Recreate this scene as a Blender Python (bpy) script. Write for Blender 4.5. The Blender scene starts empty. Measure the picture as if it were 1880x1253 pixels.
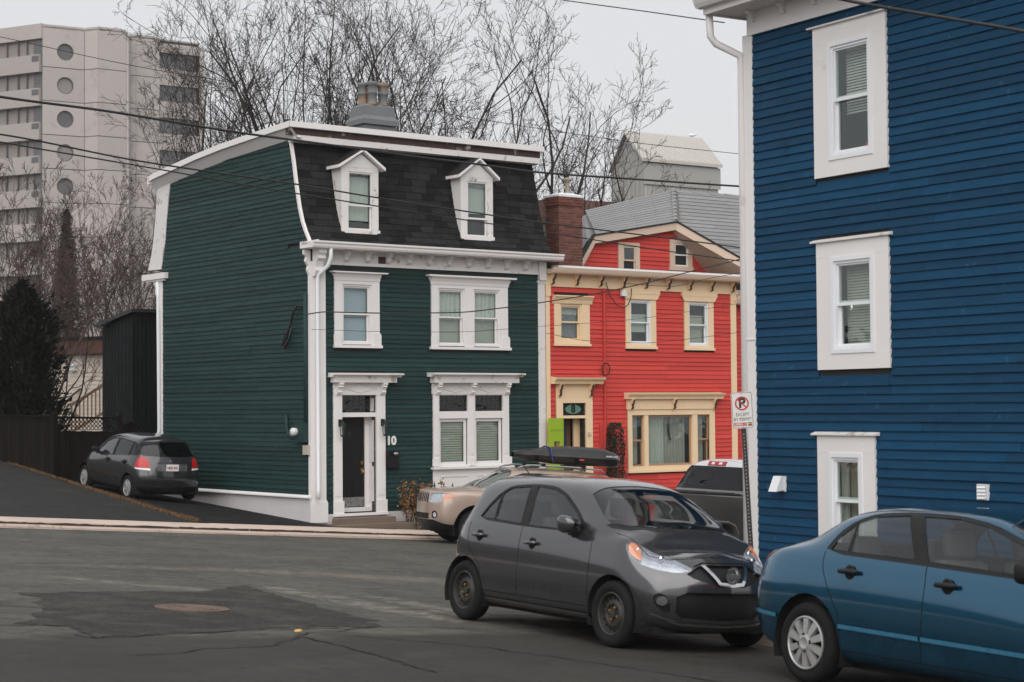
import bpy, bmesh, math, random
import numpy as np
from mathutils import Vector, Matrix, noise
from mathutils.geometry import delaunay_2d_cdt

random.seed(7)
R = math.radians
SC = bpy.context.scene
COL = SC.collection

# ------------------------------------------------------------------ camera
FPX, CXP, CYP, CAMH = 3360.0, 940.0, 626.5, 2.1          # focal length and centre in photo pixels (1880 wide), eye height
PITCH = math.atan((752 - 626.5) / FPX)
ROLL = 0.008
FWD = Vector((0, math.cos(PITCH), math.sin(PITCH)))
_r0 = Vector((1, 0, 0)); _u0 = Vector((0, -math.sin(PITCH), math.cos(PITCH)))
RGT = math.cos(ROLL) * _r0 - math.sin(ROLL) * _u0
UPV = math.sin(ROLL) * _r0 + math.cos(ROLL) * _u0
cam_data = bpy.data.cameras.new('camera'); cam = bpy.data.objects.new('camera', cam_data); COL.objects.link(cam)
M = Matrix.Identity(4)
for i in range(3):
    M[i][0] = RGT[i]; M[i][1] = UPV[i]; M[i][2] = -FWD[i]
M[2][3] = CAMH
cam.matrix_world = M
cam_data.sensor_width = 36.0
cam_data.lens = FPX / 1880.0 * 36.0
cam_data.clip_end = 3000
cam_data.dof.use_dof = True
cam_data.dof.focus_distance = 41.0
cam_data.dof.aperture_fstop = 4.0
SC.camera = cam

# ------------------------------------------------------------------ sky and sun (overcast)
W = bpy.data.worlds.new('World'); SC.world = W; W.use_nodes = True
nt = W.node_tree; nt.nodes.clear()
SUN_EL, SUN_AZ = R(45), R(186)                            # azimuth clockwise from +Y: behind the camera, to its left
sky = nt.nodes.new('ShaderNodeTexSky'); sky.sky_type = 'NISHITA'; sky.sun_disc = False
sky.sun_elevation = SUN_EL; sky.sun_rotation = SUN_AZ; sky.dust_density = 4.0; sky.ozone_density = 1.0
mul = nt.nodes.new('ShaderNodeVectorMath'); mul.operation = 'SCALE'; mul.inputs['Scale'].default_value = 0.1
cloud = nt.nodes.new('ShaderNodeMix'); cloud.data_type = 'RGBA'   # an even cloud deck veils the clear sky
cloud.inputs[0].default_value = 0.93
cloud.inputs[7].default_value = (4.35, 4.35, 4.42, 1)
bg = nt.nodes.new('ShaderNodeBackground'); bg.inputs['Strength'].default_value = 0.1
wo = nt.nodes.new('ShaderNodeOutputWorld')
nt.links.new(sky.outputs[0], cloud.inputs[6]); nt.links.new(cloud.outputs[2], bg.inputs['Color'])
nt.links.new(bg.outputs[0], wo.inputs['Surface']); nt.nodes.remove(mul)
sun_data = bpy.data.lights.new('sun', 'SUN'); sun_data.energy = 1.5; sun_data.angle = R(80); sun_data.color = (1.0, 0.965, 0.92)
sun = bpy.data.objects.new('sun', sun_data); COL.objects.link(sun)
sd = Vector((math.sin(SUN_AZ) * math.cos(SUN_EL), math.cos(SUN_AZ) * math.cos(SUN_EL), math.sin(SUN_EL)))
sun.rotation_euler = (-sd).to_track_quat('-Z', 'Y').to_euler()
SC.view_settings.view_transform = 'Standard'; SC.view_settings.look = 'None'
SC.view_settings.exposure = 0.85; SC.view_settings.gamma = 1.0; SC.view_settings.use_curve_mapping = False
SC.cycles.max_bounces = 8; SC.cycles.transparent_max_bounces = 16; SC.cycles.volume_bounces = 0
SC.cycles.use_denoising = True
SC.cycles.sample_clamp_indirect = 4.0

# ------------------------------------------------------------------ street frame
# s runs along the house fronts (down the hill), t runs away behind the fronts, z up; the origin is the corner of the green house
def ray(u, v):
    return FWD + (u - CXP) / FPX * RGT - (v - CYP) / FPX * UPV
def at(u, v, Y):
    d = ray(u, v); return Vector((0, 0, CAMH)) + d * (Y / d.y)
ANG = R(37.3)
S = Vector((math.cos(ANG), math.sin(ANG), 0)); T = Vector((-math.sin(ANG), math.cos(ANG), 0))
O = at(590, 950, 41)
def W3(s, t, z=0.0):
    p = O + S * s + T * t; return Vector((p.x, p.y, z))
def st(p):
    d = Vector((p[0] - O.x, p[1] - O.y, 0)); return d.dot(S), d.dot(T)
# ------------------------------------------------------------------ helpers
def lk(o, parent=None):
    COL.objects.link(o)
    if parent is not None: o.parent = parent
    return o
def tag(o, label, cat, group=None):
    o['label'] = label; o['category'] = cat
    if group: o['group'] = group
    return o
def kind(o, k):
    o['kind'] = k; return o
def empty(name, loc=(0, 0, 0), rz=0.0, label=None, cat=None, group=None, mat=None):
    o = bpy.data.objects.new(name, None); COL.objects.link(o)
    o.empty_display_size = 0.2
    if mat is not None: o.matrix_world = mat
    else: o.location = loc; o.rotation_euler = (0, 0, rz)
    if label: tag(o, label, cat, group)
    return o

class MB:
    def __init__(s): s.v = []; s.f = []; s.mi = []; s.cur = 0
    def add(s, vs, fs):
        b = len(s.v); s.v.extend([tuple(p) for p in vs])
        for f in fs: s.f.append(tuple(b + i for i in f)); s.mi.append(s.cur)
        return s
    def box(s, x0, x1, y0, y1, z0, z1):
        if x0 > x1: x0, x1 = x1, x0
        if y0 > y1: y0, y1 = y1, y0
        if z0 > z1: z0, z1 = z1, z0
        return s.add([(x0,y0,z0),(x1,y0,z0),(x1,y1,z0),(x0,y1,z0),(x0,y0,z1),(x1,y0,z1),(x1,y1,z1),(x0,y1,z1)],
              [(0,3,2,1),(4,5,6,7),(0,1,5,4),(1,2,6,5),(2,3,7,6),(3,0,4,7)])
    def cbox(s, x0, x1, y0, y1, z0, z1, c=0.02):
        """box with chamfered edges (12 edge faces left out of the count: corner cut octagons)"""
        bm = bmesh.new(); bmesh.ops.create_cube(bm, size=1)
        for v in bm.verts:
            v.co = ((x0+x1)/2 + v.co.x*abs(x1-x0), (y0+y1)/2 + v.co.y*abs(y1-y0), (z0+z1)/2 + v.co.z*abs(z1-z0))
        bmesh.ops.bevel(bm, geom=bm.edges[:], offset=c, segments=2, affect='EDGES', profile=0.5)
        bm.verts.index_update()
        s.add([v.co[:] for v in bm.verts], [[v.index for v in f.verts] for f in bm.faces]); bm.free(); return s
    def prism(s, poly, a0, a1, plane='xz'):
        """extrude a closed 2-D polygon along the third axis"""
        n = len(poly)
        def P(p, a):
            return (p[0], a, p[1]) if plane == 'xz' else (a, p[0], p[1]) if plane == 'yz' else (p[0], p[1], a)
        ar = sum(poly[i][0]*poly[(i+1)%n][1] - poly[(i+1)%n][0]*poly[i][1] for i in range(n))
        vs = [P(p, a0) for p in poly] + [P(p, a1) for p in poly]
        fs = [tuple(range(n)), tuple(range(2*n-1, n-1, -1))] + [(i, n+i, n+(i+1) % n, (i+1) % n) for i in range(n)]
        flip = (ar > 0) ^ (a1 < a0) ^ (plane == 'xz')
        if flip: fs = [tuple(reversed(f)) for f in fs]
        return s.add(vs, fs)
    def tube(s, pts, r, n=6, cap=True):
        pts = [Vector(p) for p in pts]; m = len(pts)
        rr = r if isinstance(r, (list, tuple)) else [r]*m
        b = len(s.v); prev = None
        for i, p in enumerate(pts):
            d = (pts[min(i+1, m-1)] - pts[max(i-1, 0)])
            if d.length < 1e-9: d = Vector((0, 0, 1))
            d.normalize()
            if prev is None:
                a = d.orthogonal().normalized()
            else:
                a = prev - d*prev.dot(d)
                a = a.normalized() if a.length > 1e-6 else d.orthogonal().normalized()
            prev = a; c = d.cross(a)
            for k in range(n):
                th = 2*math.pi*k/n
                q = p + (a*math.cos(th) + c*math.sin(th))*rr[i]; s.v.append(q[:])
        for i in range(m-1):
            for k in range(n):
                k2 = (k+1) % n
                s.f.append((b+i*n+k, b+i*n+k2, b+(i+1)*n+k2, b+(i+1)*n+k)); s.mi.append(s.cur)
        if cap:
            s.f.append(tuple(b+k for k in range(n-1, -1, -1))); s.mi.append(s.cur)
            s.f.append(tuple(b+(m-1)*n+k for k in range(n))); s.mi.append(s.cur)
        return s
    def lathe(s, prof, n=20, c=(0,0,0), axis='z', cap=True):
        """profile [(r, h)] turned about an axis"""
        b = len(s.v)
        for r, h in prof:
            for k in range(n):
                th = 2*math.pi*k/n; x, y = r*math.cos(th), r*math.sin(th)
                p = (x, y, h) if axis == 'z' else (x, h, y) if axis == 'y' else (h, x, y)
                s.v.append((p[0]+c[0], p[1]+c[1], p[2]+c[2]))
        for i in range(len(prof)-1):
            for k in range(n):
                k2 = (k+1) % n
                f = (b+i*n+k, b+i*n+k2, b+(i+1)*n+k2, b+(i+1)*n+k)
                s.f.append(f if axis != 'y' else tuple(reversed(f))); s.mi.append(s.cur)
        if cap and prof[0][0] > 1e-6: s.f.append(tuple(b+k for k in range(n-1, -1, -1))); s.mi.append(s.cur)
        if cap and prof[-1][0] > 1e-6: s.f.append(tuple(b+(len(prof)-1)*n+k for k in range(n))); s.mi.append(s.cur)
        return s
    def mesh(s, name, mat, smooth=False):
        me = bpy.data.meshes.new(name); me.from_pydata(s.v, [], s.f)
        for m in (mat if isinstance(mat, (list, tuple)) else [mat]): me.materials.append(m)
        if any(s.mi): me.polygons.foreach_set('material_index', s.mi)
        if smooth: me.polygons.foreach_set('use_smooth', [True]*len(me.polygons))
        me.update(); return me
    def obj(s, name, mat, parent=None, loc=None, smooth=False, rot=None, angle=None):
        me = s.mesh(name, mat, smooth or angle is not None)
        if angle is not None:
            try: me.set_sharp_from_angle(angle=R(angle))
            except Exception: pass
        o = lk(bpy.data.objects.new(name, me), parent)
        if loc is not None: o.location = loc
        if rot is not None: o.rotation_euler = rot
        return o
def inst(name, me, parent=None, loc=(0,0,0), rot=(0,0,0), sc=(1,1,1)):
    o = lk(bpy.data.objects.new(name, me), parent); o.location = loc; o.rotation_euler = rot; o.scale = sc; return o

# ------------------------------------------------------------------ materials
class N:
    def __init__(s, name):
        s.m = bpy.data.materials.new(name); s.m.use_nodes = True; s.t = s.m.node_tree
        s.p = s.t.nodes['Principled BSDF']; s.out = s.t.nodes['Material Output']
    def new(s, typ, **kw):
        n = s.t.nodes.new(typ)
        for k, v in kw.items(): setattr(n, k, v)
        return n
    def l(s, a, b): s.t.links.new(a, b)
    def val(s, sock, v):
        if hasattr(v, 'is_linked') or hasattr(v, 'links'): s.l(v, sock)
        else: sock.default_value = v
    def pos(s, local=False, scale=(1,1,1)):
        if local: o = s.new('ShaderNodeTexCoord').outputs['Object']
        else: o = s.new('ShaderNodeNewGeometry').outputs['Position']
        mp = s.new('ShaderNodeMapping'); mp.inputs['Scale'].default_value = scale; s.l(o, mp.inputs['Vector'])
        return mp.outputs[0]
    def noise(s, vec, scale, detail=4, rough=0.55, dist=0.0):
        n = s.new('ShaderNodeTexNoise'); n.inputs['Scale'].default_value = scale; n.inputs['Detail'].default_value = detail
        n.inputs['Roughness'].default_value = rough; n.inputs['Distortion'].default_value = dist
        s.l(vec, n.inputs['Vector']); return n.outputs['Fac']
    def ramp(s, fac, a, b, lo=0.0, hi=1.0):
        n = s.new('ShaderNodeMapRange'); s.l(fac, n.inputs[0])
        n.inputs[1].default_value = a; n.inputs[2].default_value = b; n.inputs[3].default_value = lo; n.inputs[4].default_value = hi
        n.interpolation_type = 'SMOOTHSTEP'; return n.outputs[0]
    def mix(s, f, a, b):
        n = s.new('ShaderNodeMix', data_type='RGBA')
        s.val(n.inputs[0], f)
        for sock, v in ((n.inputs[6], a), (n.inputs[7], b)):
            if isinstance(v, (tuple, list)): sock.default_value = (v[0], v[1], v[2], 1)
            else: s.l(v, sock)
        return n.outputs[2]
    def math(s, op, a, b=0.0):
        n = s.new('ShaderNodeMath', operation=op); s.val(n.inputs[0], a); s.val(n.inputs[1], b); return n.outputs[0]
    def bump(s, h, strength=0.3, dist=0.01):
        n = s.new('ShaderNodeBump'); n.inputs['Strength'].default_value = strength; n.inputs['Distance'].default_value = dist
        s.l(h, n.inputs['Height']); s.l(n.outputs[0], s.p.inputs['Normal']); return n
def dk(c, f): return tuple(max(0, min(1, x*f)) for x in c[:3])
def pm(name, col, rough=0.6, var=0.12, scale=3.0, objvar=0.0, bump=0.0, bscale=60.0, metal=0.0, coat=0.0, stretch=(1,1,1), wear=None, wearamt=(0.62, 0.75), wscale=2.0, local=False, spec=0.5, spots=None):
    n = N(name); p = n.p; v = n.pos(local, stretch)
    c = n.mix(n.noise(v, scale, 5), dk(col, 1-var), dk(col, 1+var))
    if objvar:
        oi = n.new('ShaderNodeObjectInfo')
        h = n.new('ShaderNodeHueSaturation'); n.l(c, h.inputs['Color'])
        n.l(n.ramp(oi.outputs['Random'], 0, 1, 1-objvar, 1+objvar), h.inputs['Value']); c = h.outputs[0]
    if wear is not None:
        c = n.mix(n.ramp(n.noise(v, wscale, 8, 0.7), wearamt[0], wearamt[1]), c, wear)
    if spots is not None:                                    # small knots, chips and scuffs
        c = n.mix(n.ramp(n.noise(n.pos(local), 9.0, 3, .5, .6), .665, .73, 0, .75), c, spots[0])
        c = n.mix(n.ramp(n.noise(n.pos(local, (1,1,.35)), 4.3, 5, .6), .60, .78, 0, .6), c, spots[1])
    n.l(c, p.inputs['Base Color'])
    rn = n.noise(v, scale*2.3, 3)
    n.l(n.ramp(rn, 0.2, 0.8, max(0.02, rough-0.1), min(1, rough+0.1)), p.inputs['Roughness'])
    p.inputs['Metallic'].default_value = metal; p.inputs['Coat Weight'].default_value = coat; p.inputs['Coat Roughness'].default_value = 0.06
    p.inputs['Specular IOR Level'].default_value = spec
    if bump: n.bump(n.noise(n.pos(local), bscale, 4), bump, 0.01)
    return n.m
def glass(name, tint=(0.8,0.85,0.85), refl=(0.95,0.97,1.0), ior=1.5, rough=0.0, wav=0.0, boost=1.0):
    n = N(name); n.t.nodes.remove(n.p)
    tr = n.new('ShaderNodeBsdfTransparent'); tr.inputs[0].default_value = (*tint, 1)
    gl = n.new('ShaderNodeBsdfGlossy'); gl.inputs[0].default_value = (*refl, 1); gl.inputs['Roughness'].default_value = rough
    fr = n.new('ShaderNodeFresnel'); bf = n.new('ShaderNodeNewGeometry').outputs['Backfacing']
    n.l(n.ramp(bf, 0, 1, ior, 1/ior), fr.inputs[0])
    fac = n.math('MINIMUM', n.math('MULTIPLY', fr.outputs[0], boost), 1.0)
    mx = n.new('ShaderNodeMixShader'); n.l(fac, mx.inputs[0]); n.l(tr.outputs[0], mx.inputs[1]); n.l(gl.outputs[0], mx.inputs[2])
    if wav:
        b = n.new('ShaderNodeBump'); b.inputs['Strength'].default_value = wav; b.inputs['Distance'].default_value = 0.02
        n.l(n.noise(n.pos(), 1.6, 2), b.inputs['Height']); n.l(b.outputs[0], gl.inputs['Normal'])
    n.l(mx.outputs[0], n.out.inputs[0]); return n.m

m_white = pm('white_paint', (0.72,0.70,0.695), 0.55, 0.05, 1.2, wear=(0.42,0.38,0.36), wearamt=(0.64,0.8), wscale=1.6, bump=0.15, bscale=25)
m_white_old = pm('weathered_white_paint', (0.66,0.64,0.63), 0.6, 0.07, 1.2, wear=(0.30,0.25,0.22), wearamt=(0.56,0.68), wscale=3.0, bump=0.2, bscale=25)
m_vinyl = pm('white_vinyl', (0.72,0.74,0.77), 0.4, 0.03, 2)
m_cream = pm('cream_paint', (0.78,0.59,0.38), 0.55, 0.05, 1.0, wear=(0.5,0.4,0.3), wearamt=(0.68,0.82), wscale=1.7)
m_cream2 = pm('pale_cream_paint', (0.60,0.46,0.36), 0.55, 0.05, 1.0)
m_green = pm('green_clapboard_paint', (0.012,0.035,0.034), 0.6, 0.22, 1.1, objvar=0.16, stretch=(1,1,5), wear=(0.019,0.052,0.049), wearamt=(0.58,0.75), wscale=1.1, bump=0.2, bscale=14, spec=.2, spots=((.03,.065,.06),(.007,.020,.021)))
m_red = pm('red_clapboard_paint', (0.56,0.062,0.051), 0.65, 0.10, 1.3, objvar=0.09, stretch=(1,1,4), bump=0.2, bscale=14, spec=.2, spots=((.55,.10,.085),(.38,.033,.03)))
m_blue = pm('blue_clapboard_paint', (0.0024,0.042,0.096), 0.65, 0.26, 1.6, objvar=0.15, stretch=(1,1,6), wear=(0.02,0.085,0.15), wearamt=(0.66,0.80), wscale=2.6, bump=0.3, bscale=12, spec=.2, spots=((.016,.085,.15),(.0012,.018,.045)))
m_dark_in = pm('dark_interior', (0.02,0.019,0.018), 0.9, 0.2, 1)
m_room = pm('room_wall', (0.022,0.02,0.018), 0.9, 0.2, 1)
m_shingle = pm('asphalt_shingle', (0.0125,0.0125,0.0132), 0.9, 0.25, 2.0, objvar=0.55, bump=0.6, bscale=90, spec=.2)
m_rust = pm('flaking_brown_board', (0.055,0.032,0.026), 0.85, 0.3, 4, wear=(0.45,0.42,0.4), wearamt=(0.58,0.66), wscale=3.5)
m_cement = pm('grey_cement_render', (0.15,0.162,0.17), 0.9, 0.15, 2.5, wear=(0.30,0.27,0.24), wearamt=(0.55,0.75), wscale=1.6, bump=0.5, bscale=30)
m_pot = pm('clay_chimney_pot', (0.13,0.14,0.14), 0.85, 0.2, 4, wear=(0.30,0.17,0.10), wearamt=(0.5,0.62), wscale=2.2, bump=0.3)
m_found = pm('painted_foundation', (0.55,0.53,0.54), 0.8, 0.07, 2.0, wear=(0.35,0.33,0.32), wearamt=(0.62,0.8), bump=0.4, bscale=20)
m_black = pm('black_painted_wood', (0.009,0.009,0.010), 0.45, 0.2, 2, spec=.25)
m_iron = pm('black_iron', (0.012,0.012,0.012), 0.5, 0.2, 6)
m_brass = pm('brass', (0.55,0.33,0.10), 0.3, 0.1, 8, metal=1.0)
m_steel = pm('brushed_steel', (0.45,0.46,0.47), 0.3, 0.1, 8, metal=0.9)
m_galv = pm('galvanised_steel', (0.30,0.31,0.32), 0.5, 0.15, 8, metal=0.6)
m_blind = pm('window_blind', (0.62,0.63,0.60), 0.7, 0.04, 2)
m_blind_w = pm('warm_blind', (0.50,0.49,0.43), 0.7, 0.04, 2)
m_blind_b = pm('bluish_blind', (0.50,0.57,0.68), 0.7, 0.04, 2)
m_curtain = pm('curtain_cloth', (0.46,0.44,0.41), 0.9, 0.1, 3)
m_lace = pm('patterned_lace', (0.22,0.24,0.26), 0.9, 0.5, 26)
m_glass = glass('window_glass', (0.86,0.9,0.88), wav=0.25, boost=1.3)
m_glass_dk = glass('dark_leaded_glass', (0.25,0.24,0.22), wav=0.6, boost=1.2)
m_lime = pm('lime_green_paint', (0.30,0.46,0.012), 0.45, 0.05, 2)
m_brick = pm('red_brick', (0.145,0.052,0.038), 0.9, 0.2, 5, objvar=0.28, bump=0.4, bscale=60)
m_mortar = pm('mortar', (0.36,0.30,0.27), 0.95, 0.1, 6, bump=0.3)
m_metalroof = pm('grey_metal_shingle', (0.21,0.21,0.215), 0.7, 0.06, 1.5, objvar=0.06)
m_ivy = pm('dark_ivy_leaf', (0.012,0.022,0.010), 0.6, 0.3, 9, objvar=0.3)
m_cable = pm('black_cable', (0.012,0.012,0.013), 0.6, 0.1, 3)
m_wood = pm('weathered_wood', (0.16,0.12,0.09), 0.85, 0.25, 3, stretch=(1,1,1), bump=0.4)
m_fencew = pm('dark_brown_fence_stain', (0.008,0.006,0.005), 0.9, 0.3, 3, objvar=0.25, stretch=(1,1,0.3), spec=.15)
m_bark = pm('grey_brown_bark', (0.030,0.023,0.021), 0.95, 0.25, 4)
m_bark2 = pm('reddish_brown_bark', (0.06,0.038,0.032), 0.95, 0.25, 4)

# ------------------------------------------------------------------ façade helpers (x along the wall, y into the house, outside is y < 0)
def free_spans(a0, a1, holes, z0, z1):
    """parts of [a0, a1] not covered by a hole (x0, x1, zb, zt) at this height"""
    cuts = sorted((h[0], h[1]) for h in holes if h[2] < z1 - 0.004 and h[3] > z0 + 0.004)
    out = []; cur = a0
    for c0, c1 in cuts:
        if c0 > cur + 0.01: out.append((cur, min(c0, a1)))
        cur = max(cur, c1)
        if cur >= a1: break
    if cur < a1 - 0.01: out.append((cur, a1))
    return out
def wall_panels(mb, x0, x1, z0, z1, holes, y0, y1):
    xs = sorted({x0, x1} | {min(max(h[i], x0), x1) for h in holes for i in (0, 1)})
    for a, b in zip(xs, xs[1:]):
        if b - a < 1e-4: continue
        hs = sorted((h[2], h[3]) for h in holes if h[0] < (a+b)/2 < h[1])
        cur = z0
        for c0, c1 in hs:
            if c0 > cur + 1e-4: mb.box(a, b, y0, y1, cur, c0)
            cur = max(cur, c1)
        if cur < z1 - 1e-4: mb.box(a, b, y0, y1, cur, z1)
def board_mesh(expo, mat, thick=0.028):
    # bevel siding, unit length along x, butt at the bottom
    mb = MB(); e = expo + 0.025
    P = [(-thick, 0), (-0.004, e), (0.004, e), (0.0, 0)]
    mb.add([(0, p[0], p[1]) for p in P] + [(1, p[0], p[1]) for p in P], [(0,1,2,3), (7,6,5,4), (0,4,5,1), (1,5,6,2), (2,6,7,3), (3,7,4,0)])
    return mb.mesh('clapboard', mat)
def lay_boards(parent, me, x0, x1, z0, z1, expo, holes, rng, y=0.0, maxlen=4.2, span=None, place=None):
    n = int(math.ceil((z1 - z0)/expo - 0.2)); cnt = 0
    for i in range(n):
        za = z0 + i*expo
        a0, a1 = span(za + expo/2) if span else (x0, x1)
        for (a, b) in free_spans(a0, a1, holes, za, za + expo):
            cur = a
            while cur < b - 0.005:
                L = b - cur
                if L > maxlen: L = rng.uniform(0.55, 0.95)*maxlen if L > maxlen*1.15 else L*rng.uniform(0.45, 0.6)
                loc = (cur, y + rng.uniform(-0.006, 0.003), za + rng.uniform(-0.004, 0.004))
                if place: place(loc, L - 0.002)
                else: inst('clapboard', me, parent, loc, (0, rng.uniform(-0.0006, 0.0006), 0), (L - 0.002, 1, 1))
                cur += L; cnt += 1
    return cnt
def crown(mb, x0, x1, yb, z0, z1, out, ret=0.0):
    """projecting moulded cap with mitre-like stepped profile; yb = wall face, out = projection"""
    h = z1 - z0
    mb.prism([(yb, z0), (yb-out*0.35, z0), (yb-out*0.45, z0+h*0.35), (yb-out*0.8, z0+h*0.7), (yb-out, z0+h*0.78), (yb-out, z1), (yb, z1+0.01)], x0, x1, 'yz')
def scroll(mb, x, w, yb, zt, h, d):
    """scrolled bracket under a cornice, side profile in y-z"""
    P = [(yb, zt), (yb-d, zt), (yb-d, zt-h*0.16), (yb-d*0.78, zt-h*0.24), (yb-d*0.86, zt-h*0.36), (yb-d*0.55, zt-h*0.46), (yb-d*0.42, zt-h*0.66), (yb-d*0.5, zt-h*0.8), (yb-d*0.2, zt-h), (yb, zt-h)]
    mb.prism(P, x-w/2, x+w/2, 'yz')
def sash(par, x0, x1, z0, z1, y, fw, mat, gmat, name='sash', depth=0.035):
    mb = MB(); mb.box(x0, x1, y, y+depth, z1-fw, z1); mb.box(x0, x1, y, y+depth, z0, z0+fw)
    mb.box(x0, x0+fw, y+0.0005, y+depth, z0+fw, z1-fw); mb.box(x1-fw, x1, y+0.0005, y+depth, z0+fw, z1-fw)
    mb.obj(name, mat, par)
    g = MB(); g.box(x0+fw, x1-fw, y+depth*0.4, y+depth*0.4+0.006, z0+fw, z1-fw); g.obj('pane', gmat, par)
def blind(par, x0, x1, z0, z1, y, mat, pitch=0.05, tilt=0.6, name='blind'):
    mb = MB(); n = max(2, int((z1-z0)/pitch)); d = pitch*0.62
    c, s_ = math.cos(tilt)*d, math.sin(tilt)*d
    for i in range(n):
        z = z0 + (i+0.5)*pitch
        mb.add([(x0, y-c*0.5, z-s_*0.9), (x1, y-c*0.5, z-s_*0.9), (x1, y+c*0.5, z+s_*0.9), (x0, y+c*0.5, z+s_*0.9)], [(0,1,2,3)])
    mb.box(x0, x1, y-0.02, y+0.02, z1-0.04, z1)
    o = mb.obj(name, mat, par); o['kind'] = 'stuff'; return o
def curtain(par, x0, x1, z0, z1, y, mat, n=10, amp=0.03, name='curtain'):
    mb = MB(); k = n*6; vs = []; fs = []
    for i in range(k+1):
        x = x0+(x1-x0)*i/k; yy = y + amp*math.sin(i/6*2*math.pi + 0.9*math.sin(i*0.37)) 
        vs += [(x, yy, z0), (x, yy*1.0, z1)]
    for i in range(k): fs.append((2*i, 2*i+2, 2*i+3, 2*i+1))
    mb.add(vs, fs); return mb.obj(name, mat, par, smooth=True)
def room(par, x0, x1, z0, z1, y0, depth=1.6, mat=None):
    mb = MB(); e = 0.35
    a, b, c, d = x0-e, x1+e, z0-e*0.6, z1+e*0.4
    y1 = y0+depth
    mb.add([(a,y1,c),(b,y1,c),(b,y1,d),(a,y1,d),(a,y0,c),(b,y0,c),(b,y0,d),(a,y0,d)], [(0,1,2,3),(4,5,1,0),(5,6,2,1),(6,7,3,2),(7,4,0,3)])
    return mb.obj('room', mat or m_room, par)
def text_mesh(name, body, size, mat, parent, mtx, ext=0.002, align='CENTER', sx=1.0, bold=0.0):
    cu = bpy.data.curves.new(name, 'FONT'); cu.body = body; cu.size = size; cu.extrude = ext; cu.align_x = align; cu.align_y = 'CENTER'; cu.offset = bold
    o = bpy.data.objects.new(name, cu); COL.objects.link(o)
    dg = bpy.context.evaluated_depsgraph_get(); me = bpy.data.meshes.new_from_object(o.evaluated_get(dg)); bpy.data.objects.remove(o)
    me.materials.clear(); me.materials.append(mat)
    m = lk(bpy.data.objects.new(name, me), parent); m.matrix_local = mtx @ Matrix.Diagonal((sx, 1, 1, 1)); return m
# writing on a façade: x along the wall, text stands upright facing outside (-y)
def wall_text(name, body, size, mat, parent, x, y, z, **k):
    return text_mesh(name, body, size, mat, parent, Matrix.Translation((x, y, z)) @ Matrix.Rotation(R(90), 4, 'X'), **k)
# ------------------------------------------------------------------ car bodies: a half shell lofted through stations, cut into panels, mirrored
def pchip(x, Y, xs):
    x = np.asarray(x, float); Y = np.asarray(Y, float); h = np.diff(x)[:, None]; d = np.diff(Y, axis=0)/h; n = len(x)
    m = np.zeros_like(Y)
    for k in range(1, n-1):
        a, b = d[k-1], d[k]; w1, w2 = 2*h[k]+h[k-1], h[k]+2*h[k-1]
        ok = a*b > 0
        m[k] = np.where(ok, (w1+w2)/(w1/np.where(ok, a, 1)+w2/np.where(ok, b, 1)), 0)
    m[0], m[-1] = d[0], d[-1]
    i = np.clip(np.searchsorted(x, xs, 'right')-1, 0, n-2); hh = h[i]; t = ((xs-x[i])[:, None])/hh
    h00 = 2*t**3-3*t**2+1; h10 = t**3-2*t**2+t; h01 = -2*t**3+3*t**2; h11 = t**3-t**2
    return h00*Y[i]+h10*hh*m[i]+h01*Y[i+1]+h11*hh*m[i+1]
def interp(tab, z):
    xs = [p[0] for p in tab]; ys = [p[1] for p in tab]; return float(np.interp(z, xs, ys))
def section(w, zb, zs, zbelt, wb, z7, w7, zr, lip=0.03):
    H = zbelt - zs
    return [(0, zb), (w*.80, zb), (w-lip, zs), (w, zs+.34*H), (w-.004, zs+.62*H), (wb*.45+w*.55, zbelt-.075), (wb, zbelt),
            ((wb+w7)/2+.012, (zbelt+z7)/2), (w7, z7), (w7*.80, z7+(zr-z7)*.62), (w7*.42, z7+(zr-z7)*.93), (0, zr)]
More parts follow.
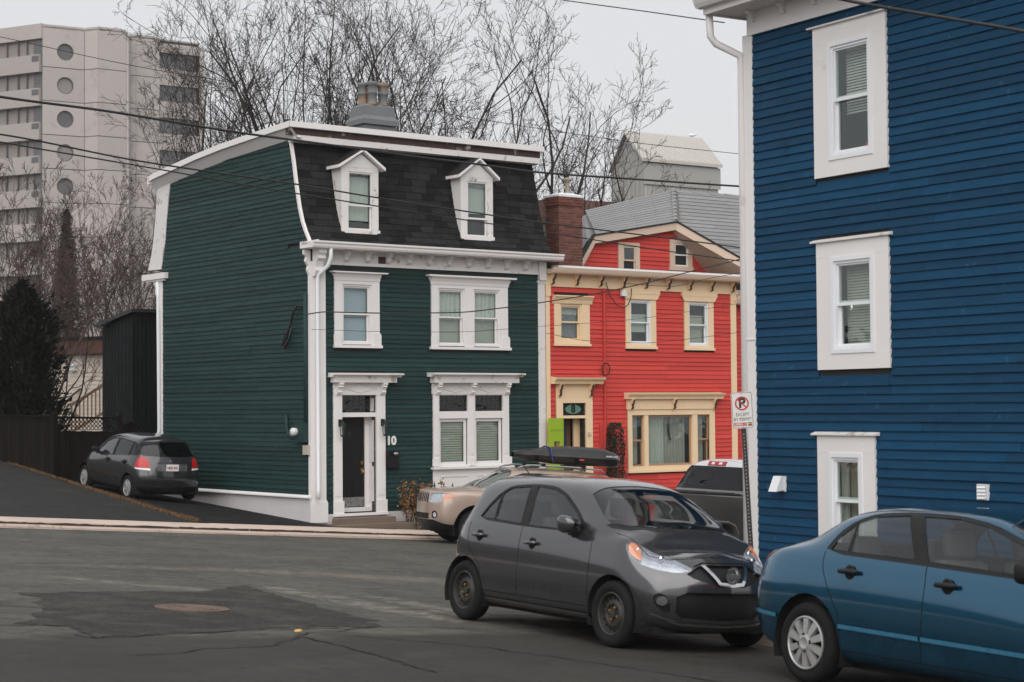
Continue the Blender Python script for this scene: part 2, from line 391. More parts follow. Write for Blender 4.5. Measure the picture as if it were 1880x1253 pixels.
def car_grid(sp, sub_i=7, sub_j=6, smooth_it=4):
    rows = []
    def cap(side):
        c = sp[side]; prof = c['prof']; out = []
        for d in c['d']:
            f = min(1.0, (d/c['D'])**(1/c.get('p', 2.3))) if d > 0 else 0.0
            pts = []
            for (y, z) in section(c['w'], c['zb'], c['zs'], c['zbelt'], c['wb'], c['z7'], c['w7'], c['zr']):
                x = interp(prof, z); x = x + d if side == 'rear' else x - d
                pts.append((x, y*f, z))
            out.append(pts)
        return out
    rows += cap('rear')
    for (x, w, zb, zs, zbelt, wb, z7, w7, zr) in sp['mid']:
        lean = sp.get('lean', lambda x, y, z: 0.0)
        rows.append([(x + lean(x, y, z), y, z) for (y, z) in section(w, zb, zs, zbelt, wb, z7, w7, zr)])
    rows += list(reversed(cap('front')))
    P = np.array(rows)                                  # ni, nj, 3
    ti = np.concatenate([[0], np.cumsum(np.maximum(.03, np.linalg.norm(np.diff(P, axis=0), axis=2).mean(1))**.8)])
    tj = np.concatenate([[0], np.cumsum(np.maximum(.02, np.linalg.norm(np.diff(P, axis=1), axis=2).mean(0))**.8)])
    si = np.concatenate([np.linspace(a, b, sub_i, endpoint=False) for a, b in zip(ti, ti[1:])] + [[ti[-1]]])
    sj = np.concatenate([np.linspace(a, b, sub_j, endpoint=False) for a, b in zip(tj, tj[1:])] + [[tj[-1]]])
    A = np.stack([pchip(ti, P[:, j], si) for j in range(P.shape[1])], 1)
    B = np.stack([pchip(tj, A[i], sj) for i in range(A.shape[0])], 0)
    for _ in range(smooth_it):
        C = B.copy()
        C[1:-1] = .5*B[1:-1]+.25*(B[:-2]+B[2:]); D_ = C.copy(); D_[:, 1:-1] = .5*C[:, 1:-1]+.25*(C[:, :-2]+C[:, 2:])
        D_[:, 0, 1] = 0; D_[:, -1, 1] = 0; D_[0, :, 1] = 0; D_[-1, :, 1] = 0
        D_[:, 0] = B[:, 0]*[1,0,0]+D_[:, 0]*[0,1,1]; B = D_
    return B
class Shell:
    def __init__(s, G):
        ni, nj = G.shape[:2]; s.V = [tuple(p) for p in G.reshape(-1, 3)]
        du = np.zeros_like(G); dv = np.zeros_like(G)
        du[1:-1] = G[2:]-G[:-2]; du[0] = G[1]-G[0]; du[-1] = G[-1]-G[-2]
        dv[:, 1:-1] = G[:, 2:]-G[:, :-2]; dv[:, 0] = G[:, 1]-G[:, 0]; dv[:, -1] = G[:, -1]-G[:, -2]
        nn = np.cross(dv, du); nn = nn/np.maximum(1e-9, np.linalg.norm(nn, axis=2, keepdims=True))
        # seam normals stay in the symmetry plane
        for sl in ((slice(None), 0), (slice(None), -1), (0, slice(None)), (-1, slice(None))):
            q = nn[sl].copy(); q[..., 1] = 0; q /= np.maximum(1e-9, np.linalg.norm(q, axis=-1, keepdims=True)); nn[sl] = q
        c = G.mean((0, 1)); 
        if ((G[ni//2, nj//2]-np.array([c[0], 0, c[2]]))*nn[ni//2, nj//2]).sum() < 0: nn = -nn; s.flip = True
        else: s.flip = False
        s.Nn = [tuple(p) for p in nn.reshape(-1, 3)]; s.F = []; s.L = []
        for i in range(ni-1):
            for j in range(nj-1):
                a, b, c_, d = i*nj+j, (i+1)*nj+j, (i+1)*nj+j+1, i*nj+j+1
                for t in ((a, b, c_), (a, c_, d)):
                    s.F.append(t if not s.flip else t[::-1]); s.L.append('body')
        # orient faces to normals
        for k, f in enumerate(s.F):
            p, q, r_ = (Vector(s.V[i]) for i in f); n_ = (q-p).cross(r_-p)
            if n_.length > 0 and n_.dot(Vector(s.Nn[f[0]])+Vector(s.Nn[f[1]])+Vector(s.Nn[f[2]])) < 0: s.F[k] = f[::-1]
    PROJ = {'side': ((0, 2), (0, 1, 0)), 'front': ((1, 2), (1, 0, 0)), 'rear': ((1, 2), (-1, 0, 0)), 'top': ((0, 1), (0, 0, 1))}
    def cut(s, view, poly, label, thr=0.12, on=('body',), test=None, box=None):
        (a, b), dr = s.PROJ[view]; dr = Vector(dr)
        xs = [p[0] for p in poly]; ys = [p[1] for p in poly]; bb = (min(xs), max(xs), min(ys), max(ys))
        sel = []
        for k, f in enumerate(s.F):
            if s.L[k] not in on: continue
            P = [s.V[i] for i in f]
            if max(p[a] for p in P) < bb[0] or min(p[a] for p in P) > bb[1] or max(p[b] for p in P) < bb[2] or min(p[b] for p in P) > bb[3]: continue
            n_ = Vector(s.Nn[f[0]])+Vector(s.Nn[f[1]])+Vector(s.Nn[f[2]])
            if n_.dot(dr) < max(.004, thr)*3: continue
            if box and not box([sum(p[i] for p in P)/3 for i in range(3)]): continue
            p2 = [(p[a], p[b]) for p in P]
            ar = (p2[1][0]-p2[0][0])*(p2[2][1]-p2[0][1])-(p2[2][0]-p2[0][0])*(p2[1][1]-p2[0][1])
            if abs(ar) < 2e-7: continue
            sel.append(k)
        if not sel: return
        ids = sorted({i for k in sel for i in s.F[k]}); loc = {g: i for i, g in enumerate(ids)}
        v2 = [Vector((s.V[g][a], s.V[g][b])) for g in ids]; nm = len(v2)
        faces = []
        for k in sel:
            f = [loc[i] for i in s.F[k]]
            p = [v2[i] for i in f]
            if (p[1]-p[0]).cross(p[2]-p[0]) < 0: f = f[::-1]
            faces.append(f)
        n_p = len(poly); v2 += [Vector(p) for p in poly]; ed = [(nm+i, nm+(i+1) % n_p) for i in range(n_p)]
        ov, oe, of, origv, orige, origf = delaunay_2d_cdt(v2, ed, faces, 1, 1e-6)
        newid = [None]*len(ov)
        for i, og in enumerate(origv):
            for q in og:
                if q < nm: newid[i] = ids[q]; break
        newF, newL = [], []
        def bary(p, k):
            A, B, C = (v2[i] for i in faces[k]); d = (B-A).cross(C-A)
            u = (B-p).cross(C-p)/d; v = (C-p).cross(A-p)/d
            u = min(1.0, max(0.0, u)); v = min(1.0-u, max(0.0, v)); return u, v, 1-u-v
        tst = test or (lambda c: inside(poly, c))
        for f, og in zip(of, origf):
            og = [k for k in og if k < len(faces)]
            if not og: continue
            k0 = og[0]; src = sel[k0]; g3 = [ids[i] for i in faces[k0]]
            idx = []
            for i in f:
                if newid[i] is None:
                    w_ = bary(ov[i], k0); V3 = tuple(sum(w_[q]*s.V[g3[q]][c] for q in range(3)) for c in range(3)); N3 = Vector([sum(w_[q]*s.Nn[g3[q]][c] for q in range(3)) for c in range(3)]).normalized()
                    s.V.append(V3); s.Nn.append(tuple(N3)); newid[i] = len(s.V)-1
                idx.append(newid[i])
            c = sum((ov[i] for i in f), Vector((0, 0)))/len(f)
            lab = label if tst(c) else s.L[src]
            for q in range(1, len(idx)-1):
                t = (idx[0], idx[q], idx[q+1])
                if len(set(t)) < 3: continue
                p_, q_, r_ = (Vector(s.V[i]) for i in t)
                if (q_-p_).cross(r_-p_).dot(Vector(s.Nn[t[0]])+Vector(s.Nn[t[1]])+Vector(s.Nn[t[2]])) < 0: t = t[::-1]
                newF.append(t); newL.append(lab)
        dead = set(sel)
        s.F = [f for k, f in enumerate(s.F) if k not in dead]+newF; s.L = [l for k, l in enumerate(s.L) if k not in dead]+newL
    def strip(s, view, line, width, label, closed=False, **kw):
        pts = [Vector(p) for p in line]; n_ = len(pts)
        L_, R_ = [], []
        for i, p in enumerate(pts):
            a = pts[i-1] if (i > 0 or closed) else p; b = pts[(i+1) % n_] if (i < n_-1 or closed) else p
            d = (b-a); d = d.normalized() if d.length > 0 else Vector((1, 0)); q = Vector((-d.y, d.x))*width/2
            L_.append(p+q); R_.append(p-q)
        if closed:
            s.cut(view, L_, '__a', **kw); on = kw.pop('on', ('body',))
            # inside of the outer loop, outside of the inner loop
            inner = R_ if area(R_) < area(L_) else L_; outer = L_ if inner is R_ else R_
            for k, l in enumerate(s.L):
                if l == '__a': s.L[k] = on[0]
            s.cut(view, outer, label, on=on, **kw)
            s.cut(view, inner, on[0], on=(label,), **kw)
        else:
            for i in range(n_-1):
                s.cut(view, [L_[i], L_[i+1], R_[i+1], R_[i]], label, **kw)
    def surf(s, view, a, b):
        (i, j), dr = s.PROJ[view]; k = 3-i-j
        best = min((v for v, n_ in zip(s.V, s.Nn) if Vector(n_).dot(Vector(dr)) > .05), key=lambda v: (v[i]-a)**2+(v[j]-b)**2); return best[k]
    def pair(s, label, name, mat, parent, off=0.0, **k):
        for mir in (True, False): s.part(label, name, mat, parent, off, both=False, mirror=mir, **k)
    def part(s, label, name, mat, parent, off=0.0, both=True, rim=True, mirror=False, smooth=True):
        """mesh of one label; both = add the mirrored half to the same mesh, mirror = only the mirrored half"""
        fs = [f for f, l in zip(s.F, s.L) if l == label]
        if not fs: return None
        mp = {}; V, Nn, F = [], [], []
        for f in fs:
            t = []
            for i in f:
                if i not in mp:
                    mp[i] = len(V); n_ = s.Nn[i]; V.append(tuple(s.V[i][c]-n_[c]*off for c in range(3))); Nn.append(n_)
                t.append(mp[i])
            F.append(tuple(t))
        if rim and off:
            cnt = {}
            for f in fs:
                for a, b in ((f[0], f[1]), (f[1], f[2]), (f[2], f[0])): cnt[(a, b)] = 1
            for (a, b) in cnt:
                if (b, a) in cnt: continue
                if abs(s.V[a][1]) < 1e-4 and abs(s.V[b][1]) < 1e-4: continue
                ia, ib = len(V), len(V)+1; V += [s.V[a], s.V[b]]; e = Vector(s.V[b])-Vector(s.V[a]); n0 = Vector(s.Nn[a]); q = n0.cross(e).normalized()
                Nn += [tuple(q), tuple(q)]; ja, jb = len(V), len(V)+1; V += [V[mp[a]], V[mp[b]]]; Nn += [tuple(q), tuple(q)]
                F.append((ja, ia, ib, jb))
        if mirror: V = [(x, -y, z) for x, y, z in V]; Nn = [(x, -y, z) for x, y, z in Nn]; F = [f[::-1] for f in F]
        elif both:
            n_ = len(V); V2 = [(x, -y, z) for x, y, z in V]; F2 = [tuple(i+n_ for i in f[::-1]) for f in F]
            V, F, Nn = V+V2, F+F2, Nn+[(x, -y, z) for x, y, z in Nn]
        me = bpy.data.meshes.new(name); me.from_pydata(V, [], F); me.materials.append(mat)
        me.polygons.foreach_set('use_smooth', [True]*len(me.polygons)); me.update()
        try: me.normals_split_custom_set_from_vertices(Nn)
        except Exception as e: print('normals', e)
        return lk(bpy.data.objects.new(name, me), parent)
def inside(poly, c):
    r_ = False; j = len(poly)-1
    for i in range(len(poly)):
        xi, yi = poly[i][0], poly[i][1]; xj, yj = poly[j][0], poly[j][1]
        if (yi > c[1]) != (yj > c[1]) and c[0] < (xj-xi)*(c[1]-yi)/(yj-yi)+xi: r_ = not r_
        j = i
    return r_
def area(p): return abs(sum(p[i][0]*p[(i+1) % len(p)][1]-p[(i+1) % len(p)][0]*p[i][1] for i in range(len(p))))/2
def circ(cx, cz, r, n=28, a0=0, a1=360): return [(cx+r*math.cos(R(a0+(a1-a0)*i/n)), cz+r*math.sin(R(a0+(a1-a0)*i/n))) for i in range(n)]
def rounded(pts, it=2):
    for _ in range(it):
        q = []
        for i in range(len(pts)):
            a, b = pts[i], pts[(i+1) % len(pts)]; q += [(a[0]*.8+b[0]*.2, a[1]*.8+b[1]*.2), (a[0]*.2+b[0]*.8, a[1]*.2+b[1]*.8)]
        pts = q
    return pts

def paint(name, col, metal=0.35, rough=0.32, coat=0.8, flake=True, dirt=(0.12,0.11,0.10)):
    n = N(name); p = n.p; v = n.pos(True)
    c = n.mix(n.noise(v, 2.0, 3), dk(col, .96), dk(col, 1.04))
    sep = n.new('ShaderNodeSeparateXYZ'); n.l(n.pos(True), sep.inputs[0])
    low = n.ramp(n.math('ADD', sep.outputs[2], n.math('MULTIPLY', n.noise(v, 5, 6), .35)), .78, .30)      # road film near the sills
    c = n.mix(n.math('MULTIPLY', low, .45), c, dirt); n.l(c, p.inputs['Base Color'])
    n.l(n.ramp(low, 0, 1, rough, .6), p.inputs['Roughness']); p.inputs['Metallic'].default_value = metal
    n.l(n.ramp(low, 0, 1, coat, .2), p.inputs['Coat Weight']); p.inputs['Coat Roughness'].default_value = .05
    return n.m
m_tyre = pm('tyre_rubber', (.011,.011,.011), .9, .2, 8, bump=.2, bscale=80, spec=.2)
m_blkpl = pm('black_plastic', (.010,.010,.011), .55, .15, 6, spec=.3)
m_gap = pm('panel_gap', (.004,.004,.004), .9, .1, 3)
m_seat = pm('grey_seat_cloth', (.05,.05,.052), .9, .15, 8)
m_seat2 = pm('light_grey_seat_cloth', (.12,.115,.11), .9, .15, 8)
m_chrome = pm('chrome', (.62,.63,.65), .14, .05, 4, metal=1.0)
m_alu = pm('silver_wheel_cover', (.42,.42,.42), .38, .12, 8, metal=.55, wear=(.2,.17,.14), wearamt=(.55,.75), wscale=9)
m_redl = pm('red_lamp_lens', (.42,.012,.012), .35, .15, 14, coat=.25)
m_amber = pm('amber_lens', (.50,.20,.11), .15, .1, 10, coat=1.0)
m_lamp = pm('lamp_reflector', (.55,.57,.60), .22, .4, 18, metal=.35)
m_steelw = pm('black_steel_wheel', (.028,.027,.026), .5, .25, 9, wear=(.07,.045,.03), wearamt=(.62,.75), wscale=12)
m_under = pm('dark_underbody', (.006,.006,.006), .95, .1, 2)
g_car = glass('car_glass', (.62,.68,.66), boost=1.5)
g_tint = glass('tinted_car_glass', (.06,.065,.065), boost=.9)
g_lens = glass('lamp_lens', (.9,.92,.95), boost=1.4)

m_alu_dk = pm('dull_alloy', (.16,.16,.16), .45, .15, 8, metal=.5)
def wheel_mesh(r, w, style, rim_mat=None):
    """tyre / rim meshes, axle along y, outer face towards -y"""
    t = MB(); hw = w/2; ri = r*.66
    t.lathe([(ri, -hw*.80), (r*.74, -hw*.98), (r*.86, -hw), (r*.95, -hw*.86), (r, -hw*.55), (r, hw*.55), (r*.95, hw*.86), (r*.86, hw), (ri, hw*.8)], 40, axis='y', cap=False)
    tm = t.mesh('tyre', m_tyre, True)
    k = MB()
    if style == 'steel':
        k.lathe([(ri, hw*.8), (ri, -hw*.80), (ri*.95, -hw*.86), (ri*.90, -hw*.80), (ri*.86, -hw*.35), (ri*.82, -hw*.30), (ri*.66, -hw*.42), (ri*.56, -hw*.62), (ri*.46, -hw*.64), (ri*.40, -hw*.36), (ri*.20, -hw*.36), (ri*.19, -hw*.66), (0, -hw*.68)], 40, axis='y', cap=False)
        for i in range(16):
            a = 2*math.pi*i/16; c = (ri*.73*math.cos(a), ri*.73*math.sin(a)); k.lathe([(.016, -hw*.42), (.016, -hw*.38)], 8, (c[0], 0, c[1]), 'y')
        km = k.mesh('rim', m_steelw, True); km.set_sharp_from_angle(angle=R(28))
        h = MB()
        for i in range(16):
            a = 2*math.pi*i/16; c = (ri*.74*math.cos(a), ri*.74*math.sin(a)); h.lathe([(0, -hw*.43), (.0165, -hw*.43)], 8, (c[0], 0, c[1]), 'y')
        for i in range(4):
            a = 2*math.pi*(i+.5)/4; h2 = (ri*.30*math.cos(a), ri*.30*math.sin(a))
            k2 = MB()
        n_ = MB(); n_.lathe([(.015, -hw*.36), (.015, -hw*.58), (0, -hw*.60)], 8, axis='y'); nm = n_.mesh('wheel_nut', m_brass)
        return tm, km, [('vent_hole', h.mesh('vent_hole', m_gap), None)] + [('wheel_nut', nm, (ri*.30*math.cos(2*math.pi*(i+.5)/4), 0, ri*.30*math.sin(2*math.pi*(i+.5)/4))) for i in range(4)]
    k.lathe([(ri, hw*.8), (ri, -hw*.80), (ri*1.0, -hw*.95), (ri*.955, -hw*1.0), (ri*.92, -hw*.93), (ri*.90, -hw*.62)], 48, axis='y', cap=False)
    b = MB(); b.lathe([(ri*.93, -hw*.60), (0, -hw*.6)], 40, axis='y')
    ns = {'cover': 10, 'alloy': 5, 'plain': 6}[style]
    for i in range(ns):
        a0 = 2*math.pi*i/ns
        for sg in (0,):
            a = a0 + sg*.125; wi, wo = (.019, .030) if style == 'cover' else (.04, .055)
            ca, sa = math.cos(a), math.sin(a)
            def P(rr, off, y): return (rr*ca-off*sa, y, rr*sa+off*ca)
            r0, r1 = ri*.24, ri*.95; y0, y1 = -hw*1.04, -hw*.93
            vs = [P(r0,-wi,y0),P(r0,wi,y0),P(r1,wo,y1),P(r1,-wo,y1),P(r0,-wi*1.2,-hw*.62),P(r0,wi*1.2,-hw*.62),P(r1,wo*1.15,-hw*.62),P(r1,-wo*1.15,-hw*.62)]
            k.add(vs, [(0,3,2,1),(0,1,5,4),(1,2,6,5),(2,3,7,6),(3,0,4,7)])
    k.lathe([(ri*.36, -hw*.7), (ri*.34, -hw*1.03), (ri*.22, -hw*1.12), (ri*.14, -hw*1.06), (0, -hw*1.06)], 24, axis='y')
    ex = [('wheel_back', b.mesh('wheel_back', m_gap), None)]
    nn_ = 4 if style == 'cover' else 5
    n_ = MB(); n_.lathe([(.018, -hw*.95), (.018, -hw*1.075), (0, -hw*1.075)], 8, axis='y'); nm = n_.mesh('wheel_nut', m_gap)
    ex += [('wheel_nut', nm, (ri*.285*math.cos(2*math.pi*(i+.3)/nn_), 0, ri*.285*math.sin(2*math.pi*(i+.3)/nn_))) for i in range(nn_)]
    me = k.mesh('rim', rim_mat or m_alu, True); me.set_sharp_from_angle(angle=R(35)); return tm, me, ex
def add_wheels(par, meshes, wb, track, r, rot=0.0):
    tm, km, ex = meshes
    for x in (0, wb):
        for sg in (-1, 1):
            w = inst('wheel', tm, par, (x, sg*track, r), (0, .3+x, 0 if sg < 0 else math.pi))
            inst('rim', km, w)
            for nme, m_, lc in ex: inst(nme, m_, w, lc or (0,0,0))
def arch_liner(par, wb, r, zc, w, depth=.30):
    for x in (0, wb):
        for sg in (-1, 1):
            mb = MB(); n_ = 20; b = len(mb.v)
            for i in range(n_+1):
                a = math.pi*(-.12+1.24*i/n_); rr = r+.012
                for y in (w-.02, w-depth): mb.v.append((x+rr*math.cos(a), sg*y, zc+rr*math.sin(a)))
            for i in range(n_): mb.f.append((b+2*i, b+2*i+1, b+2*i+3, b+2*i+2)); mb.mi.append(0)
            mb.f.append(tuple(b+2*i+1 for i in range(n_+1))); mb.mi.append(0)
            mb.obj('wheel_arch_liner', m_under, par)
def headrest_seat(par, x, y, z0, zt, w, mat, lean=.18):
    s_ = MB(); bm = bmesh.new()
    def rb(x0,x1,y0,y1,z0_,z1_,sh):
        b = MB(); b.cbox(x0,x1,y0,y1,z0_,z1_,min(x1-x0,y1-y0,z1_-z0_)*.3); b0 = len(s_.v)
        s_.v += [(p[0]-(p[2]-z0)*sh, p[1], p[2]) for p in b.v]; s_.f += [tuple(i+b0 for i in f) for f in b.f]; s_.mi += b.mi
    rb(x-.05, x+.08, y-w/2, y+w/2, z0, zt-.22, lean); rb(x-.03, x+.07, y-.14, y+.14, zt-.20, zt, lean); rb(x-.02, x+.42, y-w/2, y+w/2, z0-.18, z0, 0)
    bm.free(); return s_.obj('seat', mat, par, smooth=True)
def mirror_part(par, x, y, z, mat, sg=-1, L=.20, H=.14, name='wing_mirror'):
    mb = MB(); n_ = 24; prof = [(.2,.105),(.55,.098),(.8,.07),(.94,.03),(1,-.02),(.98,-.045),(.9,-.05)]
    se = lambda c: math.copysign(abs(c)**.55, c)
    for r_, h in prof:
        for k in range(n_):
            a = 2*math.pi*k/n_; mb.v.append((x+h, y+sg*(.11+r_*L/2*se(math.cos(a))), z+r_*H/2*se(math.sin(a))+.012*math.cos(a)))
    for i in range(len(prof)-1):
        for k in range(n_): mb.f.append((i*n_+k, i*n_+(k+1) % n_, (i+1)*n_+(k+1) % n_, (i+1)*n_+k)); mb.mi.append(0)
    mb.f.append(tuple(range(n_))); mb.f.append(tuple((len(prof)-1)*n_+k for k in range(n_))); mb.mi += [0, 0]
    o = mb.obj(name, mat, par, smooth=True)
    g = MB(); q = [(y+sg*(.10+L*.43*math.cos(a)), z+H*.42*math.sin(a)) for a in [2*math.pi*k/18 for k in range(18)]]; g.add([(x-.052, a, b) for a, b in q], [tuple(range(18))])
    st_ = MB(); st_.box(x-.06, x+.03, min(y, y+sg*.08), max(y, y+sg*.08), z-.10, z-.03); st_.obj('mirror_stalk', m_blkpl, o); return o
def handle_part(par, x, y, z, mat, sg=-1, L=.2):
    mb = MB(); cup = MB()
    mb.tube([(x-L/2, y-sg*-.006, z-.004), (x-L*.42, y+sg*.028, z), (x, y+sg*.038, z+.002), (x+L*.42, y+sg*.028, z+.004), (x+L/2, y+sg*.006, z+.006)], [.012,.019,.021,.019,.012], 8)
    o = mb.obj('door_handle', mat, par, smooth=True)
    cup.lathe([(0, 0), (.052, 0), (.058, .006)], 18, (x, y+sg*.004, z-.005), 'y'); cup.obj('handle_cup', m_gap, o); return o
def car_root(name, world_xy, head, label, cat='car', group=None):
    """Empty on the ground under the rear axle, tilted with the road; head = world direction angle of the nose"""
    f = Vector((math.cos(head), math.sin(head), 0)); f = (f-NRM*f.dot(NRM)).normalized(); l_ = NRM.cross(f)
    s_, t_ = st(world_xy); z = road_z(s_, t_)
    M_ = Matrix((( f.x, l_.x, NRM.x, world_xy[0]), (f.y, l_.y, NRM.y, world_xy[1]), (f.z, l_.z, NRM.z, z), (0,0,0,1)))
    return empty(name, mat=M_, label=label, cat=cat, group=group)
def cabin(par, x0, x1, w, z0, z1, dash_x, mat=None):
    mb = MB(); t = .06
    mb.box(x0, x1, -w, w, z0-.02, z0); mb.box(x0, x1, -w, -w+t, z0, z1); mb.box(x0, x1, w-t, w, z0, z1); mb.box(x0, x0+t, -w+t, w-t, z0, z1)
    mb.cbox(dash_x-.16, dash_x+.25, -w+.05, w-.05, z1-.28, z1+.0, .06); mb.obj('interior', mat or m_blkpl, par)
    st_ = MB(); q = [(.0, .17*math.cos(a), .17*math.sin(a)) for a in [2*math.pi*k/20 for k in range(21)]]
    st_.tube([(dash_x-.24-p[2]*.35, .36+p[1], z1-.02+p[2]) for p in q], .014, 6, cap=False); st_.obj('steering_wheel', m_blkpl, par, smooth=True)
# ------------------------------------------------------------------ terrain: the street tilts down to the right
def plane_z(s, t): return 0.06 - 0.073*(s+8) + 0.0143*(t+2)
def smooth(a, b, x):
    k = min(1, max(0, (x-a)/(b-a))); return k*k*(3-2*k)
def road_z(s, t): return plane_z(s, t) - 0.06*smooth(-9, -4, t)
def lane_slope(s):
    for (a, ma), (b, mb_) in (((-3.7, .105), (-2.9, .08)), ((-2.9, .08), (-1.5, .065)), ((-1.5, .065), (0, .05))):
        if a <= s <= b: return ma + (mb_-ma)*(s-a)/(b-a)
    return .105 if s < -3.7 else .05
def back_z(s, t): return plane_z(s, -1.1) + 0.055 + lane_slope(s)*max(0, min(t, 26)+1.1)
NRM = (S*0.073 - T*0.0143 + Vector((0, 0, 1))).normalized()

n = N('asphalt'); v = n.pos()
fine = n.noise(v, 95, 3, 0.7); mid = n.noise(v, 5, 6, 0.65); big = n.noise(v, 0.55, 5, 0.6)
# wheel-worn streaks along the street (object x = s)
mp = n.new('ShaderNodeMapping'); n.l(n.new('ShaderNodeTexCoord').outputs['Object'], mp.inputs['Vector'])
mp.inputs['Scale'].default_value = (0.16, 1.3, 1)
strk = n.noise(mp.outputs[0], 1.0, 6, 0.65, 0.5)
c = n.mix(n.ramp(big, 0.35, 0.65), (0.055,0.053,0.046), (0.085,0.082,0.070))
c = n.mix(n.ramp(strk, 0.54, 0.70, 0, 0.8), c, (0.098,0.092,0.078))
c = n.mix(n.ramp(mid, 0.5, 0.75, 0, 0.6), c, (0.028,0.027,0.025))
def streak(cc, cx, cy, lx, ly, ang, col, amt):
    m_ = n.new('ShaderNodeMapping', vector_type='TEXTURE'); n.l(n.new('ShaderNodeTexCoord').outputs['Object'], m_.inputs['Vector'])
    m_.inputs['Location'].default_value = (cx, cy, 0); m_.inputs['Rotation'].default_value = (0, 0, R(ang)); m_.inputs['Scale'].default_value = (lx, ly, 50)
    g = n.new('ShaderNodeTexGradient', gradient_type='SPHERICAL'); n.l(m_.outputs[0], g.inputs[0])
    ns = n.noise(v, 3.2, 8, 0.75, 1.0)
    f = n.math('MULTIPLY', n.ramp(g.outputs['Fac'], 0.0, 0.5), n.ramp(ns, 0.42, 0.56, 0, amt))
    return n.mix(f, cc, col)
SALT = (0.185,0.172,0.145)
c = streak(c, -10.75, -18.4, 2.9, 0.36, -92, SALT, 1.0)
c = streak(c, -10.2, -19.2, 2.6, 0.30, -96, SALT, 0.9)
c = streak(c, -12.2, -16.3, 1.6, 0.28, -60, SALT, 0.8)
c = streak(c, -10.3, -13.7, 2.2, 0.45, -15, (0.16,0.135,0.11), 0.8)
c = streak(c, -8.2, -14.6, 3.0, 0.6, -30, (0.16,0.14,0.115), 0.8)
c = streak(c, -14.0, -23.3, 2.0, 0.35, 20, (0.13,0.12,0.11), 0.8)
grit = n.noise(v, 22, 3, 0.8)
c = n.mix(n.ramp(grit, .50, .66, 0, .55), c, n.mix(.6, c, (.17,.16,.14)))
c = n.mix(n.ramp(grit, .48, .34, 0, .6), c, n.mix(.6, c, (.012,.011,.010)))
c = n.mix(n.ramp(n.noise(v, 1.7, 7, .7, .8), .50, .66, 0, .7), c, n.mix(.75, c, (.026,.025,.022)))
c = n.mix(n.ramp(fine, 0.3, 0.8, 0, 0.5), c, n.mix(0.5, c, (0.20,0.19,0.175)))
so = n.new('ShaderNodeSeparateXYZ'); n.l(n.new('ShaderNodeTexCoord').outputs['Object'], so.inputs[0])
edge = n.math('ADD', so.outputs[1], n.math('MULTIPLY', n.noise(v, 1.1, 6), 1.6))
c = n.mix(n.ramp(edge, -20.3, -20.9, 0, .75), c, n.mix(n.ramp(mid, .35, .65), (.022,.020,.018), (.034,.031,.028)))  # near road darker: lens vignette put into the colour, partly older paving
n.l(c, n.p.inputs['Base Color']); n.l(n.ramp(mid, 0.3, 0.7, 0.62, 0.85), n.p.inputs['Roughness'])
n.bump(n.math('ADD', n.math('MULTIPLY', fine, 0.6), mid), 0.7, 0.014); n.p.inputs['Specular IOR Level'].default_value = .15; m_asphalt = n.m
n = N('dark_asphalt_patch'); v = n.pos()
c = n.mix(n.ramp(n.noise(v, 1.6, 7, .7, .8), .42, .62), (.030,.0295,.027), (.060,.058,.051))
gr = n.noise(v, 22, 3, .8); c = n.mix(n.ramp(gr, .50, .66, 0, .5), c, (.085,.08,.07)); c = n.mix(n.ramp(gr, .48, .36, 0, .6), c, (.014,.013,.012))
n.l(c, n.p.inputs['Base Color']); n.p.inputs['Roughness'].default_value = .8; n.p.inputs['Specular IOR Level'].default_value = .12
n.bump(n.noise(v, 60, 4), .6, .012); m_patch = n.m
m_lane = pm('old_lane_asphalt', (0.028,0.0275,0.027), 0.85, 0.25, 1.4, bump=0.6, bscale=80, wear=(0.05,0.047,0.042), wearamt=(0.55,0.7), wscale=0.9, spec=.12)
m_drive = pm('dark_driveway_asphalt', (0.014,0.014,0.014), 0.85, 0.3, 1.6, bump=0.6, bscale=80, wear=(0.045,0.042,0.04), wearamt=(0.55,0.7), wscale=1.2, spec=.12)
m_crack = pm('dark_road_crack', (0.014,0.013,0.012), 0.9, 0.3, 6)  # even dark colour of the thin crack strips
m_conc = pm('sidewalk_concrete', (0.50,0.405,0.345), 0.85, 0.10, 2.5, objvar=0.05, bump=0.35, bscale=45, wear=(0.40,0.31,0.26), wearamt=(0.56,0.72), wscale=1.4)
m_kerb = pm('kerb_concrete', (0.46,0.365,0.31), 0.9, 0.15, 4, objvar=0.08, bump=0.5, bscale=40, wear=(0.16,0.13,0.115), wearamt=(0.55,0.7), wscale=3)
m_earth = pm('ground_earth', (0.055,0.045,0.035), 0.95, 0.3, 0.3, bump=0.5, bscale=4)
m_grass = pm('dry_orange_grass', (0.13,0.075,0.032), 0.9, 0.35, 9)

m_edge = pm('slab_edge_grime', (0.055,0.042,0.035), .95, .4, 7)
def strf(loc): return loc
FR = Matrix.Translation((O.x, O.y, 0)) @ Matrix.Rotation(ANG, 4, 'Z')       # street frame: local x = s, y = t, z = world z
def street_obj(o): o.matrix_world = FR @ o.matrix_world; return o
def sheet(name, ss, ts, zf, mat, dz=0.0):
    mb = MB(); vs = [(s, t, zf(s, t)+dz) for s in ss for t in ts]; m = len(ts)
    mb.add(vs, [(i*m+j, (i+1)*m+j, (i+1)*m+j+1, i*m+j+1) for i in range(len(ss)-1) for j in range(m-1)])
    o = mb.obj(name, mat, smooth=True); o.matrix_world = FR; return kind(o, 'structure')
lin = lambda a, b, k: [a+(b-a)*i/k for i in range(k+1)]
g = MB(); k = 48
g.add([(700*math.cos(2*math.pi*i/k), 700*math.sin(2*math.pi*i/k), -5.5) for i in range(k)], [tuple(range(k))])
kind(g.obj('ground', m_earth), 'structure')
sheet('road', lin(-60, 60, 80), lin(-70, -3.0, 60), road_z, m_asphalt)
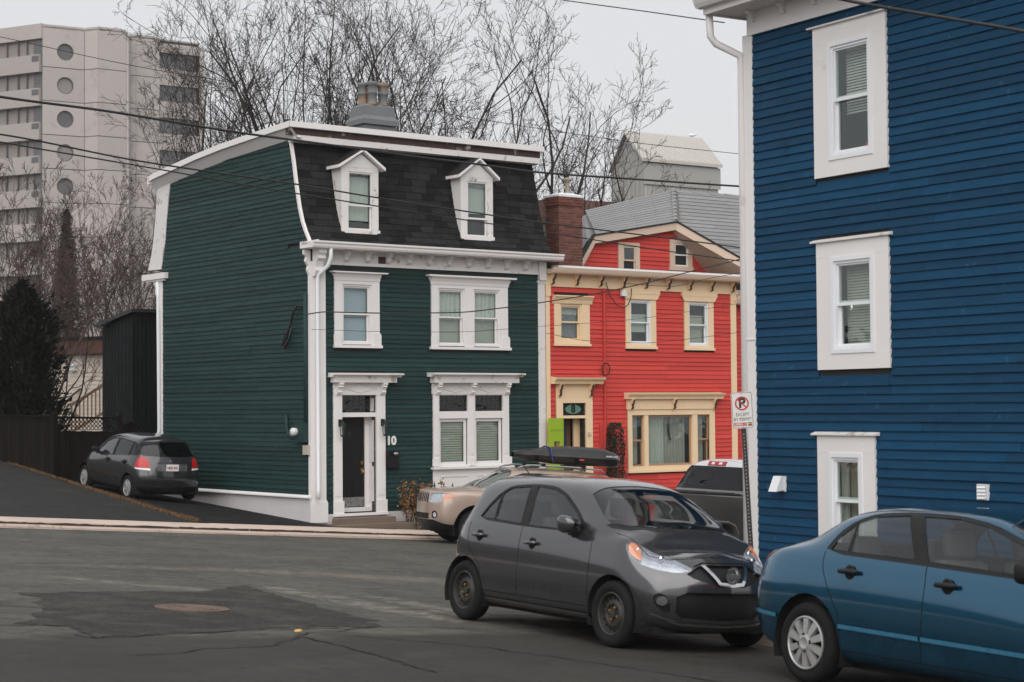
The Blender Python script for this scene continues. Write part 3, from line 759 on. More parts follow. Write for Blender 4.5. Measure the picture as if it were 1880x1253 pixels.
sheet('driveway_lane', lin(-60, -3.62, 30) , lin(-1.09, 40, 26), back_z, m_lane)
sheet('driveway', lin(-3.6, -0.24, 12), lin(-1.09, 40, 30), back_z, m_drive)
sheet('yard', lin(-0.24, 40, 20), lin(-1.09, 40, 12), lambda s, t: back_z(s, t)-0.02, m_earth)
# dry grass verge between lane and driveway: blades on a strip
def grass_strip(name, path, width, count, hgt, mat, rng):
    mb = MB()
    for _ in range(count):
        k = rng.uniform(0, len(path)-1.001); i = int(k); f = k-i
        s = path[i][0]*(1-f)+path[i+1][0]*f + rng.gauss(0, width/2.5); t = path[i][1]*(1-f)+path[i+1][1]*f + rng.gauss(0, width/2.5)
        z = back_z(s, t) - 0.01; a = rng.uniform(0, 6.28); h = hgt*rng.uniform(0.4, 1.2); w = 0.012
        dx, dy = math.cos(a)*w, math.sin(a)*w; lx, ly = rng.gauss(0, h*0.5), rng.gauss(0, h*0.5)
        mb.add([(s-dx, t-dy, z), (s+dx, t+dy, z), (s+lx, t+ly, z+h)], [(0, 1, 2)])
    o = mb.obj(name, mat); o.matrix_world = FR; return kind(o, 'stuff')
gpath = [(-3.55, -0.75), (-3.55, -0.2), (-3.6, 1.5), (-3.62, 3.2), (-3.6, 6), (-3.6, 9)]
grass_strip('dry_grass', gpath, 0.15, 3600, 0.07, m_grass, random.Random(3))
mb = MB()
for i in range(len(gpath)-1):
    (s0, t0), (s1, t1) = gpath[i], gpath[i+1]
    q = [(s0-.08, t0), (s0+.08, t0), (s1+.08, t1), (s1-.08, t1)]
    mb.add([(a, b, back_z(a, b)+0.012) for a, b in q], [(0, 1, 2, 3)])
o = mb.obj('verge_soil', m_grass); o.matrix_world = FR; kind(o, 'structure')

# sidewalk of single slabs, kerb stones and gutter
sw = empty('sidewalk', mat=FR); kind(sw, 'structure')
def walk_z(s, t): return plane_z(s, t) + 0.055
rng = random.Random(11)
s = -22.0
while s < 24:
    L = 1.55; a, b = s+0.008, s+L-0.008; dz = rng.uniform(-0.004, 0.004); t0, t1 = -2.82, -1.1
    q = [(a, t0), (b, t0), (b, t1), (a, t1)]
    mb = MB(); mb.add([(x, y, walk_z(x, y)-0.16) for x, y in q] + [(x, y, walk_z(x, y)+dz-0.006) for x, y in q] + [(x+(0.012 if x == a else -0.012), y+(0.012 if y == t0 else -0.012), walk_z(x, y)+dz) for x, y in q],
        [(0,1,5,4),(1,2,6,5),(2,3,7,6),(3,0,4,7),(4,5,9,8),(5,6,10,9),(6,7,11,10),(7,4,8,11),(8,9,10,11)])
    mb.obj('paving_slab', m_conc, sw)
    mb = MB(); vs = []
    for k in range(13):
        x = a+(b-a)*k/12; zz = walk_z(x, t0); vs += [(x, t0-.004, zz-.075), (x, t0-.006, zz-.016+rng.uniform(-.012,.010))]
    mb.add(vs, [(2*k, 2*k+2, 2*k+3, 2*k+1) for k in range(12)]); mb.obj('dirty_edge', m_edge, sw); s += L
s = -22.0
while s < 24:
    L = 2.4; a, b = s+0.006, s+L-0.006; dz = rng.uniform(-0.006, 0.004); t0, t1 = -3.0, -2.86
    P = lambda x, t, d: (x, t, walk_z(x, t)+d+dz)
    mb = MB()
    for x in (a, b): mb.v += [P(x, t1, -0.2), P(x, t0, -0.2), P(x, t0, -0.085), P(x, t0+0.03, -0.058), P(x, t1, -0.052)]
    mb.f = [(0,1,2,3,4), (9,8,7,6,5)] + [(i, 5+i, 5+(i+1) % 5, (i+1) % 5) for i in range(5)]; mb.mi = [0]*7
    mb.obj('kerb_stone', m_kerb, sw); s += L
mb = MB()
sheet('gutter', lin(-22, 24, 40), [-3.36, -3.2, -3.0], road_z, pm('gutter_concrete', (0.30,0.25,0.215), 0.9, 0.2, 3, wear=(0.12,0.11,0.10), wearamt=(0.5,0.66), wscale=1.8), 0.006)

# dark repair patch, cracks
def flat_poly(name, pts, mat, dz, jit=0.0, sub=6, rng=random.Random(5)):
    q = []
    for i, p in enumerate(pts):
        a, b = p, pts[(i+1) % len(pts)]
        for k in range(sub):
            f = k/sub; q.append((a[0]+(b[0]-a[0])*f + rng.gauss(0, jit), a[1]+(b[1]-a[1])*f + rng.gauss(0, jit)))
    mb = MB(); mb.add([(x, y, road_z(x, y)+dz) for x, y in q], [tuple(range(len(q)))])
    o = mb.obj(name, mat); o.matrix_world = FR
    nz = o.data.polygons[0].normal.z
    if nz < 0: o.data.flip_normals()
    return kind(o, 'structure')
flat_poly('asphalt_patch', [(-14.12,-17.37),(-13.1,-17.24),(-12.04,-17.16),(-10.95,-16.35),(-11.2,-17.3),(-11.40,-18.28),(-11.79,-20.27),(-12.11,-20.86),(-12.9,-20.8),(-13.52,-21.02),(-14.45,-21.31),(-15.23,-21.54),(-15.02,-20.63),(-15.39,-20.48),(-14.56,-19.1)], m_patch, 0.004, 0.045)
def crack(pts, w=0.016, rng=random.Random(8)):
    q = []
    for a, b in zip(pts, pts[1:]):
        k = max(2, int(math.dist(a, b)/0.12))
        for i in range(k): q.append((a[0]+(b[0]-a[0])*i/k+rng.gauss(0, .022), a[1]+(b[1]-a[1])*i/k+rng.gauss(0, .022)))
    q.append(pts[-1]); mb = MB(); vs = []; fs = []
    for i, p in enumerate(q):
        a = q[max(i-1, 0)]; b = q[min(i+1, len(q)-1)]; dx, dy = b[0]-a[0], b[1]-a[1]; L = math.hypot(dx, dy) or 1
        ww = w*rng.uniform(0.35, 1.0); nx, ny = -dy/L*ww, dx/L*ww
        for sg in (-1, 1):
            x, y = p[0]+sg*nx, p[1]+sg*ny; vs.append((x, y, road_z(x, y)+0.008))
    for i in range(len(q)-1): fs.append((2*i, 2*i+1, 2*i+3, 2*i+2))
    mb.add(vs, fs); o = mb.obj('road_crack', m_crack); o.matrix_world = FR; kind(o, 'structure')
crack([(-15.48,-22.74),(-15.02,-22.62),(-14.66,-22.37),(-14.02,-22.28),(-13.2,-21.4),(-12.11,-20.86),(-11.2,-21.0)], 0.018)
crack([(-13.37,-21.52),(-13.36,-22.03),(-13.39,-22.42),(-13.63,-24.01)], 0.02)
crack([(-16.6,-20.4),(-15.61,-20.56),(-15.02,-20.66),(-15.23,-21.56),(-14.45,-21.33),(-13.52,-21.04),(-12.11,-20.88)], 0.017)
crack([(-12.9,-21.5),(-12.2,-22.3),(-11.9,-23.2),(-11.6,-25)], 0.02)
crack([(-14.56,-19.1),(-15.6,-18.3),(-17.5,-17.6)], 0.02)
crack([(-12.7,-13.2),(-10.6,-12.9),(-9.4,-13.3)], 0.018)

# block beside the blue house: raised sidewalk with kerb (blue frame: b along the wall towards the camera, c outwards)
ANGB = R(-58)
B0 = at(1390, 1000, 24.5); B0.z = 0.0
TB = Vector((math.cos(ANGB), math.sin(ANGB), 0)); NB = Vector((-math.cos(R(32)), -math.sin(R(32)), 0))
FB = Matrix.Translation(B0) @ Matrix.Rotation(ANGB, 4, 'Z')     # local x = b, local y = into the house
def bz(b, c, dz=0.0):
    p = B0 + TB*b + NB*c; return road_z(*st(p)) + dz
bw = empty('corner_sidewalk', mat=FB); kind(bw, 'structure')
def bslab(par, name, b0, b1, c0, c1, mat, h, g=0.006):
    q = [(b0+g, -c1+g), (b1-g, -c1+g), (b1-g, -c0-g), (b0+g, -c0-g)]
    mb = MB(); mb.add([(x, y, bz(x, -y, h-0.25)) for x, y in q] + [(x, y, bz(x, -y, h)) for x, y in q],
        [(3,2,1,0),(4,5,6,7),(0,1,5,4),(1,2,6,5),(2,3,7,6),(3,0,4,7)])
    return mb.obj(name, mat, par)
for i in range(18):
    b = .35 + 1.5*i
    bslab(bw, 'paving_slab', b, b+1.5, 2.5, 4.25, m_conc, 0.13)
for i in range(11): bslab(bw, 'kerb_stone', .35+2.4*i, .35+2.4*(i+1), 4.27, 4.42, m_kerb, 0.125)
mb = MB(); mb.add([(b, -c, bz(b, c, 0.12)) for b in lin(.35, 27.6, 20) for c in (-12, 0, 2.5)], [(i*3+j, i*3+j+1, (i+1)*3+j+1, (i+1)*3+j) for i in range(20) for j in range(2)])
o = mb.obj('paved_yard', m_lane); o.matrix_world = FB; kind(o, 'structure')
# ------------------------------------------------------------------ damp air: far things pale with distance
hz = MB(); hz.box(-720, 720, -720, 720, -6.5, 46)
hm = bpy.data.materials.new('damp_air'); hm.use_nodes = True; ht = hm.node_tree; ht.nodes.remove(ht.nodes['Principled BSDF'])
pv = ht.nodes.new('ShaderNodeVolumePrincipled'); pv.inputs['Color'].default_value = (.93,.93,.95,1); pv.inputs['Density'].default_value = .0003; pv.inputs['Anisotropy'].default_value = .2
ht.links.new(pv.outputs[0], ht.nodes['Material Output'].inputs['Volume'])
kind(hz.obj('haze', hm), 'stuff')
# ------------------------------------------------------------------ green house: local x = s, y = t, z from its base
GH = empty('green_house', O, ANG, 'dark green clapboard house with black mansard roof, two dormers and white trim', 'house')
rng = random.Random(21)
XL, XR, DEP = -0.25, 6.62, 7.35
E0 = 0.107
g_holes = [(0.30,1.70,0,3.19), (3.02,5.26,0,3.19), (0.34,1.58,3.80,5.54), (2.99,5.25,3.80,5.54)]
open_holes = [(0.53,1.45,0.08,2.72), (3.2,4.03,0.9,2.72), (4.24,5.07,0.9,2.72), (0.55,1.34,3.87,5.24), (3.19,3.97,3.87,5.24), (4.22,5.0,3.87,5.24)]
shell = MB(); wall_panels(shell, XL, XR, -0.6, 6.1, open_holes, 0.0, 0.16)
shell.box(XL, XL+0.15, 0.16, DEP, -0.6, 6.1); shell.box(XR-0.15, XR, 0.16, DEP, -0.6, 6.1); shell.box(XL+0.15, XR-0.15, DEP-0.15, DEP, -0.6, 6.1)
MP = [(0.02,6.14),(0.09,6.24),(0.22,6.42),(0.36,6.66),(0.47,6.95),(0.56,7.27),(0.65,7.65),(0.73,8.03),(0.83,8.4),(0.92,8.68)]   # front mansard (t, z)
MR = [(8.06,6.04),(7.88,6.4),(7.75,6.83),(7.65,7.3),(7.56,7.94),(7.5,8.39)]                                             # rear mansard
side = MP + list(reversed(MR)) + [(7.35, 6.0), (0.05, 6.0)]
shell.prism(side, XL+0.03, XL+0.15, 'yz'); shell.prism(side, XR-0.02, XR+0.10, 'yz')
# mansard slopes and flat deck
dorm = [(0.73,1.74,6.46,7.95), (4.09,5.05,6.46,7.97)]
XM = XR + 0.10
for (t0, z0), (t1, z1) in zip(MP, MP[1:]):
    cuts = free_spans(XL+0.15, XM, [(d[0]+0.1, d[1]-0.1, d[2]+0.1, d[3]-0.05) for d in dorm], z0, z1)
    for a, b in cuts: shell.add([(a,t0,z0),(b,t0,z0),(b,t1,z1),(a,t1,z1)], [(0,1,2,3)])
shell.add([(XL,8.06,6.04),(XM,8.06,6.04),(XM,7.5,8.39),(XL,7.5,8.39)], [(3,2,1,0)])
shell.obj('wall', m_dark_in, GH)
f = MB(); f.box(XL-0.02, XR, -0.03, DEP, -1.2, 0.06); f.obj('foundation', m_found, GH)
f = MB(); f.box(XL-0.045, XL-0.02, -0.04, DEP+0.02, -1.0, 0.43); f.obj('foundation_side', m_found, GH)
f = MB(); f.prism([(XL-0.12, 0.43), (XL-0.12, 0.455), (XL-0.02, 0.505), (XL-0.02, 0.43)], 0.0, DEP, 'xz'); f.obj('water_table', m_white, GH)
# boards
bm_ = board_mesh(E0, m_green)
lay_boards(GH, bm_, 0.10, 6.19, 0.06, 5.70, E0, g_holes, rng, maxlen=4.4)
def tfront(z):
    if z < 6.1: return 0.06
    for (t0, z0), (t1, z1) in zip(MP, MP[1:]):
        if z0 <= z <= z1: return t0+(t1-t0)*(z-z0)/(z1-z0)+0.06
    return 0.98
def trear(z):
    if z < 6.02: return 7.26
    return 7.32 + (6.77-7.32)*(z-6.02)/(8.3-6.02)
ztop = lambda t: 8.50 if t < 3 else 8.50 - 0.045*(t-3) if t < 5 else 8.41-0.09*(t-5)
def side_place(loc, L):
    inst('clapboard', bm_, GH, (XL - 0.0 + loc[1], -loc[0], loc[2]), (0, rng.uniform(-.0005,.0005), R(-90)), (L, 1, 1))
def side_span(z):
    a, b = tfront(z), trear(z)
    if z > 8.36: b = min(b, 5+ (8.5-z)*14)
    return (-b, -a)
lay_boards(GH, bm_, 0, 0, 0.50, 8.46, E0, [], rng, maxlen=5.2, span=side_span, place=side_place)
# corner boards
cb = MB(); cb.box(XL-0.035, XL+0.36, -0.04, 0.0, 0.0, 5.72); cb.box(XL-0.035, XL-0.001, 0.0, 0.07, 0.0, 5.95)
cb.box(XL-0.06, XL+0.39, -0.065, -0.041, -0.12, 0.33); cb.box(XL-0.05, XL+0.38, -0.052, -0.041, 0.33, 0.37)
cb.obj('corner_board', m_white, GH)
cb = MB(); cb.box(6.18, 6.39, -0.04, 0.0, -0.6, 5.45); cb.box(6.16, 6.41, -0.06, -0.002, 5.45, 5.52); cb.box(6.19, 6.40, -0.10, -0.002, 5.52, 5.98); cb.obj('corner_board', m_white_old, GH)
cb = MB(); cb.box(XL-0.035, XL-0.001, 7.24, 7.40, 0.3, 5.72); cb.obj('corner_board', m_white, GH)
# frieze, cornice, gutter
fr = MB(); fr.box(XL+0.1, 6.18, -0.045, 0.0, 5.68, 6.02); fr.box(XL+0.1, 6.18, -0.07, -0.046, 5.66, 5.70); fr.obj('frieze', m_white_old, GH)
co = MB(); co.box(XL-0.02, 6.66, -0.38, 0.03, 5.995, 6.06)
co.prism([(-0.38,5.99),(-0.45,6.0),(-0.47,6.04),(-0.47,6.08),(-0.50,6.11),(-0.50,6.15),(-0.40,6.15),(-0.38,6.10),(0.03,6.16),(0.03,6.07),(-0.38,6.07)], XL-0.22, 6.66, 'yz')
co.prism([(-0.22+XL, 6.0), (-0.22+XL, 6.15), (XL+0.0, 6.19), (XL+0.0, 5.99)], -0.36, 0.10, 'xz')
co.obj('cornice', m_white, GH)
for i in range(10):
    mb = MB(); x = 0.63+0.569*i; scroll(mb, x, 0.10, -0.046, 5.99, 0.24, 0.20); mb.box(x-.065, x+.065, -0.27, -0.046, 5.965, 5.993); mb.obj('bracket', m_white_old, GH)
mb = MB(); mb.box(1.52, 1.72, -0.055, -0.044, 5.74, 5.9); mb.obj('frieze_hole', m_rust, GH)
mb = MB(); scroll(mb, XL+0.12, 0.20, -0.045, 6.0, 0.62, 0.30); mb.obj('corner_bracket', m_white, GH)
mb = MB(); mb.prism([(XL-.03,5.98),(XL-.17,5.98),(XL-.17,5.88),(XL-.10,5.82),(XL-.13,5.72),(XL-.06,5.62),(XL-.08,5.52),(XL-.03,5.4)], 0.0, 0.08, 'xz'); mb.obj('side_bracket', m_white, GH)
# downspout at the corner
dp = MB(); dp.tube([(0.03,-0.40,6.02),(0.03,-0.40,5.80),(0.0,-0.34,5.62),(-0.13,-0.13,5.42),(-0.14,-0.11,5.3),(-0.14,-0.11,0.62),(-0.16,-0.14,0.42)], 0.045, 10); dp.obj('downspout', m_vinyl, GH, smooth=True)
# edge trim of the mansard and rear trim
tr = MB()
for (t0, z0), (t1, z1) in zip(MP, MP[1:]):
    tr.add([(XL-.03,t0-.05,z0),(XL+.03,t0-.05,z0),(XL+.03,t1-.05,z1),(XL-.03,t1-.05,z1),(XL-.03,t0+.03,z0),(XL-.03,t1+.03,z1)], [(0,1,2,3),(4,0,3,5)])
tr.obj('roof_edge_trim', m_white, GH)
tr = MB(); P = [(8.06,6.04),(7.88,6.4),(7.75,6.83),(7.65,7.3),(7.56,7.94),(7.5,8.36)]; Q = [(6.78,8.27),(6.9,7.87),(7.0,7.3),(7.08,6.78),(7.18,6.4),(7.32,6.02)]
tr.prism(P+Q, XL-0.035, XL+0.03, 'yz'); tr.obj('rear_edge_trim', m_white_old, GH)
tr = MB(); tr.box(XL-0.12, XL+0.3, 6.95, 8.25, 5.77, 5.92); tr.box(XL-0.08, XL+0.2, 7.05, 8.1, 5.72, 5.768); tr.prism([(7.36,5.72),(7.75,5.72),(7.6,5.55),(7.62,5.4),(7.45,5.3),(7.45,5.1),(7.38,5.0),(7.36,5.0)], XL-0.05, XL+0.08, 'yz'); tr.obj('rear_cornice', m_white, GH)
dp = MB(); dp.tube([(XL-.08,7.42,5.7),(XL-.08,7.40,5.3),(XL-.08,7.34,1.95),(XL-.08,7.40,1.72),(XL-.12,7.6,1.6)], 0.045, 8); dp.obj('downspout', m_vinyl, GH, smooth=True)
# top fascia (front: white lip, flaking brown board, white board) and sides
tf = MB(); tf.box(XL-.24, XM+.12, 0.50, 0.62, 8.80, 8.93); tf.obj('roof_lip', m_white, GH)
tf = MB(); tf.box(XL-.2, XM+.06, 0.60, 0.75, 8.64, 8.80); tf.obj('roof_fascia', m_rust, GH)
tf = MB(); tf.box(XL-.06, XM+.04, 0.58, 0.88, 8.50, 8.638); tf.obj('roof_fascia', m_white_old, GH)
sidef = [(0.5,8.93),(2.28,8.86),(3.77,8.79),(4.99,8.70),(7.3,8.47),(7.62,8.42)]
tf = MB()
for (t0, z0), (t1, z1) in zip(sidef, sidef[1:]):
    x0, x1 = XL-.25, XL-.20
    tf.add([(x0,t0,z0),(x0,t1,z1),(x0,t1,z1-.14),(x0,t0,z0-.14),(x1,t0,z0-.14),(x1,t1,z1-.14)], [(0,3,2,1),(3,4,5,2)])
    # soffit sloping back to the wall
    tf.add([(x1,t0,z0-.14),(x1,t1,z1-.14),(XL-.022,t1,z1-.36),(XL-.022,t0,z0-.36)], [(0,3,2,1)])
    tf.add([(XL-.022,t0,z0-.36),(XL-.022,t1,z1-.36),(XL+.1,t1,z1-.36),(XL+.1,t0,z0-.36)], [(0,3,2,1)])
tf.box(XL-.25, XL+.1, 7.58, 7.66, 8.22, 8.42); tf.obj('side_fascia', m_white, GH)
dk_ = MB()
for (t0, z0), (t1, z1) in zip(sidef, sidef[1:]): dk_.add([(XL-.25,t0,z0),(XM+.12,t0,z0),(XM+.12,t1,z1),(XL-.25,t1,z1)], [(0,1,2,3)])
dk_.add([(XM+.06,.6,8.5),(XM+.06,7.6,8.2),(XM+.06,7.6,8.42),(XM+.06,.6,8.9)], [(0,1,2,3)])
dk_.obj('roof_deck', m_shingle, GH)
# single shingles on the front slope
arc = [0.0]
for (t0, z0), (t1, z1) in zip(MP, MP[1:]): arc.append(arc[-1]+math.hypot(t1-t0, z1-z0))
def on_arc(a):
    for i in range(len(MP)-1):
        if a <= arc[i+1] or i == len(MP)-2:
            f = (a-arc[i])/(arc[i+1]-arc[i]); return MP[i][0]+(MP[i+1][0]-MP[i][0])*f, MP[i][1]+(MP[i+1][1]-MP[i][1])*f
rows = 16; ex = arc[-1]/rows; k = 0
sh_me = {}
for r_ in range(rows):
    t0, z0 = on_arc(r_*ex); t1, z1 = on_arc(min((r_+1)*ex, arc[-1])); ang_ = math.atan2(t1-t0, z1-z0)
    x = XL+0.03 - (0.2 if r_ % 2 else 0)
    while x < XM:
        w = rng.uniform(0.36, 0.46); a, b = max(x, XL+.03), min(x+w-0.008, XM)
        for (p, q) in free_spans(a, b, [(d[0]+.06, d[1]-.06, d[2], d[3]+.05) for d in dorm], z0, z1):
            if q-p < 0.03: continue
            if 'sh' not in sh_me:
                mb = MB(); e = ex*1.12; mb.add([(0,-.016,0),(1,-.016,0),(1,-.003,e),(0,-.003,e),(0,-.002,0),(1,-.002,0)], [(0,1,2,3),(4,5,1,0)])
                mb.add([(0,-.002,0),(0,-.016,0),(0,-.003,e),(1,-.002,0),(1,-.016,0),(1,-.003,e)], [(0,1,2),(5,4,3)]); sh_me['sh'] = mb.mesh('shingle', m_shingle)
            inst('shingle', sh_me['sh'], GH, (p, t0+rng.uniform(-.003,.001), z0), (-ang_, 0, 0), (q-p, 1, 1)); k += 1
        x += w
print('shingles', k)
# dormers
def dormer(x0, x1, apex_x, zb, ze, za, yf, lower, open_sash):
    par = MB()
    tt = lambda z: on_arc(min(arc[-1], max(0, (z-6.14)*1.08)))[0]
    w = 0.11
    # face boards
    par.box(x0, x0+0.19, yf, yf+.06, zb, ze); par.box(x1-0.16, x1, yf, yf+.06, zb, ze); par.box(x0+.19, x1-.16, yf+.0005, yf+.06, ze-.1, ze); par.box(x0-.02, x1+.02, yf-.04, yf+.07, zb-.03, zb+.07)
    # cheeks taper down to the slope
    for x in (x0, x1):
        par.add([(x, yf+.05, zb-.02), (x, yf+.05, ze), (x, tt(ze)+.1, ze), (x, tt(zb)+.1, zb)], [(0,1,2,3)])
    par.add([(x0, yf, zb-.02), (x1, yf, zb-.02), (x1, tt(zb)+.1, zb-.02), (x0, tt(zb)+.1, zb-.02)], [(0,3,2,1)])
    # gable triangle
    par.prism([(x0-.02, ze), (x1+.02, ze), (apex_x, za-.06)], yf-.005, yf+.05, 'xz')
    d = par.obj('dormer', m_white_old, GH)
    # roof boards with thick white edges
    rf = MB(); o_ = 0.13; sl = 0.075
    for sx, xe in ((-1, x0-o_), (1, x1+o_)):
        zlo = ze - .045
        A, B_ = (xe, zlo), (apex_x, za)
        rf.add([(A[0], yf-.12, A[1]), (B_[0], yf-.12, B_[1]), (B_[0], yf-.12, B_[1]+.05), (A[0], yf-.12, A[1]+.07), (A[0], 0.95, A[1]), (B_[0], 1.0, B_[1]), (B_[0], 1.0, B_[1]+.05), (A[0], 0.95, A[1]+.07)],
               [(0,1,2,3),(0,4,5,1),(3,2,6,7),(0,3,7,4)] if sx < 0 else [(3,2,1,0),(1,5,4,0),(7,6,2,3),(4,7,3,0)])
    rf.obj('dormer_roof_board', m_white, d)
    rs = MB()
    for xe in (x0-o_, x1+o_):
        zlo = ze - .045 + .075
        rs.add([(xe, yf-.115, zlo), (apex_x, yf-.115, za+.055), (apex_x, 1.0, za+.055), (xe, 0.95, zlo)], [(0,1,2,3)])
    rs.obj('dormer_roof', m_shingle, d)
    gx0, gx1, gz0, gz1 = x0+.19, x1-.16, zb+.07, ze-.1
    zm = gz0 + (gz1-gz0)*lower
    sash(d, gx0+.005, gx1-.005, zm-.03, gz1, yf+.02, .035, m_white, m_glass)
    sash(d, gx0+.005, gx1-.005, gz0, zm+.02, yf+.06, .035, m_white, m_glass)
    ins = MB(); ins.box(gx0, gx1, yf+.33, yf+.35, gz0-.1, gz1+.1); ins.box(gx0-.01, gx0, yf+.1, yf+.33, gz0, gz1); ins.box(gx1, gx1+.01, yf+.1, yf+.33, gz0, gz1); ins.obj('dormer_inside', m_room, d)
    return d, gx0, gx1, gz0, gz1, zm
d, a, b, c0, c1, zm = dormer(0.73, 1.74, 1.27, 6.46, 7.96, 8.34, 0.27, 0.43, False)
curtain(d, a, b, c0+.22, c1, .46, m_blind, 12, 0.012)
d, a, b, c0, c1, zm = dormer(4.09, 5.05, 4.59, 6.48, 7.97, 8.39, 0.27, 0.33, True)
blind(d, a, b, zm+.12, c1, .42, m_blind, 0.055, 1.15)
# grey rendered chimney with three pots
ch = MB(); x0, x1, y0, y1, dz = 2.74, 3.66, 2.42, 3.08, -.22
ch.box(x0, x1, y0, y1, 8.4, 9.62+dz); ch.box(x0-.06, x1+.06, y0-.06, y1+.06, 9.62+dz, 9.74+dz)
lv = [(-.06, 9.74), (.0, 9.84), (.02, 10.08), (.12, 10.14)]
ch.add([p for o_, z in lv for p in ((x0+o_,y0+o_,z+dz),(x1-o_,y0+o_,z+dz),(x1-o_,y1-o_,z+dz),(x0+o_,y1-o_,z+dz))], [(4*k+i, 4*k+(i+1)%4, 4*k+4+(i+1)%4, 4*k+4+i) for k in range(3) for i in range(4)]+[(12,13,14,15)])
cho = ch.obj('chimney', m_cement, GH)
pot = MB(); pot.lathe([(.13,0),(.13,.06),(.115,.08),(.12,.30),(.13,.31),(.13,.335),(.117,.35),(.113,.50),(.135,.52),(.135,.60),(.10,.60),(.10,.40)], 18)
pm_ = pot.mesh('chimney_pot', m_pot, True)
for (x, y) in ((2.98,2.85),(3.08,2.58),(3.42,2.62)): inst('chimney_pot', pm_, cho, (x, y, 10.10+dz))
vp_ = MB(); vp_.lathe([(.07,8.6),(.07,9.35),(.09,9.36),(.09,9.4),(0.0,9.41)], 10, (0.9,3.0,0)); vp_.obj('vent_pipe', m_iron, GH)

# windows ------------------------------------------------------------
def casing(x0, x1, z0, z1, cw, ct, cb_, hood, foot, par=GH, mat=None, hm=None, y=-0.05, name='window', plinth=True, hood_h=0.2):
    mat = mat or m_white
    mb = MB(); a, b = x0-cw, x1+cw
    mb.box(a, x0, y, 0.0, z0-0.02, z1+ct); mb.box(x1, b, y, 0.0, z0-0.02, z1+ct); mb.box(x0, x1, y+.002, 0.0, z1, z1+ct)
    # reveal
    mb.box(x0-.012, x0, 0.0, .15, z0, z1); mb.box(x1, x1+.012, 0.0, .15, z0, z1); mb.box(x0, x1, 0.001, .15, z1, z1+.012); mb.box(x0, x1, 0.001, .15, z0-.012, z0)
    if plinth:
        for (p, q) in ((a-.03, x0-.04), (x1+.04, b+.03)):
            mb.box(p, q, y-.025, y-.0005, z0-.02, z0+.2)
            mb.prism([(p, z0+.2), (q, z0+.2), (q-.03 if p > x1 else q, z0+.26), (p if p > x1 else p+.03, z0+.26)], y-.025, y-.0005, 'xz')
    w = mb.obj(name, mat, par)
    sl = MB(); sl.box(a-.03, b+.05, y-.05, 0.0, z0-.085, z0-.022); sl.obj('sill', mat, w)
    if hood:
        h = MB(); zt = z1+ct
        h.prism([(y-.001, zt), (y-.012, zt), (y-.02, zt+hood_h*.3), (y-.06, zt+hood_h*.8), (y-.10, zt+hood_h*.86), (y-.12, zt+hood_h), (0.0, zt+hood_h+.01), (0.0, zt)], a-.01, b+.01, 'yz')
        for (p0, p1, q0, q1) in ((a-.01, a-.01, a-.11, a-.01), (b+.01, b+.01, b+.01, b+.12)):
            pass
        h.prism([(a-.01, zt+hood_h*.30), (b+.01, zt+hood_h*.30), (b+.06, zt+hood_h*.80), (a-.06, zt+hood_h*.80)], y-.022, -0.001, 'xz')
        h.box(a-.115, b+.16, y-.135, 0.0, zt+hood_h*.86, zt+hood_h); h.obj('hood', hm or mat, w)
    return w
def double_hung(w, x0, x1, z0, z1, zm, fm, inner=None, fw=.05, gm=None):
    if inner is None: inner = fm
    mb = MB(); s_ = .045
    mb.box(x0, x0+s_, -.02, .05, z0, z1); mb.box(x1-s_, x1, -.02, .05, z0, z1); mb.box(x0+s_, x1-s_, -.018, .05, z1-s_, z1); mb.box(x0+s_, x1-s_, -.018, .05, z0, z0+s_); mb.obj('frame', fm, w)
    sash(w, x0+s_, x1-s_, zm-.02, z1-s_, .012, fw*.7, inner, gm or m_glass)
    sash(w, x0+s_, x1-s_, z0+s_, zm+.02, .05, fw*.7, inner, gm or m_glass)
w = casing(0.55, 1.34, 3.88, 5.24, .21, .08, .1, True, True); double_hung(w, .55, 1.34, 3.88, 5.24, 4.57, m_white)
blind(w, .60, 1.29, 3.95, 5.2, .13, m_blind_b, .042, 1.1); room(w, .55, 1.34, 3.88, 5.24, .2)
# upstairs pair
mb = MB(); y = -.05
for (p, q) in ((3.0,3.19),(3.97,4.22),(5.0,5.24)): mb.box(p, q, y, 0, 3.86, 5.32)
for (p, q) in ((3.19,3.97),(4.22,5.0)): mb.box(p, q, y+.002, 0, 5.24, 5.32)
for (p, q) in ((2.97,3.13),(4.02,4.17),(5.06,5.28)):
    mb.box(p, q, y-.025, y-.0005, 3.86, 4.06); mb.prism([(p,4.06),(q,4.06),(q-.02,4.12),(p+.02,4.12)], y-.025, y-.0005, 'xz')
for xa in (3.19, 3.97, 4.22, 5.0): mb.box(xa-.006, xa+.006, 0, .15, 3.88, 5.24)
w = mb.obj('window', m_white, GH)
sl = MB(); sl.box(2.95, 5.31, -.10, 0, 3.795, 3.858); sl.obj('sill', m_white, w)
h = MB(); zt = 5.32; h.prism([(-.051,zt),(-.062,zt),(-.07,zt+.06),(-.11,zt+.16),(-.15,zt+.18),(0,zt+.19),(0,zt)], 2.98, 5.26, 'yz'); h.prism([(2.98,zt+.06),(5.26,zt+.06),(5.33,zt+.16),(2.92,zt+.16)], -.072, -.001, 'xz'); h.box(2.86, 5.42, -.185, 0, zt+.18, zt+.22); h.obj('hood', m_white, w)
for (p, q) in ((3.19,3.97),(4.22,5.0)):
    double_hung(w, p, q, 3.88, 5.24, 4.56, m_white); curtain(w, p+.05, q-.05, 4.5, 5.2, .12, m_blind, 5, 0.02); blind(w, p+.05, q-.05, 3.92, 4.62, .15, m_blind_w, .035, 1.2)
room(w, 3.2, 5.0, 3.88, 5.24, .22)
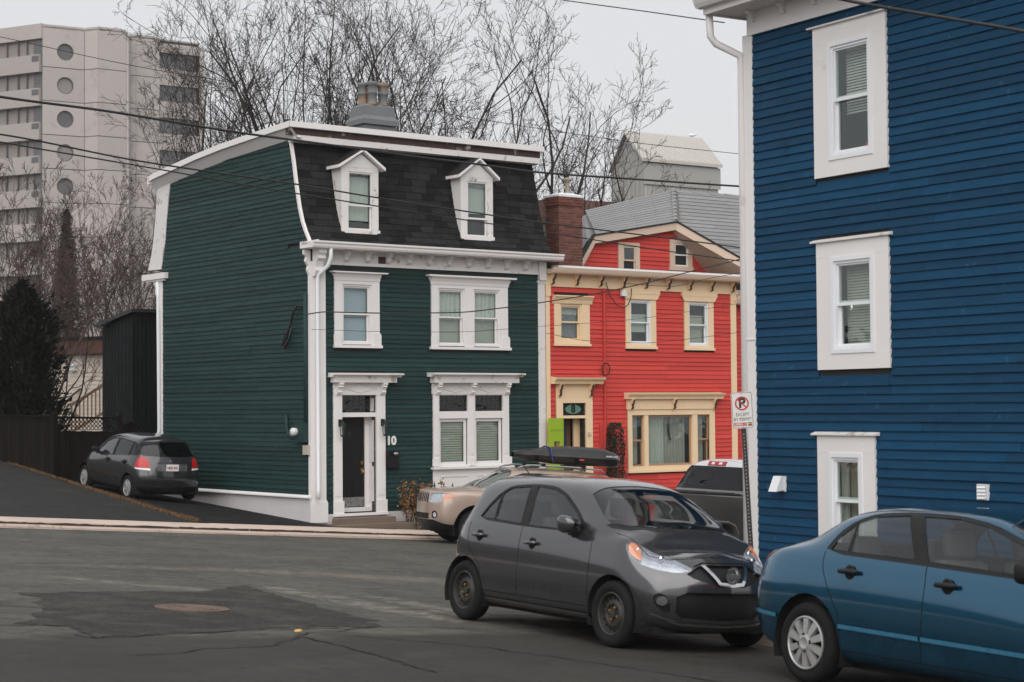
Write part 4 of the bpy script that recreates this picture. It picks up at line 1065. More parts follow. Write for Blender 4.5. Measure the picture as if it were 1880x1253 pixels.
# ground floor pair with leaded transoms, panels below, hood with diamonds
mb = MB()
for (p, q) in ((3.03,3.2),(4.03,4.24),(5.07,5.25)): mb.box(p, q, -.05, 0, 1.04, 3.0)
for (p, q) in ((3.2,4.03),(4.24,5.07)):
    mb.box(p, q, -.048, 0, 2.72, 3.0); mb.box(p, q, -.04, .06, 2.17, 2.34); mb.box(p, q, -.03, .15, 1.03, 1.08)
    mb.box(p-.01, p, 0, .16, 1.05, 2.72); mb.box(q, q+.01, 0, .16, 1.05, 2.72)
for (p, q) in ((2.99,3.17),(4.06,4.21),(5.1,5.31)): mb.box(p, q, -.075, -.0505, 1.06, 1.24)
for (p, q) in ((3.03,3.2),(4.05,4.22),(5.07,5.25)): mb.box(p+.03, q-.03, -.062, -.0505, 1.32, 2.6)
w = mb.obj('window', m_white, GH)
sl = MB(); sl.box(2.97, 5.34, -.14, 0, .985, 1.038); sl.obj('sill', m_white, w)
ap = MB(); ap.box(3.02, 5.26, -.04, 0, .02, .985)
for (p, q) in ((3.2,4.05),(4.25,5.05)):
    for (a_, b_, c_, d_) in ((p,q,.80,.83),(p,q,.2,.23),(p,p+.03,.23,.80),(q-.03,q,.23,.80)): ap.box(a_, b_, -.055, -.0405, c_, d_)
ap.obj('apron_panel', m_white, w)
h = MB(); h.box(3.0, 5.28, -.06, 0, 2.74, 3.005); h.box(2.96, 5.44, -.22, 0, 3.008, 3.15); h.prism([(0,3.15),(-.22,3.15),(-.25,3.19),(-.33,3.2),(-.33,3.235),(0,3.25)], 2.87, 5.56, 'yz'); h.obj('hood', m_white_old, w)
for (p, q) in ((3.29,4.0),(4.33,5.0)):
    di = MB(); cx, cz, rx, rz = (p+q)/2, 2.875, (q-p)/2, .10
    ring = [(cx-rx,cz),(cx,cz+rz),(cx+rx,cz),(cx,cz-rz)]; inn = [(cx-rx+.09,cz),(cx,cz+rz-.028),(cx+rx-.09,cz),(cx,cz-rz+.028)]
    di.add([(x,-.075,z) for x, z in ring]+[(x,-.075,z) for x, z in inn]+[(x,-.059,z) for x, z in ring]+[(x,-.059,z) for x, z in inn], [f for i in range(4) for f in ((i,4+i,4+(i+1)%4,(i+1)%4),(i,(i+1)%4,8+(i+1)%4,8+i),(4+i,12+i,12+(i+1)%4,4+(i+1)%4))]); di.obj('diamond_moulding', m_white_old, w)
for x in (3.14, 4.13, 5.16): mb = MB(); scroll(mb, x, .11, -.06, 3.005, .27, .16); mb.obj('bracket', m_white, w)
m_lead = pm('lead_came', (.03,.03,.03), .5)
def leaded(w, p, q, z0, z1, y):
    g = MB(); g.box(p, q, y, y+.006, z0, z1); g.obj('pane', m_glass_dk, w)
    c = MB(); n_ = 6
    for i in range(1, n_): x = p+(q-p)*i/n_; c.box(x-.006, x+.006, y-.006, y-.001, z0, z1)
    for i in range(1, 4): z = z0+(z1-z0)*i/4; c.box(p, q, y-.0065, y-.0015, z-.006, z+.006)
    o = c.obj('lead_came', m_lead, w)
for (p, q, s0) in ((3.2,4.03,0),(4.24,5.07,0)):
    leaded(w, p, q, 2.34, 2.72, .04)
    sash(w, p+.01, q-.01, 1.08, 2.165, .02, .07, m_white, m_glass)
    blind(w, p+.06, q-.06, 1.12, 2.12, .11, m_blind_w, .056, .95)
room(w, 3.2, 5.07, 1.1, 2.7, .25)
# door with transom, panelled reveal, hood
mb = MB(); mb.box(.30, .53, -.05, 0, .06, 2.73); mb.box(1.45, 1.69, -.05, 0, .06, 2.73)
mb.box(.28, .56, -.075, -.0505, .06, .34); mb.box(1.43, 1.72, -.075, -.0505, .06, .34); mb.box(.30, 1.70, -.06, 0, 2.73, 3.005)
for (p, q) in ((.345,.485),(1.5,1.64)): mb.box(p, q, -.06, -.0505, .45, 2.65)
mb.box(.525, .53, 0, .33, .08, 2.72); mb.box(1.45, 1.455, 0, .33, .08, 2.72); mb.box(.53, 1.45, 0, .33, 2.715, 2.72)
for (c_, d_) in ((.3,1.1),(1.2,2.15),(2.36,2.66)): mb.box(1.435, 1.4495, .07, .25, c_, d_)
mb.box(.53, 1.45, .0, .33, 2.23, 2.33); mb.box(.53, 1.45, .2, .36, .05, .17); mb.box(.27, 1.73, -.1, 0, .0, .06)
mb.box(.53, .565, .26, .34, .17, 2.23); mb.box(1.33, 1.45, .26, .34, .17, 2.23)
w = mb.obj('door_surround', m_white, GH)
h = MB(); h.box(.24, 1.90, -.22, 0, 3.008, 3.13); h.prism([(0,3.13),(-.22,3.13),(-.25,3.17),(-.33,3.18),(-.33,3.215),(0,3.23)], .17, 2.03, 'yz'); h.obj('hood', m_white_old, w)
di = MB(); cx, cz, rx, rz = 1.0, 2.875, .45, .105
ring = [(cx-rx,cz),(cx,cz+rz),(cx+rx,cz),(cx,cz-rz)]; inn = [(cx-rx+.09,cz),(cx,cz+rz-.025),(cx+rx-.09,cz),(cx,cz-rz+.025)]
di.add([(x,-.075,z) for x, z in ring]+[(x,-.075,z) for x, z in inn]+[(x,-.059,z) for x, z in ring]+[(x,-.059,z) for x, z in inn], [f for i in range(4) for f in ((i,4+i,4+(i+1)%4,(i+1)%4),(i,(i+1)%4,8+(i+1)%4,8+i),(4+i,12+i,12+(i+1)%4,4+(i+1)%4))]); di.obj('diamond_moulding', m_white_old, w)
for x in (.42, 1.60): mb = MB(); scroll(mb, x, .12, -.06, 3.005, .27, .16); mb.obj('bracket', m_white, w)
leaded(w, .53, 1.45, 2.33, 2.715, .2)
dr = MB(); dr.box(.565, 1.33, .30, .345, .17, 2.23)
for (p, q, c_, d_) in ((.66,.90,1.2,2.05),(1.0,1.24,1.2,2.05),(.66,.90,.45,1.0),(1.0,1.24,.45,1.0)): dr.box(p, q, .292, .2995, c_, d_)
dr = dr.obj('door', m_black, GH)
mb = MB(); mb.box(.58, 1.31, .29, .2985, .19, .40); mb.obj('kick_plate', m_steel, dr)
mb = MB(); mb.lathe([(0,0),(.03,.005),(.03,.02),(.012,.03),(.03,.05),(.033,.07),(.02,.085),(0,.085)], 14, (1.26,.0,0), 'y'); [mb.v.__setitem__(i, (p[0], .30-p[1], p[2]+.98)) for i, p in enumerate(mb.v)]
mb.obj('door_handle', m_brass, dr, smooth=True)
mb = MB(); mb.box(1.235, 1.285, .28, .30, 1.14, 1.22); mb.box(1.235, 1.285, .285, .30, .93, 1.06); mb.obj('lock_plate', m_brass, dr)
mb = MB(); mb.box(.90, .98, .285, .30, 1.78, 1.9); mb.obj('door_knocker', m_iron, dr)
room(w, .6, 1.4, .2, 2.7, .36)
# carriage lanterns
for x in (.46, 1.60):
    l = MB(); l.cbox(x-.045, x+.045, -.08, -.05, 2.02, 2.18, .01); l.tube([(x,-.08,2.12),(x,-.15,2.17),(x,-.17,2.13)], .012, 8)
    l.lathe([(.0,2.14),(.07,2.07),(.075,2.05)], 6, (x,-.17,0)); l.lathe([(.05,1.80),(.055,1.83),(.03,1.79)], 6, (x,-.17,0))
    for k in range(6):
        a_ = 2*math.pi*k/6; l.tube([(x+.068*math.cos(a_),-.17+.068*math.sin(a_),2.06),(x+.05*math.cos(a_),-.17+.05*math.sin(a_),1.82)], .005, 4)
    lo = l.obj('wall_lantern', m_iron, GH); g = MB(); g.lathe([(.062,2.05),(.046,1.83)], 6, (x,-.17,0)); g.obj('lantern_glass', m_glass, lo)
m_num = pm('white_number', (.72,.71,.70), .5)
wall_text('house_number', '10', .27, m_num, GH, 1.86, -.03, 1.67, ext=.008, bold=.012)
# step, meter, cables on the side wall
mb = MB(); mb.box(.1, 2.25, -.62, -.10, -.42, -.17); mb.box(.22, 1.76, -.36, -.10, -.17, -.04); mb.obj('door_step', m_wood, GH)
mb = MB(); mb.box(XL-.16, XL-.03, .08, .50, 1.68, 2.12); mo = mb.obj('meter_box', m_green, GH)
mb = MB(); mb.lathe([(.0,0),(.085,0.0),(.09,.03),(.09,.1),(.07,.13),(0,.13)], 16, (0,0,0), 'x'); [mb.v.__setitem__(i, (XL-.16-p[0], p[1]+.39, p[2]+1.91)) for i, p in enumerate(mb.v)]
mb.obj('meter_dial', pm('meter_glass', (.6,.62,.62), .15, .3, 30), mo, smooth=True)
mb = MB(); mb.tube([(XL-.07,.12,5.0),(XL-.07,.12,2.1)], .05, 8); mb.tube([(XL-.06,1.0,2.3),(XL-.06,.98,2.0),(XL-.06,.9,1.84),(XL-.06,.7,1.78),(XL-.06,.45,1.78)], .045, 8); mb.obj('conduit', m_green, GH, smooth=True)
mb = MB(); mb.box(XL-.10, XL-.03, .0, .22, 1.40, 1.61); mb.obj('junction_box', pm('beige_plastic', (.42,.38,.33), .6), GH)
mb = MB(); mb.tube([(XL-.06,.1,4.72),(XL-.10,.4,4.75),(XL-.1,.62,4.6),(XL-.1,.75,4.3),(XL-.1,.95,4.0),(XL-.1,1.1,3.85),(XL-.1,1.0,3.8),(XL-.1,.8,4.0),(XL-.1,.7,4.25),(XL-.1,.85,4.2),(XL-.1,1.05,3.95)], .03, 6); mb.obj('service_drop', m_cable, GH, smooth=True)
# mailbox hung beside the door
MBX = empty('mailbox', O+S*1.86+Vector((0,0,1.25)), ANG, 'black wall mailbox with an oval badge below the house number 10', 'mailbox')
mb = MB(); mb.cbox(-.15, .15, -.14, -.03, -.2, .17, .012); mb.cbox(-.16, .16, -.155, -.03, .1, .2, .012); mb.obj('box', m_black, MBX)
mb = MB(); mb.lathe([(0,0),(.07,0),(.06,.012),(0,.014)], 18, (0,0,0), 'y'); [mb.v.__setitem__(i, (p[0]+.05, -.156-p[1], p[2]*.5+.13)) for i, p in enumerate(mb.v)]
mb.obj('badge', m_steel, MBX, smooth=True)
# ------------------------------------------------------------------ red house (numbers in the street frame of the green house; moved to its own base at the end)
RH = empty('red_house', O, ANG, 'bright red clapboard house with cream trim, brick chimney and grey tiled gable roof', 'house')
rng = random.Random(33)
E1 = 0.112
r_holes = [(6.70,7.86,-2,3.16), (9.02,12.08,0.74,2.76), (6.69,7.80,3.93,5.16), (9.0,10.04,3.90,5.5), (11.0,12.08,3.90,5.5)]
r_open = [(6.94,7.62,-2,2.52), (9.18,11.88,.9,2.2), (6.86,7.56,4.05,4.97), (9.15,9.86,4.0,5.14), (11.17,11.88,4.0,5.14)]
sh = MB(); wall_panels(sh, 6.42, 12.87, -2.2, 5.9, r_open, 0.0, .16)
sh.box(12.72, 12.87, .16, 8, -2.2, 5.9); sh.box(6.64, 6.78, .16, 8, -2.2, 5.9); sh.box(6.78, 12.72, 7.85, 8, -2.2, 5.9); sh.obj('wall', m_dark_in, RH)
bmr = board_mesh(E1, m_red)
lay_boards(RH, bmr, 6.53, 12.71, -0.9, 5.45, E1, r_holes, rng, maxlen=4.6)
# side wing set back on the right, its boards
mb = MB(); mb.box(12.9, 15.2, .62, .8, -2.5, 5.2); mb.obj('side_wing', m_dark_in, RH)
for i in range(52): inst('clapboard', bmr, RH, (12.9, .62, -.6+i*E1), (0,0,0), (2.3,1,1))
mb = MB(); mb.prism([(.62,5.16),(.3,5.16),(.3,5.3),(.9,5.6),(.9,5.16)], 12.9, 15.3, 'yz'); mb.obj('side_wing_eave', m_cream2, RH)
# corner boards, frieze, cornice gutter, brackets
cb = MB(); cb.box(6.415, 6.54, -.04, 0, -1.2, 5.4); cb.box(6.41, 6.56, -.065, -.0405, 5.15, 5.42); cb.obj('corner_board', m_cream, RH)
cb = MB(); cb.box(12.69, 12.89, -.04, 0, -1.4, 5.4); cb.box(12.87, 12.9, 0, .2, -1.4, 5.4); cb.prism([(12.69,5.4),(12.89,5.4),(12.89,5.15),(12.83,5.25),(12.69,5.12)], -.06, -.0405, 'xz'); cb.obj('corner_board', m_cream, RH)
fz = MB(); fz.box(6.415, 12.89, -.05, 0, 5.39, 5.72); fz.obj('frieze', m_cream, RH)
gt = MB(); gt.prism([(0,5.70),(-.26,5.70),(-.34,5.715),(-.36,5.76),(-.38,5.84),(-.32,5.84),(-.30,5.80),(0,5.83)], 6.42, 13.12, 'yz'); gt.obj('gutter', m_cream2, RH)
fl = MB(); fl.box(6.62, 13.1, -.30, .9, 5.84, 5.90); fl.obj('roof_flashing', m_vinyl, RH)
rf = MB(); rf.prism([(-.28,5.905),(.9,5.95),(3,6.2),(3,5.8),(-.28,5.84)], 6.75, 12.9, 'yz'); rf.obj('porch_roof', m_shingle, RH)
m_brown = pm('brown_paint', (.07,.03,.018), .6)
for x in (6.58,7.35,8.12,8.88,9.64,10.40,11.16,11.93,12.70):
    b = MB(); scroll(b, x, .075, -.051, 5.705, .27, .18); bo = b.obj('bracket', m_cream, RH)
    b = MB(); scroll(b, x+.004, .05, -.10, 5.69, .25, .15); b.obj('bracket_edge', m_brown, bo)
dp = MB(); dp.tube([(13.0,-.3,5.72),(13.0,-.3,5.6),(12.95,-.12,5.4),(12.93,.1,5.3),(12.93,.1,-1)], .045, 8); dp.obj('downspout', m_cream2, RH, smooth=True)
# windows
def rwin(x0, x1, z0, z1, zm, cl, cr, top, cap, fm, sill_ext=.02):
    mb = MB(); a, b = x0-cl, x1+cr
    mb.box(a, x0, -.045, 0, z0-.06, z1+top); mb.box(x1, b, -.045, 0, z0-.06, z1+top); mb.box(x0, x1, -.043, 0, z1, z1+top); mb.box(x0, x1, -.043, .02, z0-.06, z0)
    for xa in (x0, x1): mb.box(xa-.006, xa+.006, 0, .14, z0, z1)
    w = mb.obj('window', m_cream, RH)
    sl = MB(); sl.box(a-sill_ext, b+sill_ext, -.08, 0, z0-.12, z0-.062); sl.obj('sill', m_cream, w)
    h = MB()
    if cap == 'crown':
        zt = z1+top; h.prism([(-.046,zt-.02),(-.06,zt),(-.08,zt+.08),(-.13,zt+.15),(-.15,zt+.16),(-.15,zt+.19),(0,zt+.2),(0,zt-.02)], a-.04, b+.07, 'yz')
    else:
        zt = z1+top; h.box(a-.10, b+.11, -.085, 0, zt-.11, zt+.02); h.prism([(a-.10,zt-.11),(b+.11,zt-.11),(b+.02,zt-.24),(a-.02,zt-.24)], -.075, -.046, 'xz')
    h.obj('hood', m_cream, w)
    double_hung(w, x0, x1, z0, z1, zm, fm); room(w, x0, x1, z0, z1, .3); return w
w = rwin(6.87, 7.56, 4.05, 4.97, 4.53, .19, .25, .02, 'crown', m_cream)
curtain(w, 6.91, 7.52, 4.72, 4.95, .14, m_blind, 5, .015); curtain(w, 6.91, 7.52, 4.1, 4.74, .15, m_lace, 7, .015, 'lace_curtain')
w = rwin(9.15, 9.86, 4.01, 5.14, 4.57, .15, .17, .26, 'ears', m_vinyl); blind(w, 9.2, 9.82, 4.33, 4.78, .13, m_blind, .03, 1.3); blind(w, 9.2, 9.82, 4.78, 5.1, .16, m_room, .05, 1.3, 'dark_blind')
w = rwin(11.17, 11.88, 4.0, 5.14, 4.55, .15, .18, .26, 'ears', m_vinyl); blind(w, 11.22, 11.84, 4.05, 4.8, .15, m_blind_w, .035, 1.2); blind(w, 11.22, 11.84, 4.8, 5.1, .16, m_room, .05, 1.3, 'dark_blind')
# big three-part window
mb = MB(); mb.box(9.04, 9.18, -.045, 0, .80, 2.34); mb.box(11.88, 12.06, -.045, 0, .80, 2.34)
mb.box(9.60, 9.74, -.03, .08, .88, 2.2); mb.box(11.27, 11.45, -.03, .08, .88, 2.2); mb.box(9.18, 11.88, -.043, .1, 2.2, 2.34); mb.box(9.18, 11.88, -.043, .1, .80, .90)
w = mb.obj('picture_window', m_cream, RH)
h = MB(); h.box(9.0, 12.1, -.07, 0, 2.345, 2.61); h.prism([(0,2.61),(-.16,2.61),(-.17,2.68),(-.22,2.70),(-.25,2.75),(0,2.78)], 8.93, 12.28, 'yz'); h.obj('hood', m_cream, w)
for x in (9.12, 10.56, 12.0):
    b = MB(); scroll(b, x, .085, -.071, 2.61, .27, .12); b.obj('bracket', m_cream, w); b = MB(); scroll(b, x+.004, .05, -.11, 2.60, .25, .10); b.obj('bracket_edge', m_brown, w)
sl = MB(); sl.box(9.0, 12.12, -.1, 0, .735, .80); sl.obj('sill', m_cream, w)
m_tanf = pm('tan_wood_frame', (.40,.24,.14), .5)
for (p, q) in ((9.18,9.6),(11.45,11.88)):
    sash(w, p, q, 1.54, 2.2, .03, .035, m_tanf, m_glass); sash(w, p, q, .90, 1.56, .06, .04, m_tanf, m_glass); curtain(w, p+.04, q-.04, .95, 2.18, .2, m_curtain, 4, .02)
sash(w, 9.74, 11.27, .90, 2.2, .03, .05, m_tanf, m_glass)
curtain(w, 9.8, 10.45, .93, 2.18, .2, m_blind, 6, .035); curtain(w, 10.4, 11.22, .93, 2.18, .26, m_curtain, 8, .04)
pl = MB(); pl.tube([(10.62,.17,2.2),(10.6,.17,1.8),(10.66,.17,1.55)], .03, 6); pl.obj('hanging_cord', m_dark_in, w)
room(w, 9.2, 11.9, .9, 2.2, .4)
# entrance: surround, hood, transom with an 8, blue inner door standing open, lime storm door folded back
mb = MB(); mb.box(6.72, 6.92, -.05, 0, -1.0, 2.6); mb.box(7.66, 7.87, -.05, 0, -1.0, 2.6); mb.box(6.92, 7.66, -.048, 0, 2.52, 2.6); mb.box(6.92, 7.66, -.03, .2, 2.14, 2.21)
mb.box(6.90, 6.925, 0, .4, -1, 2.52); mb.box(7.655, 7.68, 0, .4, -1, 2.52); mb.box(7.5, 7.655, .25, .3, -1, 2.14); mb.box(6.72, 7.87, -.045, -.0005, 2.6, 3.0)
w = mb.obj('door_surround', m_cream, RH)
h = MB(); h.prism([(0,2.99),(-.18,2.99),(-.2,3.06),(-.28,3.1),(-.3,3.15),(0,3.18)], 6.55, 8.12, 'yz'); h.obj('hood', m_cream, w)
h = MB(); h.prism([(0,3.181),(-.3,3.152),(-.3,3.165),(0,3.23)], 6.55, 8.12, 'yz'); h.obj('hood_flashing', m_red, w)
for x in (6.80, 7.79): b = MB(); scroll(b, x, .10, -.046, 2.99, .32, .13); b.obj('bracket', m_cream, w); b = MB(); scroll(b, x+.004, .055, -.09, 2.98, .29, .10); b.obj('bracket_edge', m_brown, w)
mb = MB(); mb.box(6.93, 7.65, .02, .03, 2.215, 2.515); to = mb.obj('transom', m_black, w)
m_jade = pm('painted_glass_jade', (.10,.20,.15), .4, .3, 20)
mb = MB(); q = [(7.29+.25*math.cos(2*math.pi*k/24), 2.365+.115*math.sin(2*math.pi*k/24)) for k in range(24)]; mb.prism(q, .01, .0195, 'xz'); mb.obj('transom_oval', m_jade, to)
wall_text('house_number', '8', .26, m_black, w, 7.29, .008, 2.37, ext=.004, bold=.01)
m_navy = pm('navy_door_paint', (.010,.022,.075), .4)
mb = MB(); mb.box(6.95, 7.30, .3, .34, -1, 2.13); mb.obj('inner_door', m_navy, RH)
mb = MB(); mb.box(7.30, 7.5, .38, .40, -1, 2.13); mb.obj('hall_wall', pm('brown_hall_wall', (.13,.07,.035), .7), RH)
HT = Matrix.Translation((6.93, -.055, 0)) @ Matrix.Rotation(R(180+16), 4, 'Z')
mb = MB(); mb.box(0, .17, -.04, 0, -.95, 2.15); mb.box(.41, .60, -.04, 0, -.95, 2.15); mb.box(.17, .41, -.04, 0, 1.58, 2.15); mb.box(.17, .41, -.04, 0, -.95, 1.2); mb.box(.02, .58, .0, .012, 1.86, 1.90)
lo = mb.obj('storm_door', m_lime, RH); lo.matrix_local = HT
mb = MB(); mb.box(.17, .41, -.025, -.02, 1.2, 1.58); mb.obj('pane', m_glass, lo)
mb = MB(); mb.box(7.70, 7.78, -.1, -.05, 1.72, 1.80); mb.obj('door_bell', m_cream2, RH)
room(w, 6.95, 7.6, -.9, 2.5, .42)
# conduit, meter box, loops of wire
mb = MB(); mb.tube([(8.27,-.06,5.4),(8.27,-.06,2.0),(8.26,-.06,1.0)], .035, 8); mb.box(8.1,8.65,-.05,-.022,.6,2.03); mb.obj('conduit', m_red, RH)
mb = MB(); mb.tube([(8.27+.13*math.cos(a), -.1, 3.36+.16*math.sin(a)) for a in [k*.42 for k in range(16)]], .014, 5)
mb.tube([(8.3,-.1,5.55),(8.42,-.12,5.2),(8.62,-.14,4.98),(8.85,-.14,4.92),(9.0,-.14,5.0),(9.1,-.14,5.2),(9.12,-.14,5.42)], .012, 5); mb.obj('wire_loop', m_cable, RH)
mb = MB(); mb.box(8.82, 8.97, -.13, -.05, 5.22, 5.36); mb.obj('junction_box', m_vinyl, RH)

# gable and tiled roof behind the cornice ------------------------------------
tg = 1.5
Lk, Ll, Pk = Vector((9.28,tg,6.90)), Vector((8.80,tg-.02,6.24)), Vector((12.18,tg,7.41))
Rk = Vector((14.0,-.05,6.0)); A = Vector((13.5,3.0,8.52)); Bk = Vector((22.5,3.0,8.50)); Be = Vector((22.5,-.05,6.0))
tri = MB()
tri.add([Lk+Vector((0,.25,0)), Pk+Vector((0,.25,0)), A, Vector((11.2,4.2,7.9)), Ll+Vector((0,.25,0)), Vector((8.8,3.5,6.2))], [(0,1,2,3),(4,0,3,5)])
tri.add([Pk, Rk, Be, Bk, A], [(0,1,2,3,4)])
tri.add([A, Bk, Vector((22.5,7,6)), Vector((11.2,7,6)), Vector((11.2,4.2,7.9))], [(0,1,2,3,4)])
tri.v = [(p[0], p[1]+.05, p[2]-.10) for p in tri.v]; tri.obj('roof_deck', m_metalroof, RH)
def lap(p0, p1, q0, q1, rows, name, mat, maxw=None, lift=.02):
    """courses between bottom edge p0-p1 and top edge q0-q1"""
    nrm = (p1-p0).cross(q0-p0).normalized()
    if nrm.y > 0: nrm = -nrm
    for i in range(rows):
        f0, f1 = i/rows, min(1, (i+1.15)/rows)
        a, b = p0.lerp(q0, f0), p1.lerp(q1, f0); c, d = p1.lerp(q1, f1), p0.lerp(q0, f1)
        kx = max(1, int((b-a).length/(maxw or 1e9)+.5)); off = (i % 2)*.5
        cuts = sorted({0.0, 1.0} | {min(1, max(0, (j+off)/kx)) for j in range(kx+1)}) if maxw else [0.0, 1.0]
        for u0, u1 in zip(cuts, cuts[1:]):
            if u1-u0 < .02: continue
            u1b = u1-.002
            P = [a.lerp(b,u0)+nrm*lift, a.lerp(b,u1b)+nrm*lift, d.lerp(c,u1b)+nrm*.004, d.lerp(c,u0)+nrm*.004, a.lerp(b,u0), a.lerp(b,u1b)]
            mb = MB(); mb.add(P, [(0,1,2,3),(4,5,1,0)]); mb.obj(name, mat, RH)
lap(Lk+Vector((0,-.05,.03)), Pk+Vector((0,-.05,.03)), Vector((11.2,4.2,7.93)), A+Vector((0,0,.03)), 13, 'roof_tile', m_metalroof, 1.4)
# right-hand plane: rows clipped by the rake line Pk-Rk
Hn = 15
for i in range(21):
    z = 6.0 + (8.52-6.0)*i/21; z2 = 6.0+(8.52-6.0)*(i+1.12)/21
    def row(z):
        f = (z-6.0)/(8.52-6.0); t = -.05+(3.05)*f
        if z < 7.41: g_ = (z-6.0)/(7.41-6.0); s0 = Rk.x+(Pk.x-Rk.x)*g_
        else: g_ = (z-7.41)/(8.52-7.41); s0 = Pk.x+(A.x-Pk.x)*g_
        return s0, t
    (sa, ta), (sb, tb) = row(z), row(min(z2, 8.52))
    s_, cnt = 0, 0
    x = 0.0
    while x < 8.2:
        L = 1.4 if cnt or i % 2 else .7
        a0, a1 = sa+x, sa+x+L-.006; b0, b1 = (sb if x == 0 else a0), a1
        if a0 > 18.9: break
        nv = Vector((0,-.64,.77))*.022
        mb = MB(); mb.add([Vector((a0,ta,z))+nv, Vector((a1,ta,z))+nv, Vector((b1,tb,min(z2,8.52)))+nv*.2, Vector((b0,tb,min(z2,8.52)))+nv*.2, Vector((a0,ta,z)), Vector((a1,ta,z))], [(0,1,2,3),(4,5,1,0)]); mb.obj('roof_tile', m_metalroof, RH)
        x += L; cnt += 1
# hip caps
for i in range(9):
    p, q = Pk.lerp(A, i/9), Pk.lerp(A, (i+1.2)/9 if i < 8 else 1)
    mb = MB(); u_ = Vector((.13,0,-.05)); up_ = Vector((-.02,-.05,.06))
    mb.add([p-u_+up_*.3, p+up_*1.5, p+u_+up_*.6, q-u_*.9+up_*.3, q+up_, q+u_*.9+up_*.3], [(0,1,4,3),(1,2,5,4),(0,2,1)]); mb.obj('hip_cap', m_metalroof, RH)
for i in range(14):
    p = A.lerp(Bk, i/14); q = A.lerp(Bk, (i+1.1)/14)
    mb = MB(); mb.add([p+Vector((0,-.1,-.05)), p+Vector((0,0,.05)), p+Vector((0,.1,-.05)), q+Vector((0,-.1,-.06)), q+Vector((0,0,.03)), q+Vector((0,.1,-.06))], [(0,3,4,1),(1,4,5,2),(0,1,2)]); mb.obj('ridge_cap', m_metalroof, RH)
# rake boards and soffits
def rake(p, q, drop, name='rake_board', mat=m_cream2, depth=.05, soff=None):
    mb = MB(); dn = Vector((0,0,-drop)); bk = Vector((0,depth,0))
    mb.add([p,q,q+dn,p+dn,p+bk,q+bk,q+dn+bk,p+dn+bk], [(0,3,2,1),(0,1,5,4),(3,7,6,2),(4,5,6,7)])
    mb.obj(name, mat, RH)
    e = MB(); up_ = Vector((0,-.03,.05)); e.add([p+Vector((0,-.03,0)),q+Vector((0,-.03,0)),q+up_,p+up_,p+Vector((0,.1,.05)),q+Vector((0,.1,.05))], [(0,1,2,3),(3,2,5,4)]); e.obj('drip_edge', m_black, RH)
    if soff is not None:
        s_ = MB(); s_.add([p+dn+bk, q+dn+bk, q+dn+soff[1], p+dn+soff[0]], [(0,1,2,3)]); s_.obj('soffit', m_cream2, RH)
gw = .2
rake(Lk, Pk, .2, soff=(Vector((.15,gw,-.03)), Vector((0,gw,-.02))))
rake(Ll, Lk, .24, soff=(Vector((.2,gw,0)), Vector((.15,gw,-.03))))
rake(Pk, Rk, .22, soff=(Vector((0,gw,-.02)), Vector((-.15,1.75,0))))
wy = tg+gw
gwz = [(8.9,5.9),(9.3,6.72),(9.5,6.80),(12.2,7.25),(13.9,6.2),(14.0,5.9)]
mb = MB(); mb.prism(gwz, wy, wy+.1, 'xz'); mb.obj('gable_wall', m_dark_in, RH)
gh = [(10.24,10.96,5.9,6.80),(12.1,12.88,6.13,6.95)]
def gspan(z):
    a = 8.9+.4*(z-5.9)/.82 if z < 6.72 else 9.3+2.9*(z-6.72)/.53
    b = 14.0-.1*(z-5.9)/.3 if z < 6.2 else 13.9-1.7*(z-6.2)/1.05
    return a, max(a, b)
lay_boards(RH, bmr, 0, 0, 5.9, 7.2, E1, gh, rng, y=wy-.0, span=gspan)
for (x0, x1, z0, z1, fm) in ((10.40,10.83,5.95,6.70,m_cream2),(12.25,12.74,6.24,6.86,m_vinyl)):
    mb = MB(); mb.box(x0-.17, x0, wy-.06, wy, z0-.06, z1+.1); mb.box(x1, x1+.15, wy-.06, wy, z0-.06, z1+.1); mb.box(x0, x1, wy-.058, wy, z1, z1+.1); mb.box(x0-.19, x1+.17, wy-.08, wy, z0-.12, z0-.0)
    w = mb.obj('gable_window', m_cream2, RH)
    sash(w, x0, x1, (z0+z1)/2-.02, z1, wy-.04, .04, fm, m_glass); sash(w, x0, x1, z0, (z0+z1)/2+.02, wy-.02, .04, fm, m_glass)
    mb = MB(); mb.box(x0, x1, wy-.012, wy-.008, z0, z1); mb.obj('dark_room', m_dark_in, w)
# brick chimney: bricks one by one on a mortar core
cx0, cx1, cy0, cy1, cz0, cz1 = 7.62, 8.40, 0.92, 1.46, 5.75, 7.78
mb = MB(); mb.box(cx0+.012, cx1-.012, cy0+.012, cy1-.012, cz0, cz1); cho = mb.obj('chimney', m_mortar, RH)
mb = MB(); mb.box(-.5,.5,-.5,.5,-.5,.5); brk = mb.mesh('brick', m_brick)
rows = 27; hgt = (cz1-cz0)/rows
for i in range(rows):
    z = cz0+(i+.5)*hgt; grow = .025 if i >= rows-3 else 0
    for (a0, a1, axis) in ((cx0-grow, cx1+grow, 0), (cy0, cy1+grow, 1)):
        L = a1-a0; kx = 4 if axis == 0 else 3; bw_ = L/kx; off = .5 if i % 2 else 0
        x = a0 - (bw_*off)
        while x < a1-.01:
            p, q = max(x, a0), min(x+bw_, a1); x += bw_
            if q-p < .03: continue
            d_ = rng.uniform(-.003,.003)
            if axis == 0: inst('brick', brk, cho, ((p+q)/2, cy0-grow+.03+d_, z), (0,0,0), (q-p-.012, .06, hgt-.012))
            else: inst('brick', brk, cho, (cx0-grow+.03+d_, (p+q)/2, z), (0,0,0), (.06, q-p-.012, hgt-.012))
